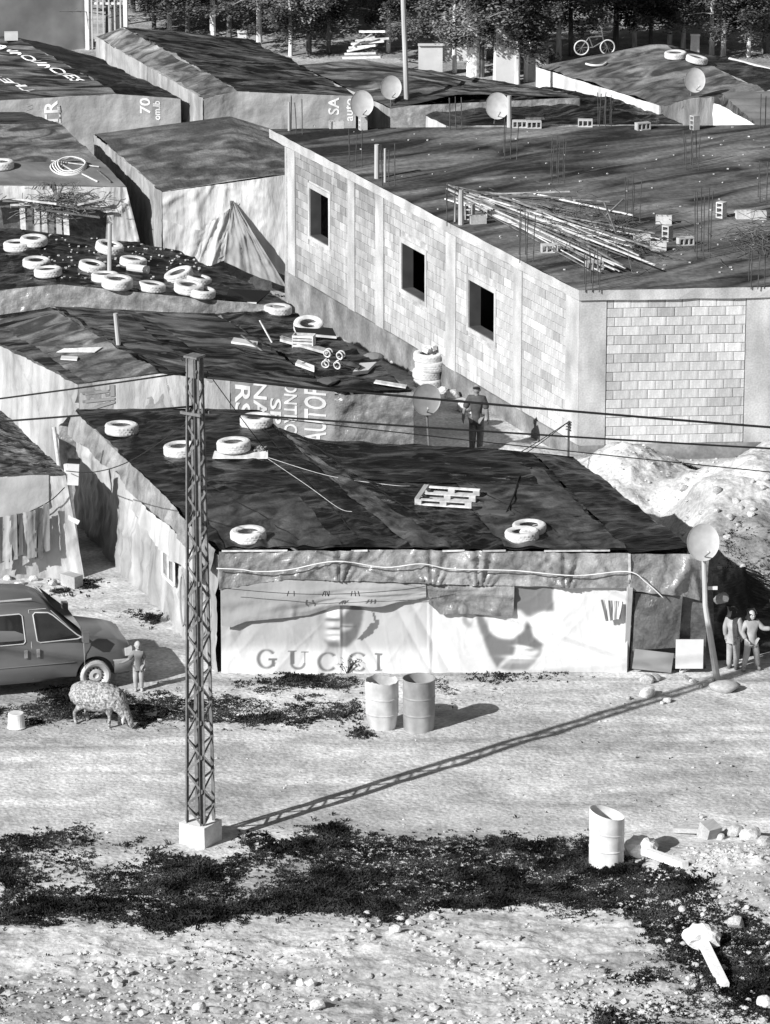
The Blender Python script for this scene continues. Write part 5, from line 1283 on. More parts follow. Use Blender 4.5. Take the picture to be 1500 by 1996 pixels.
for i in range(len(ST) - 1):
    for j in range(nr_): Fc.append((i * nr_ + j, i * nr_ + (j + 1) % nr_, (i + 1) * nr_ + (j + 1) % nr_, (i + 1) * nr_ + j))
Fc.append(tuple(range(nr_))[::-1]); Fc.append(tuple((len(ST) - 1) * nr_ + j for j in range(nr_)))
bme = mesh('body', V, Fc, VAN_P, None, True)
def boolean_cut(me, cutters):
    o = bpy.data.objects.new('tmp', me); COL.objects.link(o); tm = []
    for c in cutters:
        co = bpy.data.objects.new('tmpc', c); COL.objects.link(co); tm.append(co)
        md = o.modifiers.new('b', 'BOOLEAN'); md.operation = 'DIFFERENCE'; md.object = co; md.solver = 'EXACT'
    dg = bpy.context.evaluated_depsgraph_get(); dg.update()
    r = bpy.data.meshes.new_from_object(o.evaluated_get(dg))
    for q in tm + [o]: bpy.data.objects.remove(q)
    return r
cuts = []
for ax in (-.78, -3.7):
    for s_ in (-1, 1):
        g = Geo(); Mx = Matrix.Translation((ax, s_ * .86, .33)) @ Matrix.Rotation(math.pi / 2, 4, 'X'); g.lathe([(0.001, -.2), (.40, -.2), (.40, .2), (.001, .2)], 28, Mx); cuts.append(g.mesh('cut', VAN_P))
bme2 = boolean_cut(bme, cuts); 
if len(bme2.materials) == 0: bme2.materials.append(VAN_P)
body = obj('body', bme2, van)
bm = bmesh.new(); bm.from_mesh(bme2); bmesh.ops.recalc_face_normals(bm, faces=bm.faces); bm.to_mesh(bme2); bm.free()
try: bme2.set_sharp_from_angle(angle=math.radians(38))
except Exception: pass
def side_panel(name, P, off, mat, parent=van, side=-1):
    Vv = [(x, side * (van_hw(z) + off), z) for x, z in P]
    return obj(name, mesh(name, Vv, [tuple(range(len(P)))], mat), parent)
def side_line(name, P, r, mat, off=.002, side=-1):
    g = Geo(); g.tube([Vector((x, side * (van_hw(z) + off), z)) for x, z in P], r, 6, False); return g.build(name, mat, van, smooth=True)
w1 = [(-1.06, 1.17), (-1.16, 1.24), (-1.62, 1.66), (-1.72, 1.72), (-1.98, 1.74), (-2.02, 1.70), (-1.96, 1.17), (-1.9, 1.13), (-1.14, 1.14)]
w2 = [(-2.2, 1.18), (-2.24, 1.70), (-2.3, 1.74), (-3.3, 1.74), (-3.34, 1.70), (-3.34, 1.16), (-3.3, 1.13), (-2.24, 1.13)]
for s_ in (-1, 1):
    for w in (w1, w2):
        wn_ = side_panel('side_window', w, .006, GLASS, van, s_); f_ = side_line('window_seal', w + [w[0]], .014, TRIM, .004, s_); f_.parent = wn_
    side_line('door_seam', [(-1.0, .42), (-1.02, 1.1), (-1.66, 1.76)], .006, TRIM, .001, s_)
    side_line('door_seam', [(-2.06, .36), (-2.08, 1.1), (-2.1, 1.80), (-1.75, 1.80)], .006, TRIM, .001, s_)
    side_line('rub_strip', [(-1.2, .66), (-3.3, .66)], .014, VAN_P, .002, s_)
    for hx in (-1.95, -2.2):
        g = Geo(); g.box((hx, s_ * (van_hw(.92) + .02), .92), (.06, .035, .16)); g.build('door_handle', BUMP, van)
    g = Geo(); g.box((-1.0, s_ * 1.0, 1.2), (.12, .16, .22)); g.build('wing_mirror', VAN_P, van)
    g = Geo(); g.box((-.05, s_ * .62, .74), (.1, .34, .17)); g.build('headlight', TRIM, van)
    g = Geo(); g.box((-.09, s_ * .83, .75), (.14, .06, .15)); g.build('indicator', WHITEP, van)
# windscreen
ws = [(-1.0, -.76, 1.19), (-1.0, .76, 1.19), (-1.64, .70, 1.765), (-1.64, -.70, 1.765)]
obj('windscreen', mesh('windscreen', [Vector(p) + Vector((.03, 0, .03)) for p in ws], [(0, 1, 2, 3)], GLASS), van)
g = Geo(); P = [(-.42, -.93), (-.12, -.92), (.05, -.80), (.10, -.4), (.11, 0), (.10, .4), (.05, .80), (-.12, .92), (-.42, .93)]
for i in range(len(P) - 1): g.bar((P[i][0], P[i][1], .50), (P[i + 1][0], P[i + 1][1], .50), .24, .07, (0, 0, 1))
bpo = Geo(); V = []; 
for (x, y) in P:
    for (dx, z) in ((-.02, .36), (.03, .40), (.04, .50), (.03, .60), (-.03, .63)):
        n_l = Vector((1 if abs(y) < .85 else .25, .0 if abs(y) < .7 else math.copysign(.9, y), 0)).normalized(); V.append(Vector((x, y, z)) + n_l * dx)
bpo.add(V, [(i * 5 + j, (i + 1) * 5 + j, (i + 1) * 5 + j + 1, i * 5 + j + 1) for i in range(len(P) - 1) for j in range(4)]); bpo.build('bumper', BUMP, van, smooth=True)
g = Geo(); g.bar((-2.0, -.62, 1.965), (-4.2, -.62, 1.97), .03); g.build('roof_strip', TRIM, van)
g = Geo(); g.bar((-2.0, .62, 1.965), (-4.2, .62, 1.97), .03); g.build('roof_strip', TRIM, van)
wt = tyre_mesh(.315, .2, .2); wt.materials[0] = M('dusty_grey_tyre', .42, .56, ns=3, rough=.8, coord='Object')
RH = Geo().lathe([(.001, .052), (.014, .052), (.014, .03)], 8).mesh('rim_hole', WIRE)
for ax in (-.78, -3.7):
    for s_ in (-1, 1):
        wh = bpy.data.objects.new('wheel', None); link(wh, van); wh.location = (ax, s_ * .82, .315); wh.rotation_euler = (math.pi / 2 * (1 if s_ < 0 else -1), 0, 0)
        obj('wheel_tyre', wt, wh)
        g = Geo(); g.lathe([(.001, .03), (.05, .035), (.06, .06), (.12, .05), (.17, .02), (.195, .055), (.21, .07), (.21, -.07), (.001, -.07)], 28); g.build('rim', RIMM, wh, smooth=False)
        for k_ in range(14):
            a = k_ / 14 * 6.283; obj('rim_hole', RH, wh, (.155 * math.cos(a), .155 * math.sin(a), 0))

# ------------------------------------------------------------------ bodies grown over a skeleton
def skin_mesh(name, V, E, Rd, mat, sub=2, root=0):
    me = bpy.data.meshes.new(name); me.from_pydata([tuple(v) for v in V], E, [])
    o = bpy.data.objects.new('tmp', me); COL.objects.link(o)
    o.modifiers.new('skin', 'SKIN')
    sv = me.skin_vertices[0].data if me.skin_vertices else None
    if sv is None:
        bm = bmesh.new(); bm.from_mesh(me); bm.verts.layers.skin.verify(); bm.to_mesh(me); bm.free(); sv = me.skin_vertices[0].data
    for i, r in enumerate(Rd):
        sv[i].radius = (r, r) if not isinstance(r, tuple) else r
        sv[i].use_root = (i == root)
    o.modifiers['skin'].use_smooth_shade = True
    m = o.modifiers.new('sub', 'SUBSURF'); m.levels = sub; m.render_levels = sub
    dg = bpy.context.evaluated_depsgraph_get(); dg.update()
    r = bpy.data.meshes.new_from_object(o.evaluated_get(dg)); r.materials.clear(); r.materials.append(mat)
    bpy.data.objects.remove(o); bpy.data.meshes.remove(me)
    r.polygons.foreach_set('use_smooth', [True] * len(r.polygons))
    return r
SKIN_T = M('skin_tone', .34, .42, ns=3, rough=.7, coord='Object')
def person(label, base, H, rz, J, shirt, trouser, hair, sleeve='wrist', skirt=False, group=None, shoe=WIRE, face_dir=None, skin=SKIN_T, hs=1.0):
    """J overrides joints given as fractions of the height; x right of the figure, y forward is -y"""
    K = {'pel': (0, 0, .52), 'spi': (0, .005, .62), 'che': (0, .005, .735), 'nec': (0, .005, .835), 'hea': (0, -.008, .905), 'top': (0, .0, .965),
         'sl': (-.10, 0, .80), 'el': (-.135, .01, .645), 'wl': (-.14, -.03, .50), 'hl': (-.14, -.045, .445), 'sr': (.10, 0, .80), 'er': (.135, .01, .645), 'wr': (.14, -.03, .50), 'hr': (.14, -.045, .445),
         'pl': (-.05, 0, .49), 'kl': (-.058, -.012, .275), 'al': (-.06, .01, .045), 'tl': (-.065, -.075, .018), 'pr': (.05, 0, .49), 'kr': (.058, -.012, .275), 'ar': (.06, .01, .045), 'tr': (.065, -.075, .018)}
    K.update(J); Rr = {'pel': .066, 'spi': .062, 'che': .074, 'nec': .028, 'hea': .052, 'top': .045, 's': .040, 'e': .027, 'w': .019, 'h': .022, 'p': .052, 'k': .040, 'a': .026, 't': .026}
    names = list(K); idx = {n: i for i, n in enumerate(names)}
    Ed = [('pel', 'spi'), ('spi', 'che'), ('che', 'nec'), ('nec', 'hea'), ('hea', 'top')]
    for s_ in 'lr': Ed += [('che', 's' + s_), ('s' + s_, 'e' + s_), ('e' + s_, 'w' + s_), ('w' + s_, 'h' + s_), ('pel', 'p' + s_), ('p' + s_, 'k' + s_), ('k' + s_, 'a' + s_), ('a' + s_, 't' + s_)]
    rad = lambda n: Rr[n] if n in Rr else Rr[n[0]]
    t = thing('person', label, 'person', base, group, rz)
    Vx = [Vector(K[n]) * H for n in names]; ee = [(idx[a], idx[b]) for a, b in Ed]; rd = [rad(n) * H for n in names]
    for s_, sg in (('l', -1), ('r', 1)):                    # fingers and thumb
        h_ = Vector(K['h' + s_]) * H; w_ = Vector(K['w' + s_]) * H; d_ = (h_ - w_).normalized()
        sd = d_.cross(Vector((1, 0, 0))); sd = sd.normalized() if sd.length > .1 else Vector((0, 1, 0))
        for q, (o_, l_) in enumerate(((-.016, .040), (-.005, .046), (.006, .044), (.016, .034))):
            a_ = h_ + sd * o_ * H + d_ * .01 * H; b_ = h_ + sd * o_ * 1.3 * H + d_ * l_ * H + Vector((-sg, 0, 0)) * .008 * H
            Vx += [a_, b_]; rd += [.0062 * H, .005 * H]; ee += [(idx['h' + s_], len(Vx) - 2), (len(Vx) - 2, len(Vx) - 1)]
        Vx.append(w_.lerp(h_, .6) + sd * -.034 * H + d_ * .012 * H); rd.append(.006 * H); ee.append((idx['w' + s_], len(Vx) - 1))
    nz = Vector(K['hea']) * H + Vector((0, -.058, -.005)) * H; Vx.append(nz); rd.append(.009 * H); ee.append((idx['hea'], len(Vx) - 1))
    bdm = skin_mesh('body', Vx, ee, [q * 1.1 for q in rd], skin, 1)
    hc = (Vector(K['hea']) * .55 + Vector(K['top']) * .45) * H; bm = bmesh.new(); bm.from_mesh(bdm)
    rv = bmesh.ops.create_uvsphere(bm, u_segments=18, v_segments=12, radius=1.0)['verts']
    for v_ in rv:
        c_ = v_.co.copy(); fr = max(0, -c_.y)
        v_.co = hc + Vector((c_.x * .050 * (1 - .18 * max(0, -c_.z)), c_.y * .060 - (.006 * (c_.z < -.5) * fr), c_.z * .070 )) * H * hs
    for (dx_, dz_, ry_, r3) in ((0, -.006, -.062, (.009, .012, .014)), (-.051, -.004, .004, (.008, .014, .018)), (.051, -.004, .004, (.008, .014, .018)), (0, -.034, -.056, (.016, .006, .005))):
        for v_ in bmesh.ops.create_uvsphere(bm, u_segments=8, v_segments=6, radius=1.0)['verts']: v_.co = hc + Vector((dx_ + v_.co.x * r3[0], ry_ + v_.co.y * r3[1], dz_ + v_.co.z * r3[2])) * H * hs
    bm.to_mesh(bdm); bm.free(); bdm.polygons.foreach_set('use_smooth', [True] * len(bdm.polygons)); obj('body', bdm, t)
    g = Geo()
    for sx_ in (-1, 1): g.lathe([(.0001, .0055), (.006, .003), (.0075, 0)], 8, Matrix.Translation(hc + Vector((sx_ * .019, -.057, .008)) * H * hs) @ Matrix.Rotation(math.pi / 2, 4, 'X') @ Matrix.Scale(H, 4))
    g.build('eyes', WIRE, t)
    def layer(name, nn, ed, grow, mat, extra=None):
        ii = {n: i for i, n in enumerate(nn)}
        Vv = [Vector(K[n]) * H if n in K else Vector(extra[n][0]) * H for n in nn]; rr_ = [(rad(n) if n in K else extra[n][1]) * (1.02 if n in K or n == 'hem' else 1.15 * hs) * H + grow * H for n in nn]
        return obj(name, skin_mesh(name, Vv, [(ii[a], ii[b]) for a, b in ed], rr_, mat, 2), t)
    nn = ['pel', 'spi', 'che', 'sl', 'sr', 'el', 'er']; ed = [('pel', 'spi'), ('spi', 'che'), ('che', 'sl'), ('che', 'sr'), ('sl', 'el'), ('sr', 'er')]
    if sleeve == 'wrist': nn += ['wl', 'wr']; ed += [('el', 'wl'), ('er', 'wr')]
    nn.append('hem'); ed.append(('pel', 'hem')); layer('shirt', nn, ed, .018, shirt, {'hem': ((0, 0, .455), .062)})
    ed = [('pel', 'pl'), ('pl', 'kl'), ('kl', 'al'), ('pel', 'pr'), ('pr', 'kr'), ('kr', 'ar')]
    layer('trousers', ['pel', 'pl', 'kl', 'al', 'pr', 'kr', 'ar'], ed, .014, trouser)
    hd = Vector(K['hea']); tp = Vector(K['top'])
    if hair:
        ex = {'ha': (tuple(hd + Vector((0, .042, .02))), .056), 'hb': (tuple(tp + Vector((0, .010, .014))), .054)}; nn = ['ha', 'hb']; ed = [('ha', 'hb')]
        if hair[1] == 'long': ex['hc'] = (tuple(hd + Vector((0, .05, -.10))), .034); nn.append('hc'); ed.append(('ha', 'hc'))
        layer('hair', nn, ed, .0, hair[0], ex)
    for s_ in 'lr':
        g = Geo(); a = Vector(K['a' + s_]) * H; tt = Vector(K['t' + s_]) * H
        g.tube([a + (a - tt) * .25 - Vector((0, 0, .022 * H)), a - Vector((0, 0, .02 * H)), tt], [.02 * H, .03 * H, .024 * H], 8); g.build('shoe', shoe, t, smooth=True)
    return t
SH1 = M('pale_shirt', .26, .38, ns=6, rough=.9, coord='Object'); SH2 = M('grey_shirt', .16, .24, ns=6, rough=.9, coord='Object'); SH3 = M('dark_shirt', .05, .09, ns=6, rough=.9, coord='Object')
TR1 = M('pale_trousers', .3, .42, ns=6, rough=.9, coord='Object'); TR2 = M('grey_trousers', .14, .22, ns=6, rough=.9, coord='Object'); HR1 = M('pale_hair', .4, .5, ns=8, coord='Object'); HRD = M('dark_hair', .015, .03, ns=8, coord='Object')
b = GG(270, 1346)
person('small child in pale clothes and cap reaching one hand to the van bumper', b, 1.03, math.radians(8),
       {'sl': (-.085, 0, .785), 'sr': (.085, 0, .785), 'er': (.12, .01, .64), 'wr': (.125, -.02, .5), 'hr': (.125, -.035, .45), 'el': (-.19, -.05, .66), 'wl': (-.31, -.08, .62), 'hl': (-.36, -.09, .61), 'al': (-.05, .0, .045), 'tl': (-.07, -.07, .018)}, SH2, TR1, (M('grey_cap', .18, .26, ns=5, coord='Object'), 'short'), 'elbow', shoe=TR1, hs=1.3)
b = G(928, 884, 0)
person('man in a dark shirt walking away beside the tyre stack', b, 1.70, math.radians(168), {'el': (-.15, .03, .65), 'wl': (-.16, -.02, .51), 'hl': (-.16, -.04, .455), 'er': (.16, .05, .655), 'wr': (.19, .0, .52), 'hr': (.195, -.02, .465),
        'kl': (-.05, -.04, .28), 'al': (-.055, .06, .06), 'tl': (-.06, -.01, .02)}, SH3, SH2, (HRD, 'short'), 'elbow', skin=M('weathered_skin', .2, .28, ns=3, coord='Object'))
b = GG(1427, 1304)
person('girl in a loose pale tunic standing close beside another girl by the bank', b, 1.33, math.radians(150), {'wl': (-.12, -.06, .52), 'hl': (-.11, -.08, .47), 'hea': (.02, -.015, .90), 'top': (.025, -.01, .96)}, SH1, TR1, (HRD, 'long'), 'wrist', group='girls by the bank', shoe=TR2, hs=1.12)
b = GG(1462, 1306)
person('girl in a grey jumper stretching an arm out, feet apart, by the bank', b, 1.27, math.radians(20), {'er': (.19, -.04, .69), 'wr': (.30, -.10, .70), 'hr': (.34, -.12, .70), 'el': (-.16, .02, .66), 'wl': (-.12, -.06, .55), 'hl': (-.10, -.09, .52),
        'kl': (-.085, -.02, .28), 'al': (-.12, .02, .045), 'tl': (-.135, -.06, .018), 'kr': (.09, -.02, .28), 'ar': (.125, .0, .045), 'tr': (.14, -.075, .018)}, SH1, TR1, (HRD, 'long'), 'wrist', group='girls by the bank', shoe=TR2, hs=1.12)

# ------------------------------------------------------------------ sheep
WOOL = M('woolly_fleece', .12, .48, ns=26, detail=5, p=(.35, .65), rough=.95, spec=.05, coord='Object', bump=.03, bscale=22); SHF = M('sheep_face', .4, .5, ns=4, coord='Object'); 
sp = GG(196, 1412)
shp = thing('sheep', 'shaggy grey sheep grazing with its head down beside the van', 'sheep', sp, rz=math.radians(-24)); shp.scale = (1.12, 1.15, 1.12)
sst = [(-.52, .52, .03), (-.48, .535, .15), (-.36, .52, .225), (-.12, .505, .255), (.10, .505, .25), (.26, .50, .21), (.37, .44, .15), (.45, .33, .115), (.52, .22, .09), (.575, .12, .068), (.60, .055, .045), (.605, .03, .01)]
g = Geo(); PP = smooth_pts([Vector((x, z, r)) for x, z, r in sst], 9); g.tube([Vector((p.x, 0, p.y)) for p in PP], [max(.004, p.z) for p in PP], 44)
for (x, y, hind) in ((-.40, -.11, True), (-.30, .12, True), (.22, -.10, False), (.31, .11, False)):
    P = [(x + .03, y, .46), (x + .07, y, .34), (x - .05, y, .20), (x - .03, y, .04), (x - .02, y, 0.0)] if hind else [(x, y, .44), (x, y, .32), (x + .012, y, .19), (x, y, .04), (x + .01, y, 0.0)]
    g.tube(smooth_pts(P, 5), [.10 - .07 * min(1, k_ / 9) for k_ in range(21)], 12)
sm = g.mesh('body', WOOL, True)
co = np.empty(len(sm.vertices) * 3); sm.vertices.foreach_get('co', co); co = co.reshape(-1, 3)
no = np.empty(len(sm.vertices) * 3); sm.vertices.foreach_get('normal', no); no = no.reshape(-1, 3)
wmask = sstep(.22, .36, co[:, 2]) * (1 - sstep(.44, .54, co[:, 0]))
co = co + no * (wmask * (.03 * fbm(co[:, 0] * 26 + co[:, 1] * 13, co[:, 2] * 26 - co[:, 1] * 11, 5, 3) + .015))[:, None]
sm.vertices.foreach_set('co', co.ravel()); sm.update(); obj('body', sm, shp)
for s_ in (-1, 1):
    g = Geo(); g.tube([Vector((.52, s_ * .06, .25)), Vector((.51, s_ * .13, .20)), Vector((.53, s_ * .17, .13))], [.02, .034, .008], 7); g.build('ear', SHF, shp, smooth=True)
g = Geo(); g.tube([Vector((-.49, 0, .58)), Vector((-.56, 0, .48)), Vector((-.55, 0, .36))], [.06, .06, .03], 8); g.build('tail', WOOL, shp, smooth=True)

# ------------------------------------------------------------------ drums and bucket
DR1 = M('pale_drum', .4, .62, (1, 1, .6), 2.5, 5, rough=.55, spec=.35, coord='Object', dirt=.25, dscale=3); DR2 = M('grey_drum', .2, .34, (1, 1, .5), 2.0, 5, rough=.5, spec=.35, coord='Object', dirt=.25, dscale=3); DRW = M('white_drum', .56, .74, (1, 1, .6), 2.5, 5, rough=.6, coord='Object', dirt=.2, dscale=4)
def drum(label, base, r, h, mat, taper=1.0, cut=0.0, rim=True, rag=0.0, rz=0.0):
    t = thing('oil_drum', label, 'drum', base, 'metal drums', rz); n = 40; t_ = .008
    zs = [0, .02, h * .3, h * .315, h * .33, h * .345, h * .63, h * .645, h * .66, h * .675, h * .97, h]; bulge = [0, 0, 0, .007, .007, 0, 0, .007, .007, 0, 0, .006 if rim else 0]
    Vv = []; Ff = []; m_ = len(zs)
    for lay_, off in ((0, 0), (1, -t_)):
        for j in range(n):
            a = 2 * math.pi * j / n; top = h + cut * math.cos(a - math.pi) + rag * (vn(a * 3, 1.0, 6) + .5 * vn(a * 9, 2.0, 7)) * 2
            for i in range(m_):
                z = zs[i] / h * float(top); rr_ = (r * (taper + (1 - taper) * min(1, zs[i] / (h * .35)))) + bulge[i] + off + .004 * float(vn(a * 2, z * 3, 9)); Vv.append((rr_ * math.cos(a), rr_ * math.sin(a), z + (.01 if lay_ and i == 0 else 0)))
    for lay_ in (0, 1):
        o_ = lay_ * n * m_
        for j in range(n):
            for i in range(m_ - 1):
                q = (o_ + j * m_ + i, o_ + ((j + 1) % n) * m_ + i, o_ + ((j + 1) % n) * m_ + i + 1, o_ + j * m_ + i + 1); Ff.append(q if lay_ == 0 else q[::-1])
    for j in range(n): Ff.append((j * m_ + m_ - 1, ((j + 1) % n) * m_ + m_ - 1, n * m_ + ((j + 1) % n) * m_ + m_ - 1, n * m_ + j * m_ + m_ - 1))
    Ff.append(tuple(n * m_ + j * m_ for j in range(n)))
    sh_ = obj('shell', mesh('shell', Vv, Ff, mat, None, True), t); sh_.data.set_sharp_from_angle(angle=math.radians(14))
    if rim:
        g = Geo(); g.lathe([(r + .004, h - .01), (r + .016, h), (r + .004, h + .012), (r - .008, h)], n, None, True); g.build('rim', mat, t, smooth=True)
    return t
drum('pale drum with a ragged open top and tapered foot beside the grey drum', GG(744, 1417), .325, .98, DR1, .82, 0, False, .04)
drum('grey ribbed open drum with a rolled rim beside the ragged pale drum', GG(816, 1420), .315, 1.04, DR2, .95)
drum('white ribbed drum with a slanting cut top standing at the edge of the black weeds', GG(1181, 1683), .315, .98, DRW, 1.0, .09, False, .0)
bk_ = GG(32, 1418); t = thing('bucket', 'upturned white bucket beside the van', 'bucket', bk_)
g = Geo(); g.lathe([(.17, 0), (.19, .01), (.19, .03), (.175, .03), (.155, .30), (.145, .31), (.001, .31)], 24); g.build('pail', DRW, t, smooth=False)
g = Geo(); g.tube([Vector((.18 * math.cos(a), .18 * math.sin(a) - .02, .03 + .05 * math.sin(a))) for a in np.linspace(0, 3.14, 10)], .006, 5); g.build('handle', STEEL, t)

# ------------------------------------------------------------------ rocks and stones
def rock_mesh(seed, sub=2, amp=.35):
    bm = bmesh.new(); bmesh.ops.create_icosphere(bm, subdivisions=sub, radius=1.0); rr_ = random.Random(seed); nz_ = [(Vector((rr_.gauss(0, 1), rr_.gauss(0, 1), rr_.gauss(0, 1))).normalized(), rr_.uniform(.55, .95)) for _ in range(9)]
    for v in bm.verts:
        c = v.co.copy()
        for n, d in nz_:
            k_ = c.dot(n)
            if k_ > d: c -= n * (k_ - d) * .9
        v.co = c * (1 + amp * .3 * (rr_.random() - .5)); v.co.z *= .72
    me = bpy.data.meshes.new('stone'); bm.to_mesh(me); bm.free(); me.materials.append(STONE); return me
RK = [rock_mesh(s_, 2) for s_ in range(6)]
def rock(px, py, r, label, group, cat='stone', name='stone', sc=(1, 1, 1), key='ground'):
    p_ = GG(px, py)
    if p_ is None: return None
    o = bpy.data.objects.new(name, RK[R.randrange(6)]); link(o)
    o.location = p_ + Vector((0, 0, r * .35)); o.scale = (r * sc[0], r * sc[1], r * sc[2]); o.rotation_euler = (R.uniform(-.3, .3), R.uniform(-.3, .3), R.uniform(0, 6))
    return tag(o, label, cat, group)
for k_ in range(120):
    if k_ < 70: x = R.uniform(0, 1000); y = R.uniform(1850, 1990) - 60 * (x > 500) * R.random(); r = R.uniform(.025, .065)
    elif k_ < 100: x = R.uniform(640, 900); y = R.uniform(1780, 1850); r = R.uniform(.03, .08)
    else: x = R.uniform(1000, 1500); y = R.uniform(1720, 1960); r = R.uniform(.03, .07)
    rock(x, y, r, 'small pale stone lying on the gravelly foreground', 'stones of the gravelly foreground')
for (x, y, r) in ((390, 1970, .15), (620, 1965, .16), (230, 1915, .10), (330, 1960, .09), (415, 1930, .09), (520, 1925, .09), (800, 1802, .10), (845, 1790, .09), (770, 1815, .12), (880, 1880, .10), (720, 1905, .08), (1010, 1830, .08)):
    rock(x, y, r, 'larger pale stone bedded in the gravelly foreground', 'larger stones of the gravelly foreground')
for (x, y, r, lab) in ((1430, 1628, .20, 'dark-topped rock on the rim of the gravel heap'), (1462, 1632, .22, 'large rock on the rim of the gravel heap'), (1490, 1645, .16, 'rock at the edge of the gravel heap beside the large rock'), (1404, 1635, .10, 'small broken rock between the block and the rocks of the heap'),
                       (1325, 1680, .09, 'stone at the foot of the fallen post with the rough lump'), (1345, 1682, .10, 'grey stone beside the fallen post on the gravel heap'), (1435, 1805, .18, 'grey stone half buried in the gravel slope'), (1330, 1775, .09, 'white stone in the black weeds below the heap'),
                       (1490, 1960, .16, 'white stone by the black weeds of the foreground corner')):
    rock(x, y, r, lab, None)
for (x, y, r) in ((1260, 1330, .16), (1255, 1300, .15), (1275, 1325, .14), (1262, 1355, .18), (1300, 1368, .10), (1335, 1325, .10), (1350, 1330, .08), (1365, 1340, .07), (1385, 1328, .08), (1330, 1310, .09), (1290, 1372, .06), (1225, 1363, .07)):
    rock(x, y, r, 'pale stone before the annex of the poster hut', 'stones before the annex')
# weighted sack at the foot of the dish pole
o = bpy.data.objects.new('sack', RK[2].copy()); o.data.materials[0] = M('sack_cloth', .3, .42, ns=5, rough=.95, coord='Object'); link(o); o.location = GG(1412, 1345) + Vector((0, 0, .06)); o.scale = (.36, .26, .2); o.data.polygons.foreach_set('use_smooth', [True] * len(o.data.polygons))
tag(o, 'pale lumpy sack weighing the foot of the leaning dish pole', 'sack')
for k_, (x, y) in enumerate(((16, 1132), (38, 1140), (66, 1132), (82, 1120), (103, 1140))):
    rock(x, y, .12, 'rounded pale bag of earth along the foot of the laundry hut', 'bags along the laundry hut', 'bag', 'earth_bag')
g = Geo(); g.box((0, 0, .13), (.42, .26, .27)); o = g.build('stone_block', CONC, None, GG(140, 1142), (0, 0, -.7)); tag(o, 'squared pale block lying at the corner of the laundry hut', 'block')
# fallen fence posts with lumps of concrete on them
def fence_post(label, lp, ep, rl, wdt):
    a = GG(*lp); b = GG(*ep); t = thing('fence_post', label, 'post', a)
    d_ = b - a; g = Geo(); g.bar(Vector((0, 0, .14)) - d_ * .05, d_ + Vector((0, 0, wdt * .4)), wdt); g.build('shaft', CONC_W, t)
    m_ = RK[1].copy(); bm = bmesh.new(); bm.from_mesh(m_); bmesh.ops.subdivide_edges(bm, edges=bm.edges, cuts=1, use_grid_fill=True)
    for v in bm.verts: v.co *= 1 + .35 * float(fbm(v.co.x * 2.2 + v.co.z, v.co.y * 2.2 - v.co.z, 3, 3))
    bm.to_mesh(m_); bm.free(); m_.materials[0] = CONC_W
    o = obj('concrete_lump', m_, t, (0, .05, rl * .55)); o.scale = (rl, rl * .8, rl * .85)
fence_post('fallen square post with a white concrete lump lying on the black weeds', (1368, 1848), (1412, 1930), .37, .15)
fence_post('fallen pale post with a rough lump beside the cut white drum', (1250, 1670), (1335, 1692), .34, .13)
g = Geo(); a = GG(1313, 1622); b = GG(1366, 1628); g.bar(a + Vector((0, 0, .06)), b + Vector((0, 0, .1)), .14, .09); tag(g.build('slab_piece', CONC), 'flat broken piece of concrete at the rim of the gravel heap', 'concrete')
g = Geo(); g.box(GG(1382, 1632) + Vector((0, 0, .12)), (.3, .3, .3), Matrix.Rotation(.6, 3, 'Z') @ Matrix.Rotation(.3, 3, 'X')); tag(g.build('stone_block', CONC), 'squared broken block resting on the flat concrete piece', 'block')

# ------------------------------------------------------------------ gravel, weeds
def pip(x, y, P):
    ins = False; n = len(P)
    for i in range(n):
        (x0, y0), (x1, y1) = P[i], P[(i + 1) % n]
        if (y0 > y) != (y1 > y) and x < (x1 - x0) * (y - y0) / (y1 - y0) + x0: ins = not ins
    return ins
ico = bmesh.new(); bmesh.ops.create_icosphere(ico, subdivisions=1, radius=1.0); IV = np.array([tuple(v.co) for v in ico.verts]); IF = np.array([[v.index for v in f.verts] for f in ico.faces]); ico.free()
rs = np.random.RandomState(3)
n_p = 7500
px_ = rs.uniform(-20, 1520, n_p); py_ = 1790 + rs.beta(1.6, 1.0, n_p) * 230
k2 = rs.rand(n_p) < .28; px_[k2] = 1420 + rs.randn(k2.sum()) * 75; py_[k2] = 1725 + rs.randn(k2.sum()) * 55
k4 = rs.rand(n_p) < .12; px_[k4] = rs.uniform(1130, 1500, k4.sum()); py_[k4] = rs.uniform(900, 1090, k4.sum())
k3 = rs.rand(n_p) < .06; px_[k3] = rs.uniform(0, 1500, k3.sum()); py_[k3] = rs.uniform(1340, 1640, k3.sum())
xy = np.array([tuple(G(a, b, 0))[:2] for a, b in zip(px_, py_)])
dns = fbm(xy[:, 0] * .9, xy[:, 1] * .9, 6, 3); keep = (dns > rs.uniform(-.35, .25, n_p)) | k3; xy = xy[keep]; k3 = k3[keep]
rad_ = np.clip(np.exp(rs.randn(len(xy)) * .62) * .014, .006, .06); rad_ = rad_ * (1 + .7 * np.clip((620 - 80 * (xy[:, 0])) / 620, 0, 1) * (xy[:, 1] < 70)); rad_[k3] *= .7
zz_ = gz(xy[:, 0], xy[:, 1]) + rad_ * .3
jit = 1 + .8 * (rs.rand(len(xy), len(IV), 3) - .5)
PV = IV[None] * jit * (rad_[:, None, None] * (np.array([1.15, 1.0, .7]) * (1 + .3 * (rs.rand(len(xy), 1, 3) - .5)))) + np.stack([xy[:, 0], xy[:, 1], zz_], 1)[:, None]
PF = (IF[None] + (np.arange(len(xy)) * len(IV))[:, None, None]).reshape(-1, 3)
tag(obj('gravel', mesh('gravel', PV.reshape(-1, 3).tolist(), PF.tolist(), STONES)), 'loose pale gravel over the foreground slope', 'gravel', kind='stuff')

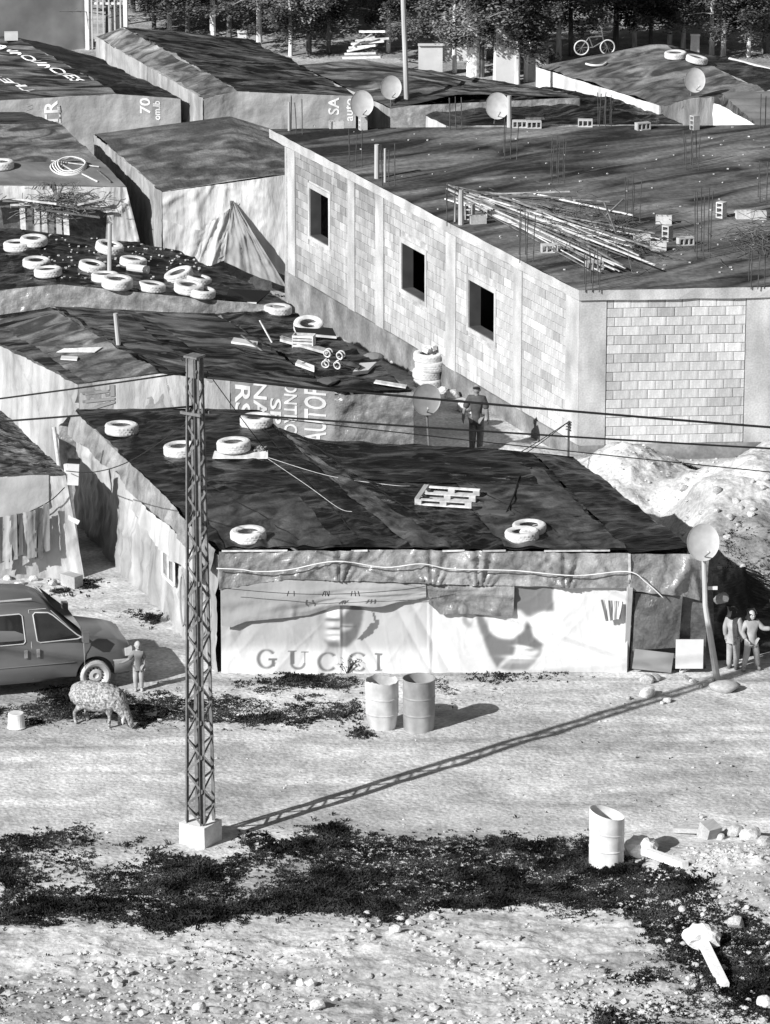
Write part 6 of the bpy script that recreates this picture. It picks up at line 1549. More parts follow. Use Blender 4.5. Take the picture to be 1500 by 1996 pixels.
WP = [  # (polygon in the photograph, tufts, height, noise threshold)
    ([(-20, 1648), (60, 1636), (150, 1618), (250, 1628), (300, 1650), (330, 1672), (440, 1688), (470, 1650), (498, 1614), (640, 1620), (900, 1632), (1060, 1640), (1130, 1662), (1160, 1672), (1230, 1690), (1260, 1740), (1240, 1786), (1100, 1768), (900, 1768), (700, 1790), (560, 1786), (450, 1802), (300, 1812), (150, 1800), (-20, 1820)], 22000, .12, -.22),
    ([(1235, 1745), (1310, 1692), (1345, 1720), (1352, 1770), (1420, 1810), (1520, 1850), (1520, 2000), (1420, 1975), (1330, 1870), (1250, 1830)], 6500, .13, -.26),
    ([(1180, 1975), (1350, 1940), (1520, 1960), (1520, 2010), (1180, 2010)], 1000, .1, -.05),
    ([(1060, 1700), (1260, 1760), (1290, 1850), (1280, 1940), (1150, 1880), (1050, 1800)], 1500, .08, .10),
    ([(-20, 1388), (90, 1352), (240, 1345), (330, 1362), (480, 1360), (700, 1372), (745, 1418), (640, 1426), (560, 1418), (420, 1402), (300, 1412), (150, 1400), (-20, 1412)], 9000, .07, -.26),
    ([(470, 1330), (560, 1312), (680, 1316), (705, 1338), (620, 1352), (480, 1344)], 1500, .06, -.12),
    ([(900, 1300), (1220, 1296), (1224, 1312), (900, 1318)], 330, .09, .05),
    ([(840, 1325), (870, 1330), (868, 1352), (842, 1350)], 120, .06, -.4), ([(1040, 1680), (1165, 1640), (1170, 1690), (1050, 1700)], 700, .1, -.1),
    ([(262, 1182), (285, 1178), (318, 1205), (300, 1222), (270, 1205)], 150, .09, -.05), ([(100, 1128), (185, 1128), (180, 1152), (100, 1150)], 330, .1, -.2),
    ([(870, 1335), (1010, 1335), (1010, 1385), (870, 1385)], 120, .03, .1), ([(380, 500), (545, 515), (555, 545), (420, 545)], 300, .10, 0.0),
    ([(1390, 1130), (1520, 1120), (1520, 1210), (1400, 1210)], 900, .06, -.02),
    ([(1340, 930), (1440, 960), (1420, 1000), (1330, 970)], 260, .06, 0.0),
    ([(-20, 1830), (500, 1830), (1100, 1890), (1300, 1960), (-20, 1996)], 420, .05, .12), ([(420, 1400), (1500, 1400), (1500, 1620), (420, 1600)], 60, .03, .2)]
def pipv(x, y, P):
    ins = np.zeros(x.shape, bool); n = len(P)
    for i in range(n):
        (x0, y0), (x1, y1) = P[i], P[(i + 1) % n]
        ins ^= ((y0 > y) != (y1 > y)) & (x < (x1 - x0) * (y - y0) / (y1 - y0 + 1e-9) + x0)
    return ins
def Gv(px, py):
    dx = (px - CX) / F; up = (CY - py) / F; dy = math.cos(PITCH) + up * math.sin(PITCH); dz = -math.sin(PITCH) + up * math.cos(PITCH); t = -CAMH / dz
    return dx * t, dy * t
rw = np.random.RandomState(21); LVs = []; nleaf = 0
for (P, cnt, hgt, th) in WP:
    xs_ = [p_[0] for p_ in P]; ys_ = [p_[1] for p_ in P]; N_ = cnt * 9
    x = rw.uniform(min(xs_) - 20, max(xs_) + 20, N_); y = rw.uniform(min(ys_) - 10, max(ys_) + 10, N_)
    k_ = pipv(x + 70 * vn(x / 45, y / 18, 61) + 25 * vn(x / 12, y / 6, 63), y + 34 * vn(x / 55, y / 22, 62) + 12 * vn(x / 14, y / 7, 64), P); x, y = x[k_], y[k_]
    wx, wy = Gv(x, y); nse = fbm(wx * .8, wy * .45, 77, 5) + .35 * fbm(wx * 3.1, wy * 2.2, 79, 3)
    k_ = nse > th + .03 + rw.randn(len(x)) * .09; wx, wy = wx[k_][:cnt], wy[k_][:cnt]; sp_ = np.where(rw.rand(len(wx)) < .15, .28, .04); wx = wx + rw.randn(len(wx)) * sp_; wy = wy + rw.randn(len(wy)) * sp_
    zg = gz(wx, wy); hh = hgt * rw.uniform(.35, .95, len(wx)) * (.6 + 2.4 * np.maximum(0, vn(wx * 1.3, wy * 1.3, 88)))
    for q in range(5):
        n = len(wx); a = rw.uniform(0, 6.283, n); l = hh * rw.uniform(.4, 1.0, n); wd = rw.uniform(.005, .015, n); ln = rw.uniform(.3, 1.1, n)
        d_ = np.stack([np.cos(a), np.sin(a), 0 * a], 1); sd = np.stack([-np.sin(a), np.cos(a), 0 * a], 1) * wd[:, None]; z_ = np.array([0, 0, 1.0])
        b0_ = np.stack([wx + rw.uniform(-.04, .04, n), wy + rw.uniform(-.04, .04, n), zg - .005], 1)
        m1_ = b0_ + d_ * (l * ln * .45)[:, None] + z_ * (l * .65)[:, None]; t1_ = b0_ + d_ * (l * ln)[:, None] + z_ * (l * rw.uniform(.55, 1.0, n))[:, None]
        LVs.append(np.stack([b0_ - sd * .5, b0_ + sd * .5, m1_ + sd * 1.3, t1_, m1_ - sd * 1.3], 1).reshape(-1, 3))
LV = np.concatenate(LVs); LF = np.arange(len(LV)).reshape(-1, 5).tolist(); LV = LV.tolist()
tag(obj('weeds', mesh('weeds', LV, LF, WEED)), 'low black weeds growing in patches over the pale earth', 'weeds', kind='stuff')
# twiggy bush before the posters
def bush(label, px, py, h, n, spread):
    p_ = GG(px, py); t = thing('bush', label, 'bush', p_); g = Geo(); lv = []; lf = []
    for k_ in range(n):
        a = R.uniform(0, 6.28); d_ = Vector((math.cos(a) * spread * R.uniform(.3, 1), math.sin(a) * spread * .6, h * R.uniform(.5, 1)))
        P = [Vector((0, 0, -.03)), d_ * .5 + Vector((R.uniform(-.05, .05), 0, .03)), d_]; g.tube(P, [.012, .009, .005], 4)
        for j in range(14):
            q = P[1].lerp(P[2], R.random()) + Vector((R.uniform(-.04, .04), R.uniform(-.04, .04), R.uniform(-.03, .03))); l = R.uniform(.03, .06); b_ = R.uniform(0, 6.28); e = Vector((math.cos(b_), math.sin(b_), R.uniform(-.3, .8))) * l; f_ = Vector((-math.sin(b_), math.cos(b_), 0)) * l * .3
            i_ = len(lv); lv += [q, q + e * .5 + f_, q + e, q + e * .5 - f_]; lf.append((i_, i_ + 1, i_ + 2, i_ + 3))
    g.build('stem', WEED, t); obj('leaves', mesh('leaves', lv, lf, WEED), t)
bush('twiggy black bush in front of the lettered poster', 676, 1312, .42, 16, .32)
bush('small black tuft growing by the side wall of the poster hut', 303, 1212, .2, 12, .18)
# ------------------------------------------------------------------ clutter on the roofs
def roof_board(key, P4, th, label, mat, name='board', cat='board', edge=None, lift=.03):
    Q = [on(key, x, y)[0] or G(x, y, 2.4) for x, y in P4]; Q = [q + Vector((0, 0, lift)) for q in Q]; n = (Q[1] - Q[0]).cross(Q[3] - Q[0]).normalized()
    if n.z < 0: n = -n
    g = Geo(); g.add(Q + [q + n * th for q in Q], [(0, 1, 2, 3), (7, 6, 5, 4), (0, 4, 5, 1), (1, 5, 6, 2), (2, 6, 7, 3), (3, 7, 4, 0)])
    if edge:
        t = thing(name, label, cat, Q[0]); g.V = [v - Q[0] for v in g.V]; g.build('panel', mat, t)
        g = Geo(); g.bar(Vector((0, 0, th / 2)), Q[1] - Q[0] + Vector((0, 0, th / 2)), .05); g.build('edge_strip', edge, t); return t
    return tag(g.build(name, mat), label, cat)
roof_board('C', [(438, 600), (500, 602), (527, 578), (446, 574)], .03, 'black sheet with a white front edge on the tyre-crowded roof', WIRE, edge=WHITEP, lift=.12)
roof_board('B', [(578, 660), (656, 667), (648, 650), (572, 642)], .03, 'black sheet with a pale edge among junk on the lettered hut roof', WIRE, edge=TRIM, lift=.1)
roof_board('B', [(686, 733), (716, 730), (732, 714), (700, 716)], .09, 'pale foam block lying among junk on the lettered hut roof', WHITEP, 'foam_block', 'foam', lift=.02)
roof_board('B', [(728, 750), (790, 760), (793, 755), (732, 745)], .03, 'pale plank near the eave of the lettered hut roof', WOODP, 'plank', 'plank')
roof_board('B', [(545, 668), (640, 695), (642, 688), (548, 661)], .06, 'pale beam lying through the junk on the lettered hut roof', WOODP, 'beam', 'beam')
roof_board('B', [(450, 672), (500, 680), (502, 672), (455, 664)], .05, 'pale crumpled sheet beside sticks on the lettered hut roof', WHITEP, 'crumpled_sheet', 'sheet')
roof_board('B', [(575, 715), (612, 728), (612, 720), (580, 708)], .06, 'pale crumpled paper in the middle of the lettered hut roof', WHITEP, 'crumpled_sheet', 'sheet')
roof_board('B', [(110, 690), (185, 690), (200, 680), (125, 683)], .02, 'pale short boards lying on the front slope of the lettered hut roof', WOODP)
roof_board('B', [(118, 704), (150, 706), (152, 700), (120, 698)], .03, 'white scrap of board lying near the eave of the lettered hut', WHITEP)
for (x0, y0, x1, y1, hz, lab) in ((505, 622, 530, 668, .5, 'pale stick propped in the junk of the lettered hut roof'), (468, 640, 512, 685, .35, 'dark stick propped in the junk of the lettered hut roof'), (545, 680, 600, 672, .15, 'dark stick lying across the junk of the lettered hut roof')):
    a = on('B', x1, y1)[0]; b = Vector((on('B', x0, y1)[0].x, a.y + .2, a.z + hz)); g = Geo(); g.bar(a, b, .03); tag(g.build('stick', WOODD if 'dark' in lab else WOODP), lab, 'stick')
# crate
c = on('B', 592, 676)[0]; t = thing('crate', 'slatted pale crate lying beside the black sheet on the lettered hut roof', 'crate', c, rz=-.2)
for k_ in range(4):
    g = Geo(); g.box((0, -.15, .05 + .075 * k_), (.5, .015, .05)); g.build('slat', WOODP, t); g = Geo(); g.box((0, .15, .05 + .075 * k_), (.5, .015, .05)); g.build('slat', WOODP, t)
for s_ in (-1, 1): g = Geo(); g.box((s_ * .245, 0, .15), (.02, .32, .3)); g.build('end_board', WOODP, t)
g = Geo(); g.box((0, 0, .012), (.5, .3, .02)); g.build('bottom', WOODD, t)
# push-chair frame on its side: eight small wheels
c = on('B', 662, 720)[0]; t = thing('pushchair', 'overturned pushchair with small pale double wheels among the roof junk', 'pushchair', c, rz=-.35)
wm_ = Geo(); wm_.lathe([(.085, -.02), (.1, -.012), (.1, .012), (.085, .02), (.07, .012), (.07, -.012)], 18, None, True); wme = wm_.mesh('wheel', TYRE, True)
for (x, y, z) in ((-.32, -.1, .12), (-.32, .02, .13), (-.02, -.12, .12), (-.02, .0, .13), (-.3, -.04, .36), (-.3, .08, .37), (.02, -.06, .34), (.02, .06, .35)):
    o = obj('wheel', wme, t, (x, y, z)); o.rotation_euler = (math.pi / 2 + .15, 0, R.uniform(-.3, .3))
g = Geo()
for a_, b_ in (((-.32, -.04, .12), (-.02, -.06, .12)), ((-.3, .02, .36), (.02, 0, .34)), ((-.32, -.04, .12), (-.3, .02, .36)), ((-.02, -.06, .12), (.02, 0, .34)), ((.02, 0, .34), (.5, .05, .12)), ((-.02, -.06, .12), (.5, -.1, .05)), ((.5, .05, .12), (.5, -.1, .05))): g.tube([Vector(a_), Vector(b_)], .014, 6)
g.build('frame', WIRE, t)
s = Sheet([Vector((.0, -.1, .2)), Vector((.5, -.1, .08))], [Vector((.02, .15, .26)), Vector((.5, .15, .1))], .05, d_roof(.05, 4, 3, 3)); s.build('seat_cloth', cl[0], t)
# rags on the same roof
for k_, (x, y, m_, lab) in enumerate(((725, 700, cl[1], 'grey rag heap behind the pushchair on the roof'), (650, 770, W_LIGHT, 'pale bag tied at the corner of the lettered hut'), (640, 748, cl[0], 'dark rag heap at the eave of the lettered hut'))):
    h, n = on('B', x, y); h = h or G(x, y, 2.3); o = bpy.data.objects.new('rag_heap', RK[k_].copy()); o.data.materials[0] = m_; link(o); o.location = h + Vector((0, 0, .05)); o.scale = (.3, .25, .14); tag(o, lab, 'rag')
# pallet on the poster hut roof
hc, hn = on('A', 872, 975); q0 = on('A', 800, 958)[0]; q1 = on('A', 920, 962)[0]
t = thing('pallet', 'pale timber pallet lying on the black roof of the poster hut', 'pallet', hc); ang = math.atan2((q1 - q0).y, (q1 - q0).x)
t.rotation_euler = (math.radians(2), 0, -.22)
for k_ in range(3):
    y = -.42 + .42 * k_
    g = Geo(); g.box((0, y, .125), (1.2, .1, .022)); g.build('deck_board', WOODP, t)
    g = Geo(); g.box((0, y, .022), (1.2, .1, .022)); g.build('bottom_board', WOODP, t)
    for x in (-.53, 0, .53): g = Geo(); g.box((x, y, .074), (.14, .1, .08)); g.build('spacer', WOODP, t)
for x in (-.55,): g = Geo(); g.box((x, 0, .148), (.1, .94, .02)); g.build('deck_board', WOODP, t)
roof_board('A', [(414, 897), (522, 897), (522, 884), (418, 884)], .03, 'pale boards under a tyre on the poster hut roof', WOODP, 'board', 'board', None, .03)
h = on('A', 508, 884)[0]; g = Geo(); 
for k_ in range(6): g.tube(smooth_pts([h + Vector((R.uniform(-.15, .15), R.uniform(-.1, .1), .06 + R.uniform(0, .1))) for _ in range(4)]), .02, 5)
tag(g.build('cord_bundle', cl[1], smooth=True), 'grey knotted bundle of cords at the end of the roof boards', 'cord')
h = on('A', 955, 1000)[0]; o = bpy.data.objects.new('cloth_scrap', RK[3].copy()); o.data.materials[0] = cl[0]; link(o); o.location = h + Vector((.1, -.1, .02)); o.scale = (.42, .3, .07); tag(o, 'dark crumpled cloth scrap on the roof beside the pallet', 'cloth')
wire([on('A', 1036, 915)[0] + Vector((0, 0, .03)), on('A', 1012, 932)[0] + Vector((0, 0, .03)), on('A', 1004, 960)[0] + Vector((0, 0, .03)), on('A', 985, 1005)[0] + Vector((0, 0, .03))], .018, 'black seam strip crossing the roof near the pair of tyres', WIRE, 'strip', 'seam_strip')
# coil of hose, sticks on the smooth grey roof
h = on('D', 133, 328)[0]; t = thing('hose_coil', 'coil of pale hose lying on the smooth grey roof', 'hose', h)
for k_ in range(4):
    g = Geo(); g.tube([Vector(((.50 - .04 * k_ + .02 * math.sin(a * 3)) * math.cos(a) + .03 * k_, (.50 - .05 * k_) * math.sin(a) * 1.1, .03 + .03 * k_ + .015 * math.sin(a * 2 + k_) + .12 * math.sin(a))) for a in np.linspace(0, 6.283, 30)], .02, 6, False); g.build('loop', WIREP, t, smooth=True)
for (x0, y0, x1, y1, lab) in ((100, 316, 193, 328, 'pale stick lying behind the hose coil'), (118, 322, 145, 338, 'pale stick lying inside the hose coil'), (160, 342, 190, 357, 'pale stick lying before the hose coil'), (190, 335, 216, 358, 'dark stick lying at the edge of the smooth grey roof')):
    a = on('D', x0, y0)[0]; b = on('D', x1, y1)[0]; g = Geo(); g.bar(a + Vector((0, 0, .04)), b + Vector((0, 0, .04)), .03); tag(g.build('stick', WOODD if 'dark' in lab else WOODP), lab, 'stick')
h = on('C', 268, 532)[0]; g = Geo(); g.tube([h + Vector((-.25, .1, .12)), h + Vector((.28, -.1, .1))], .1, 10); tag(g.build('pipe_offcut', WHITEP), 'short white pipe offcut lying among the tyres', 'pipe')
# pale chips over the black roof's rear
g = Geo(); RR2 = random.Random(8)
for k_ in range(170):
    h, n = on('C', RR2.uniform(60, 400), RR2.uniform(455, 545))
    if h: r_ = RR2.uniform(.012, .03); g.box(h + Vector((0, 0, r_ * .5)), (r_ * 2, r_ * 2, r_), Matrix.Rotation(RR2.uniform(0, 3), 3, 'Z'))
tag(g.build('chips', STONES), 'pale chips strewn over the tyre-crowded black roof', 'rubble', kind='stuff')
# scrap stacked in the open front of the grey roofed hut
g = Geo()
for k_ in range(7):
    q = PY(45 + k_ * 14, 455, YD - .25); b = Geo(); b.box(Vector((q.x, q.y, q.z + .42)), (.15, .05, .95), Matrix.Rotation(R.uniform(-.04, .04), 3, 'Y')); tag(b.build('fence_board', [WOODP, WOODD, PVC][k_ % 3]), ['pale', 'dark', 'grey'][k_ % 3] + ' upright board fencing the scrap under the grey roof', 'board', 'boards under the grey roof')
for k_, (x0, y0, x1, y1) in enumerate(((5, 392, 88, 392), (20, 400, 205, 396), (60, 404, 215, 408), (150, 400, 200, 388), (90, 410, 195, 424), (30, 388, 110, 398))):
    b = Geo(); b.bar(PY(x0, y0, YD - .3 - .05 * k_), PY(x1, y1, YD - .3 - .04 * k_), .05); tag(b.build('scrap_bar', WOODP if k_ % 2 else STEEL), ['pale timber' if k_ % 2 else 'grey metal'][0] + ' bar in the scrap heap under the grey roof', 'bar', 'scrap under the grey roof')
g = Geo()
for k_ in range(260):
    x = R.gauss(120, 40); y = R.gauss(400, 13); q = PY(x, y, YD - R.uniform(.2, .5)); d_ = Vector((R.gauss(0, .2), R.gauss(0, .08), R.gauss(0, .08))); g.tube([q - d_, q + Vector((0, 0, R.uniform(0, .05))), q + d_], .009, 3, False)
tag(g.build('twig_scrap', WOODD), 'tangled wires and twigs heaped under the grey roof', 'scrap', kind='stuff')
b = Geo()
for k_ in range(26):
    q = PY(112, 395, YD - .45); a = R.uniform(-1.2, 1.2); b.tube(smooth_pts([q, q + Vector((math.sin(a) * .2, -.05, .45)), q + Vector((math.sin(a) * .55, -.08, .50 + .12 * R.random())), q + Vector((math.sin(a) * .75, -.08, .38))]), .008, 4)
tag(b.build('dry_plant', WOODD), 'dry spiky plant standing out of the scrap under the grey roof', 'plant')
# rubble strip along the foot of the block wall
for k_ in range(46):
    t_ = R.random(); x = 570 + t_ * 300; y = 590 + t_ * 165 + R.uniform(-6, 14)
    rock(x, y, R.uniform(.06, .15), 'pale stone in the rubble along the foot of the block wall', 'rubble along the block wall')
for (x, y, r) in ((585, 648, .20), (645, 628, .26), (660, 640, .22), (628, 632, .18), (505, 530, .22), (535, 540, .2), (470, 545, .18), (440, 528, .15), (520, 505, .16), (490, 498, .14)):
    rock(x, y, r, 'large rounded stone between the block wall corner and the huts', 'large stones by the wall corner')
for (x, y, r, lab) in ((905, 800, .22, 'crumpled pale bag of rubbish behind the dark dish'), (880, 775, .2, 'grey bag of rubbish behind the dark dish'), (925, 812, .15, 'small pale bag of rubbish by the walking man')):
    rock(x, y, r, lab, 'rubbish bags by the dark dish', 'bag', 'rubbish_bag')
for k_ in range(40):
    x = R.uniform(1300, 1500); y = R.uniform(930, 1080) if k_ < 22 else R.uniform(1090, 1260); rock(x, y, R.uniform(.05, .13), 'stone on the rough earth bank beside the poster hut', 'stones of the earth bank')
# dark sheet added to fill the deep black area behind the girls
s = Sheet([G(1385, 1112, 1.5), G(1450, 1105, 1.3), G(1505, 1125, 1.2)], [GG(1392, 1288), GG(1440, 1285), GG(1500, 1270)], .06, lambda u, v, a, b: .12 * np.abs(fbm(u * 1.6, v * 1.3, 181, 4)))
tag(s.build('dark_sheet', T_BLACK), 'black sheet added against the bank behind the girls', 'sheet')
o = bpy.data.objects.new('hanging_bag', RK[4].copy()); o.data.materials[0] = cl[1]; link(o); o.location = PY(1405, 1166, GG(1398, 1326).y + .35); o.scale = (.17, .1, .2); tag(o, 'grey bag hanging from the dish pole by the annex', 'bag')
g = Geo(); g.box(PY(1388, 1146, GG(1398, 1326).y + .1), (.2, .03, .07)); tag(g.build('board', WHITEP), 'white board end jutting behind the dish pole', 'board')

# ------------------------------------------------------------------ bicycle on the hipped roof's rear
h = G(1158, 108, 2.3); t = thing('bicycle', 'small pale bicycle standing at the back of the hipped grey roof', 'bicycle', h, rz=.12)
for k_, x in enumerate((-.42, .42)):
    w = bpy.data.objects.new('wheel', None); link(w, t); w.location = (x, 0, .25); w.rotation_euler = (math.pi / 2, 0, 0)
    g = Geo(); g.lathe([(.21, -.025), (.25, -.02), (.25, .02), (.21, .025)], 26, None, True); g.build('wheel_tyre', TYRE, w, smooth=True)
    g = Geo()
    for j in range(10): a = j * .628; g.tube([Vector((0, 0, 0)), Vector((.21 * math.cos(a), .21 * math.sin(a), 0))], .006, 3)
    g.build('spokes', STEEL, w)
g = Geo(); F_ = {'rw': (-.42, 0, .25), 'bb': (-.05, 0, .25), 'st': (-.18, 0, .58), 'hd': (.26, 0, .60), 'hd2': (.30, 0, .45), 'fw': (.42, 0, .25)}
for a, b in (('rw', 'bb'), ('rw', 'st'), ('bb', 'st'), ('bb', 'hd2'), ('st', 'hd'), ('hd', 'hd2'), ('hd2', 'fw')): g.tube([Vector(F_[a]), Vector(F_[b])], .022, 6)
g.build('frame', STEEL, t); g = Geo(); g.tube([Vector((.26, 0, .6)), Vector((.22, 0, .86))], .018, 6); g.tube([Vector((.2, -.25, .9)), Vector((.22, 0, .84)), Vector((.2, .25, .9))], .016, 6); g.build('handlebar', STEEL, t)
g = Geo(); g.tube([Vector((-.32, 0, .66)), Vector((-.2, 0, .67)), Vector((-.06, 0, .66))], [.07, .06, .02], 8); g.build('saddle', WIRE, t)

# ------------------------------------------------------------------ wall, gate and panels at the back
yw = 158.0
a = G(-40, 118, 0); b = G(182, 92, 0)
wt_ = thing('boundary_wall', 'large plain pale boundary wall behind the printed roof', 'wall', (a.x, a.y, 0))
d_ = Vector((b.x - a.x, b.y - a.y, 0)); n_ = Vector((-d_.y, d_.x, 0)).normalized()
g = Geo(); g.add([Vector((0, 0, -.2)), d_ + Vector((0, 0, -.2)), d_ + Vector((0, 0, 4.6)), Vector((0, 0, 4.6)), Vector((0, 0, -.2)) + n_ * .2, d_ + n_ * .2 + Vector((0, 0, -.2)), d_ + n_ * .2 + Vector((0, 0, 4.6)), n_ * .2 + Vector((0, 0, 4.6))], [(0, 1, 2, 3), (5, 4, 7, 6), (1, 5, 6, 2), (3, 2, 6, 7), (4, 0, 3, 7)])
g.build('wall_face', WALLP, wt_)
q = G(205, 96, 0); t = thing('gate', 'slatted pale gate between the boundary wall and the streaked roof', 'gate', q)
for k_ in range(6): g = Geo(); g.box((-.45 + .2 * k_, 0, 1.0), (.05, .05, 2.0)); g.build('slat', PVC, t)
for z in (.3, 1.6): g = Geo(); g.box((0.05, .05, z), (1.2, .04, .08)); g.build('rail', WOODP, t)
for s_ in (-.62, .72): g = Geo(); g.box((s_, 0, 1.2), (.14, .14, 2.5)); g.build('post', CONC_W, t)
def panel(label, x0, x1, y0, y1, mat, name='wall_panel', cat='panel', dy=0.0):
    b = G((x0 + x1) / 2, y1, 0); b.y += dy; zt = PY(x0, y0, b.y).z; w = PY(x1, y1, b.y).x - PY(x0, y1, b.y).x; t = thing(name, label, cat, (b.x, b.y, 0))
    s = Sheet([Vector((-w / 2, 0, zt)), Vector((w / 2, 0, zt))], [Vector((-w / 2, 0, -.1)), Vector((w / 2, 0, -.1))], .12, None); s2 = Geo(); s2.box((0, .06, zt / 2 - .05), (w, .1, zt)); s2.build('backing', mat, t)
    g = Geo(); g.box((0, -.01, zt - .04), (w + .04, .16, .06)); g.build('top_rail', mat, t); return t
panel('white hanging sheet by the gate beside the trees', 215, 250, 5, 75, WHITEP)
panel('pale panel with a rounded window behind the tree trunks', 815, 862, 85, 150, M('pale_panel', .4, .55, ns=1, coord='Object'))
panel('bright white wall behind the wrapped tree trunk', 858, 950, 72, 140, WHITEP, dy=2.0)
panel('tall pale door panel between the tree trunks', 966, 1008, 30, 165, M('pale_door', .46, .56, ns=1, coord='Object'))
panel('white tent wall far behind the trunks', 600, 700, 85, 112, WHITEP, dy=3.0); panel('small white chimney-like box behind the streaked roof', 463, 480, 60, 84, WHITEP)
panel('low stone pier beside the bicycle', 1028, 1068, 103, 160, CONC, 'stone_pier', 'pier')
panel('pale square post behind the bicycle', 1132, 1148, 62, 105, CONC, 'gate_post', 'post'); panel('white square post in the trees behind the two tyres', 1345, 1362, 66, 115, CONC_W, 'gate_post', 'post')
for k_ in range(9):
    a = G(668 + k_ * 4, 118 + R.uniform(-8, 6), .9); b = G(742 + R.uniform(-20, 20), 108 + R.uniform(-10, 8), 1.1); g = Geo(); g.bar(a + Vector((0, .3 * k_, .05 * k_)), b + Vector((0, .3 * k_, .05 * k_)), .07); tag(g.build('timber', WOODP), 'pale timber in the stack behind the long roof', 'timber', 'timber stack behind the long roof')
for (x0, y0, x1, y1, lab) in ((1420, 116, 1500, 140, 'long white pole lying on the far slope of the hipped roof'), (1380, 122, 1500, 150, 'thin white rod lying on the far slope of the hipped roof')):
    a = G(x0, y0, 2.5); b = G(x1 + 40, y1 + 8, 2.2); g = Geo(); g.tube([a, b], .07 if 'long' in lab else .03, 8); tag(g.build('pole', WHITEP), lab, 'pole')
h = on('F', 22, 78)[0] or G(22, 78, 3.2); g = Geo(); g.box(h + Vector((0, 0, .12)), (.42, .3, .24), Matrix.Rotation(.1, 3, 'Z')); tag(g.build('foam_block', WHITEP), 'white block weighting the peak of the printed roof', 'block')
h = on('K', 1160, 128)[0] or G(1160, 128, 2.5); wire([h + Vector((-.3, 0, .05)), h + Vector((-.1, -.25, .05)), h + Vector((.2, -.2, .05)), h + Vector((.35, .05, .08))], .04, 'white bent hose offcut on the hipped grey roof', WHITEP, 'hose', 'hose_offcut')

# ------------------------------------------------------------------ trees along the back
def leafcloud(rr_, n, z0, z1, rad, ls):
    lv = []; lf = []; cl_ = [(Vector((rr_.gauss(0, rad * .5), rr_.gauss(0, rad * .5), rr_.uniform(z0, z1))), rr_.uniform(.25, .6)) for _ in range(64)]
    for k_ in range(n):
        c, r_ = cl_[rr_.randrange(len(cl_))]; d_ = Vector((rr_.gauss(0, 1), rr_.gauss(0, 1), rr_.gauss(0, .7))); d_ = d_.normalized() * r_ * rr_.random() ** .45; p_ = c + d_
        if p_.z < z0 - .5: continue
        a = rr_.uniform(0, 6.28); e = Vector((math.cos(a), math.sin(a), rr_.uniform(-.6, .6))) * ls * rr_.uniform(.6, 1.3); f_ = Vector((-math.sin(a), math.cos(a), rr_.uniform(-.4, .4))) * ls * .32
        i_ = len(lv); lv += [p_, p_ + e * .5 + f_, p_ + e, p_ + e * .5 - f_]; lf.append((i_, i_ + 1, i_ + 2, i_ + 3))
    return lv, lf, cl_
TV = []
for s_ in range(5):
    rr_ = random.Random(50 + s_); z0 = (1.0, 1.4, .8, 1.5, 1.15)[s_]; lv, lf, cls = leafcloud(rr_, 12000, z0, 6.5, 1.7, .13)
    crown = mesh('crown', lv, lf, LEAF if s_ % 2 == 0 else LEAF2); g = Geo(); th = rr_.uniform(.07, .10)
    P = [Vector((0, 0, -.2)), Vector((rr_.uniform(-.06, .06), 0, 1.5)), Vector((rr_.uniform(-.15, .15), 0, 3.5)), Vector((rr_.uniform(-.2, .2), 0, 7.0))]; g.tube(smooth_pts(P, 4), [th * (1.2 - k_ / 14) for k_ in range(13)], 8)
    for c, r_ in cls[:16]:
        b_ = P[1].lerp(P[3], max(0, min(1, (c.z - 1.6) / 5.5))); g.tube([b_, b_.lerp(c, .55) + Vector((0, 0, .1)), c], [.03, .02, .008], 5)
    TV.append((crown, g.mesh('trunk', BARK), g.mesh('trunk', BARKD)))
tr = [(330, 66, 0, 1), (366, 70, 2, 0), (415, 70, 1, 1), (446, 72, 3, 0), (505, 85, 0, 1), (566, 110, 2, 1), (602, 108, 1, 0), (640, 105, 4, 0), (757, 100, 0, 1), (850, 120, 2, 0), (886, 142, 4, 1), (938, 150, 1, 0), (966, 160, 3, 1), (1008, 165, 0, 1), (1024, 160, 4, 1),
      (1064, 112, 2, 1), (1088, 118, 1, 1), (1113, 110, 3, 0), (1236, 96, 0, 1), (1268, 97, 4, 0), (1304, 95, 2, 1), (1331, 98, 1, 1), (1386, 108, 3, 1), (1409, 110, 0, 1), (1458, 112, 2, 1), (1200, 92, 1, 0), (300, 60, 4, 0), (1490, 105, 1, 0)]
tl_ = ['pale-trunked tree with dark feathery foliage in the row behind the camp', 'dark-trunked tree with dark feathery foliage in the row behind the camp', 'pale-trunked tree with greyish foliage in the row behind the camp', 'dark-trunked tree with greyish foliage in the row behind the camp']
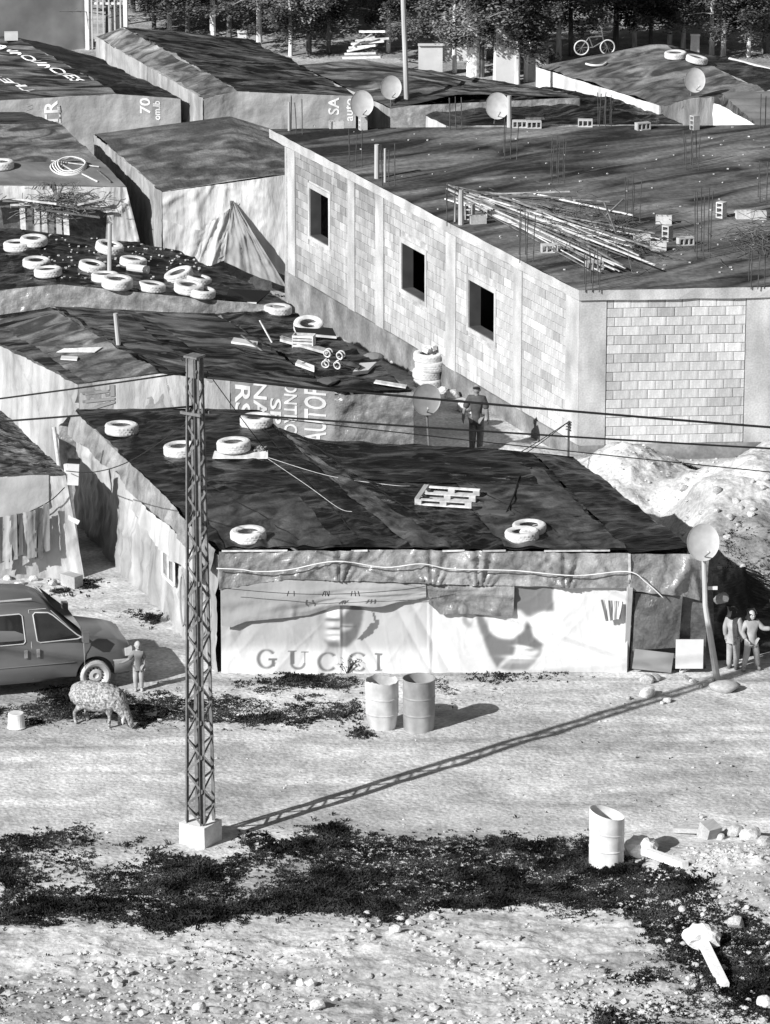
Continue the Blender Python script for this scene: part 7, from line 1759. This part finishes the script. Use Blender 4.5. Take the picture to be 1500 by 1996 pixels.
def tree(p_, v, pale, sc, rz, label, group):
    t = thing('pine_tree', label, 'tree', (p_.x, p_.y, 0), group, rz); t.scale = (sc, sc, sc); obj('trunk', TV[v][1] if pale else TV[v][2], t); obj('crown', TV[v][0], t); return t
for (x, y, v, pale) in tr:
    tree(G(x, y, 0), v, pale, R.uniform(.85, 1.1), R.uniform(0, 6.28), tl_[(0 if pale else 1) + (0 if v % 2 == 0 else 2)], 'trees in the row behind the camp')
for k_ in range(40):
    x = -13.5 + k_ * .72 + R.uniform(-.4, .4)
    if -14 < x < -9.8: continue
    tree(Vector((x, R.uniform(157, 172), 0)), R.randrange(5), k_ % 2, R.uniform(.9, 1.25), R.uniform(0, 6.28), 'tree of the dark thicket farther behind the row of trees', 'trees of the thicket')
# wrapped trunk
q = G(922, 150, 0); g = Geo(); g.tube([q, q + Vector((0, 0, 1.0)), q + Vector((.02, 0, 2.4))], [.24, .23, .21], 14); tag(g.build('wrapped_trunk', M('netted_white_wrap', .45, .85, (1, 1, 1), 9, 1, (.45, .55), coord='Object')), 'thick tree trunk wrapped in white netting', 'trunk')
# bare tree by the gate
q = G(208, 90, 0); t = thing('bare_tree', 'bare dark twiggy tree before the boundary wall and gate', 'tree', q); g = Geo(); g.tube([Vector((0, 0, -.1)), Vector((.05, 0, 1.8)), Vector((0, 0, 4.0))], [.07, .05, .02], 7); g.build('trunk', BARKD, t)
g = Geo()
for k_ in range(42):
    z = R.uniform(.9, 3.4); a = R.uniform(0, 6.28); L = R.uniform(.6, 1.9) * (1.2 if math.cos(a) < 0 else .7); d_ = Vector((math.cos(a), math.sin(a), R.uniform(-.1, .3))); P = [Vector((.03, 0, z)), Vector((.03, 0, z)) + d_ * L * .5, Vector((.03, 0, z)) + d_ * L + Vector((0, 0, -.12))]; g.tube(P, [.018, .012, .005], 4)
    for j in range(5): b_ = P[1].lerp(P[2], R.random()); g.tube([b_, b_ + Vector((R.uniform(-.2, .2), R.uniform(-.2, .2), R.uniform(-.15, .15)))], .005, 3)
g.build('branches', BARKD, t)
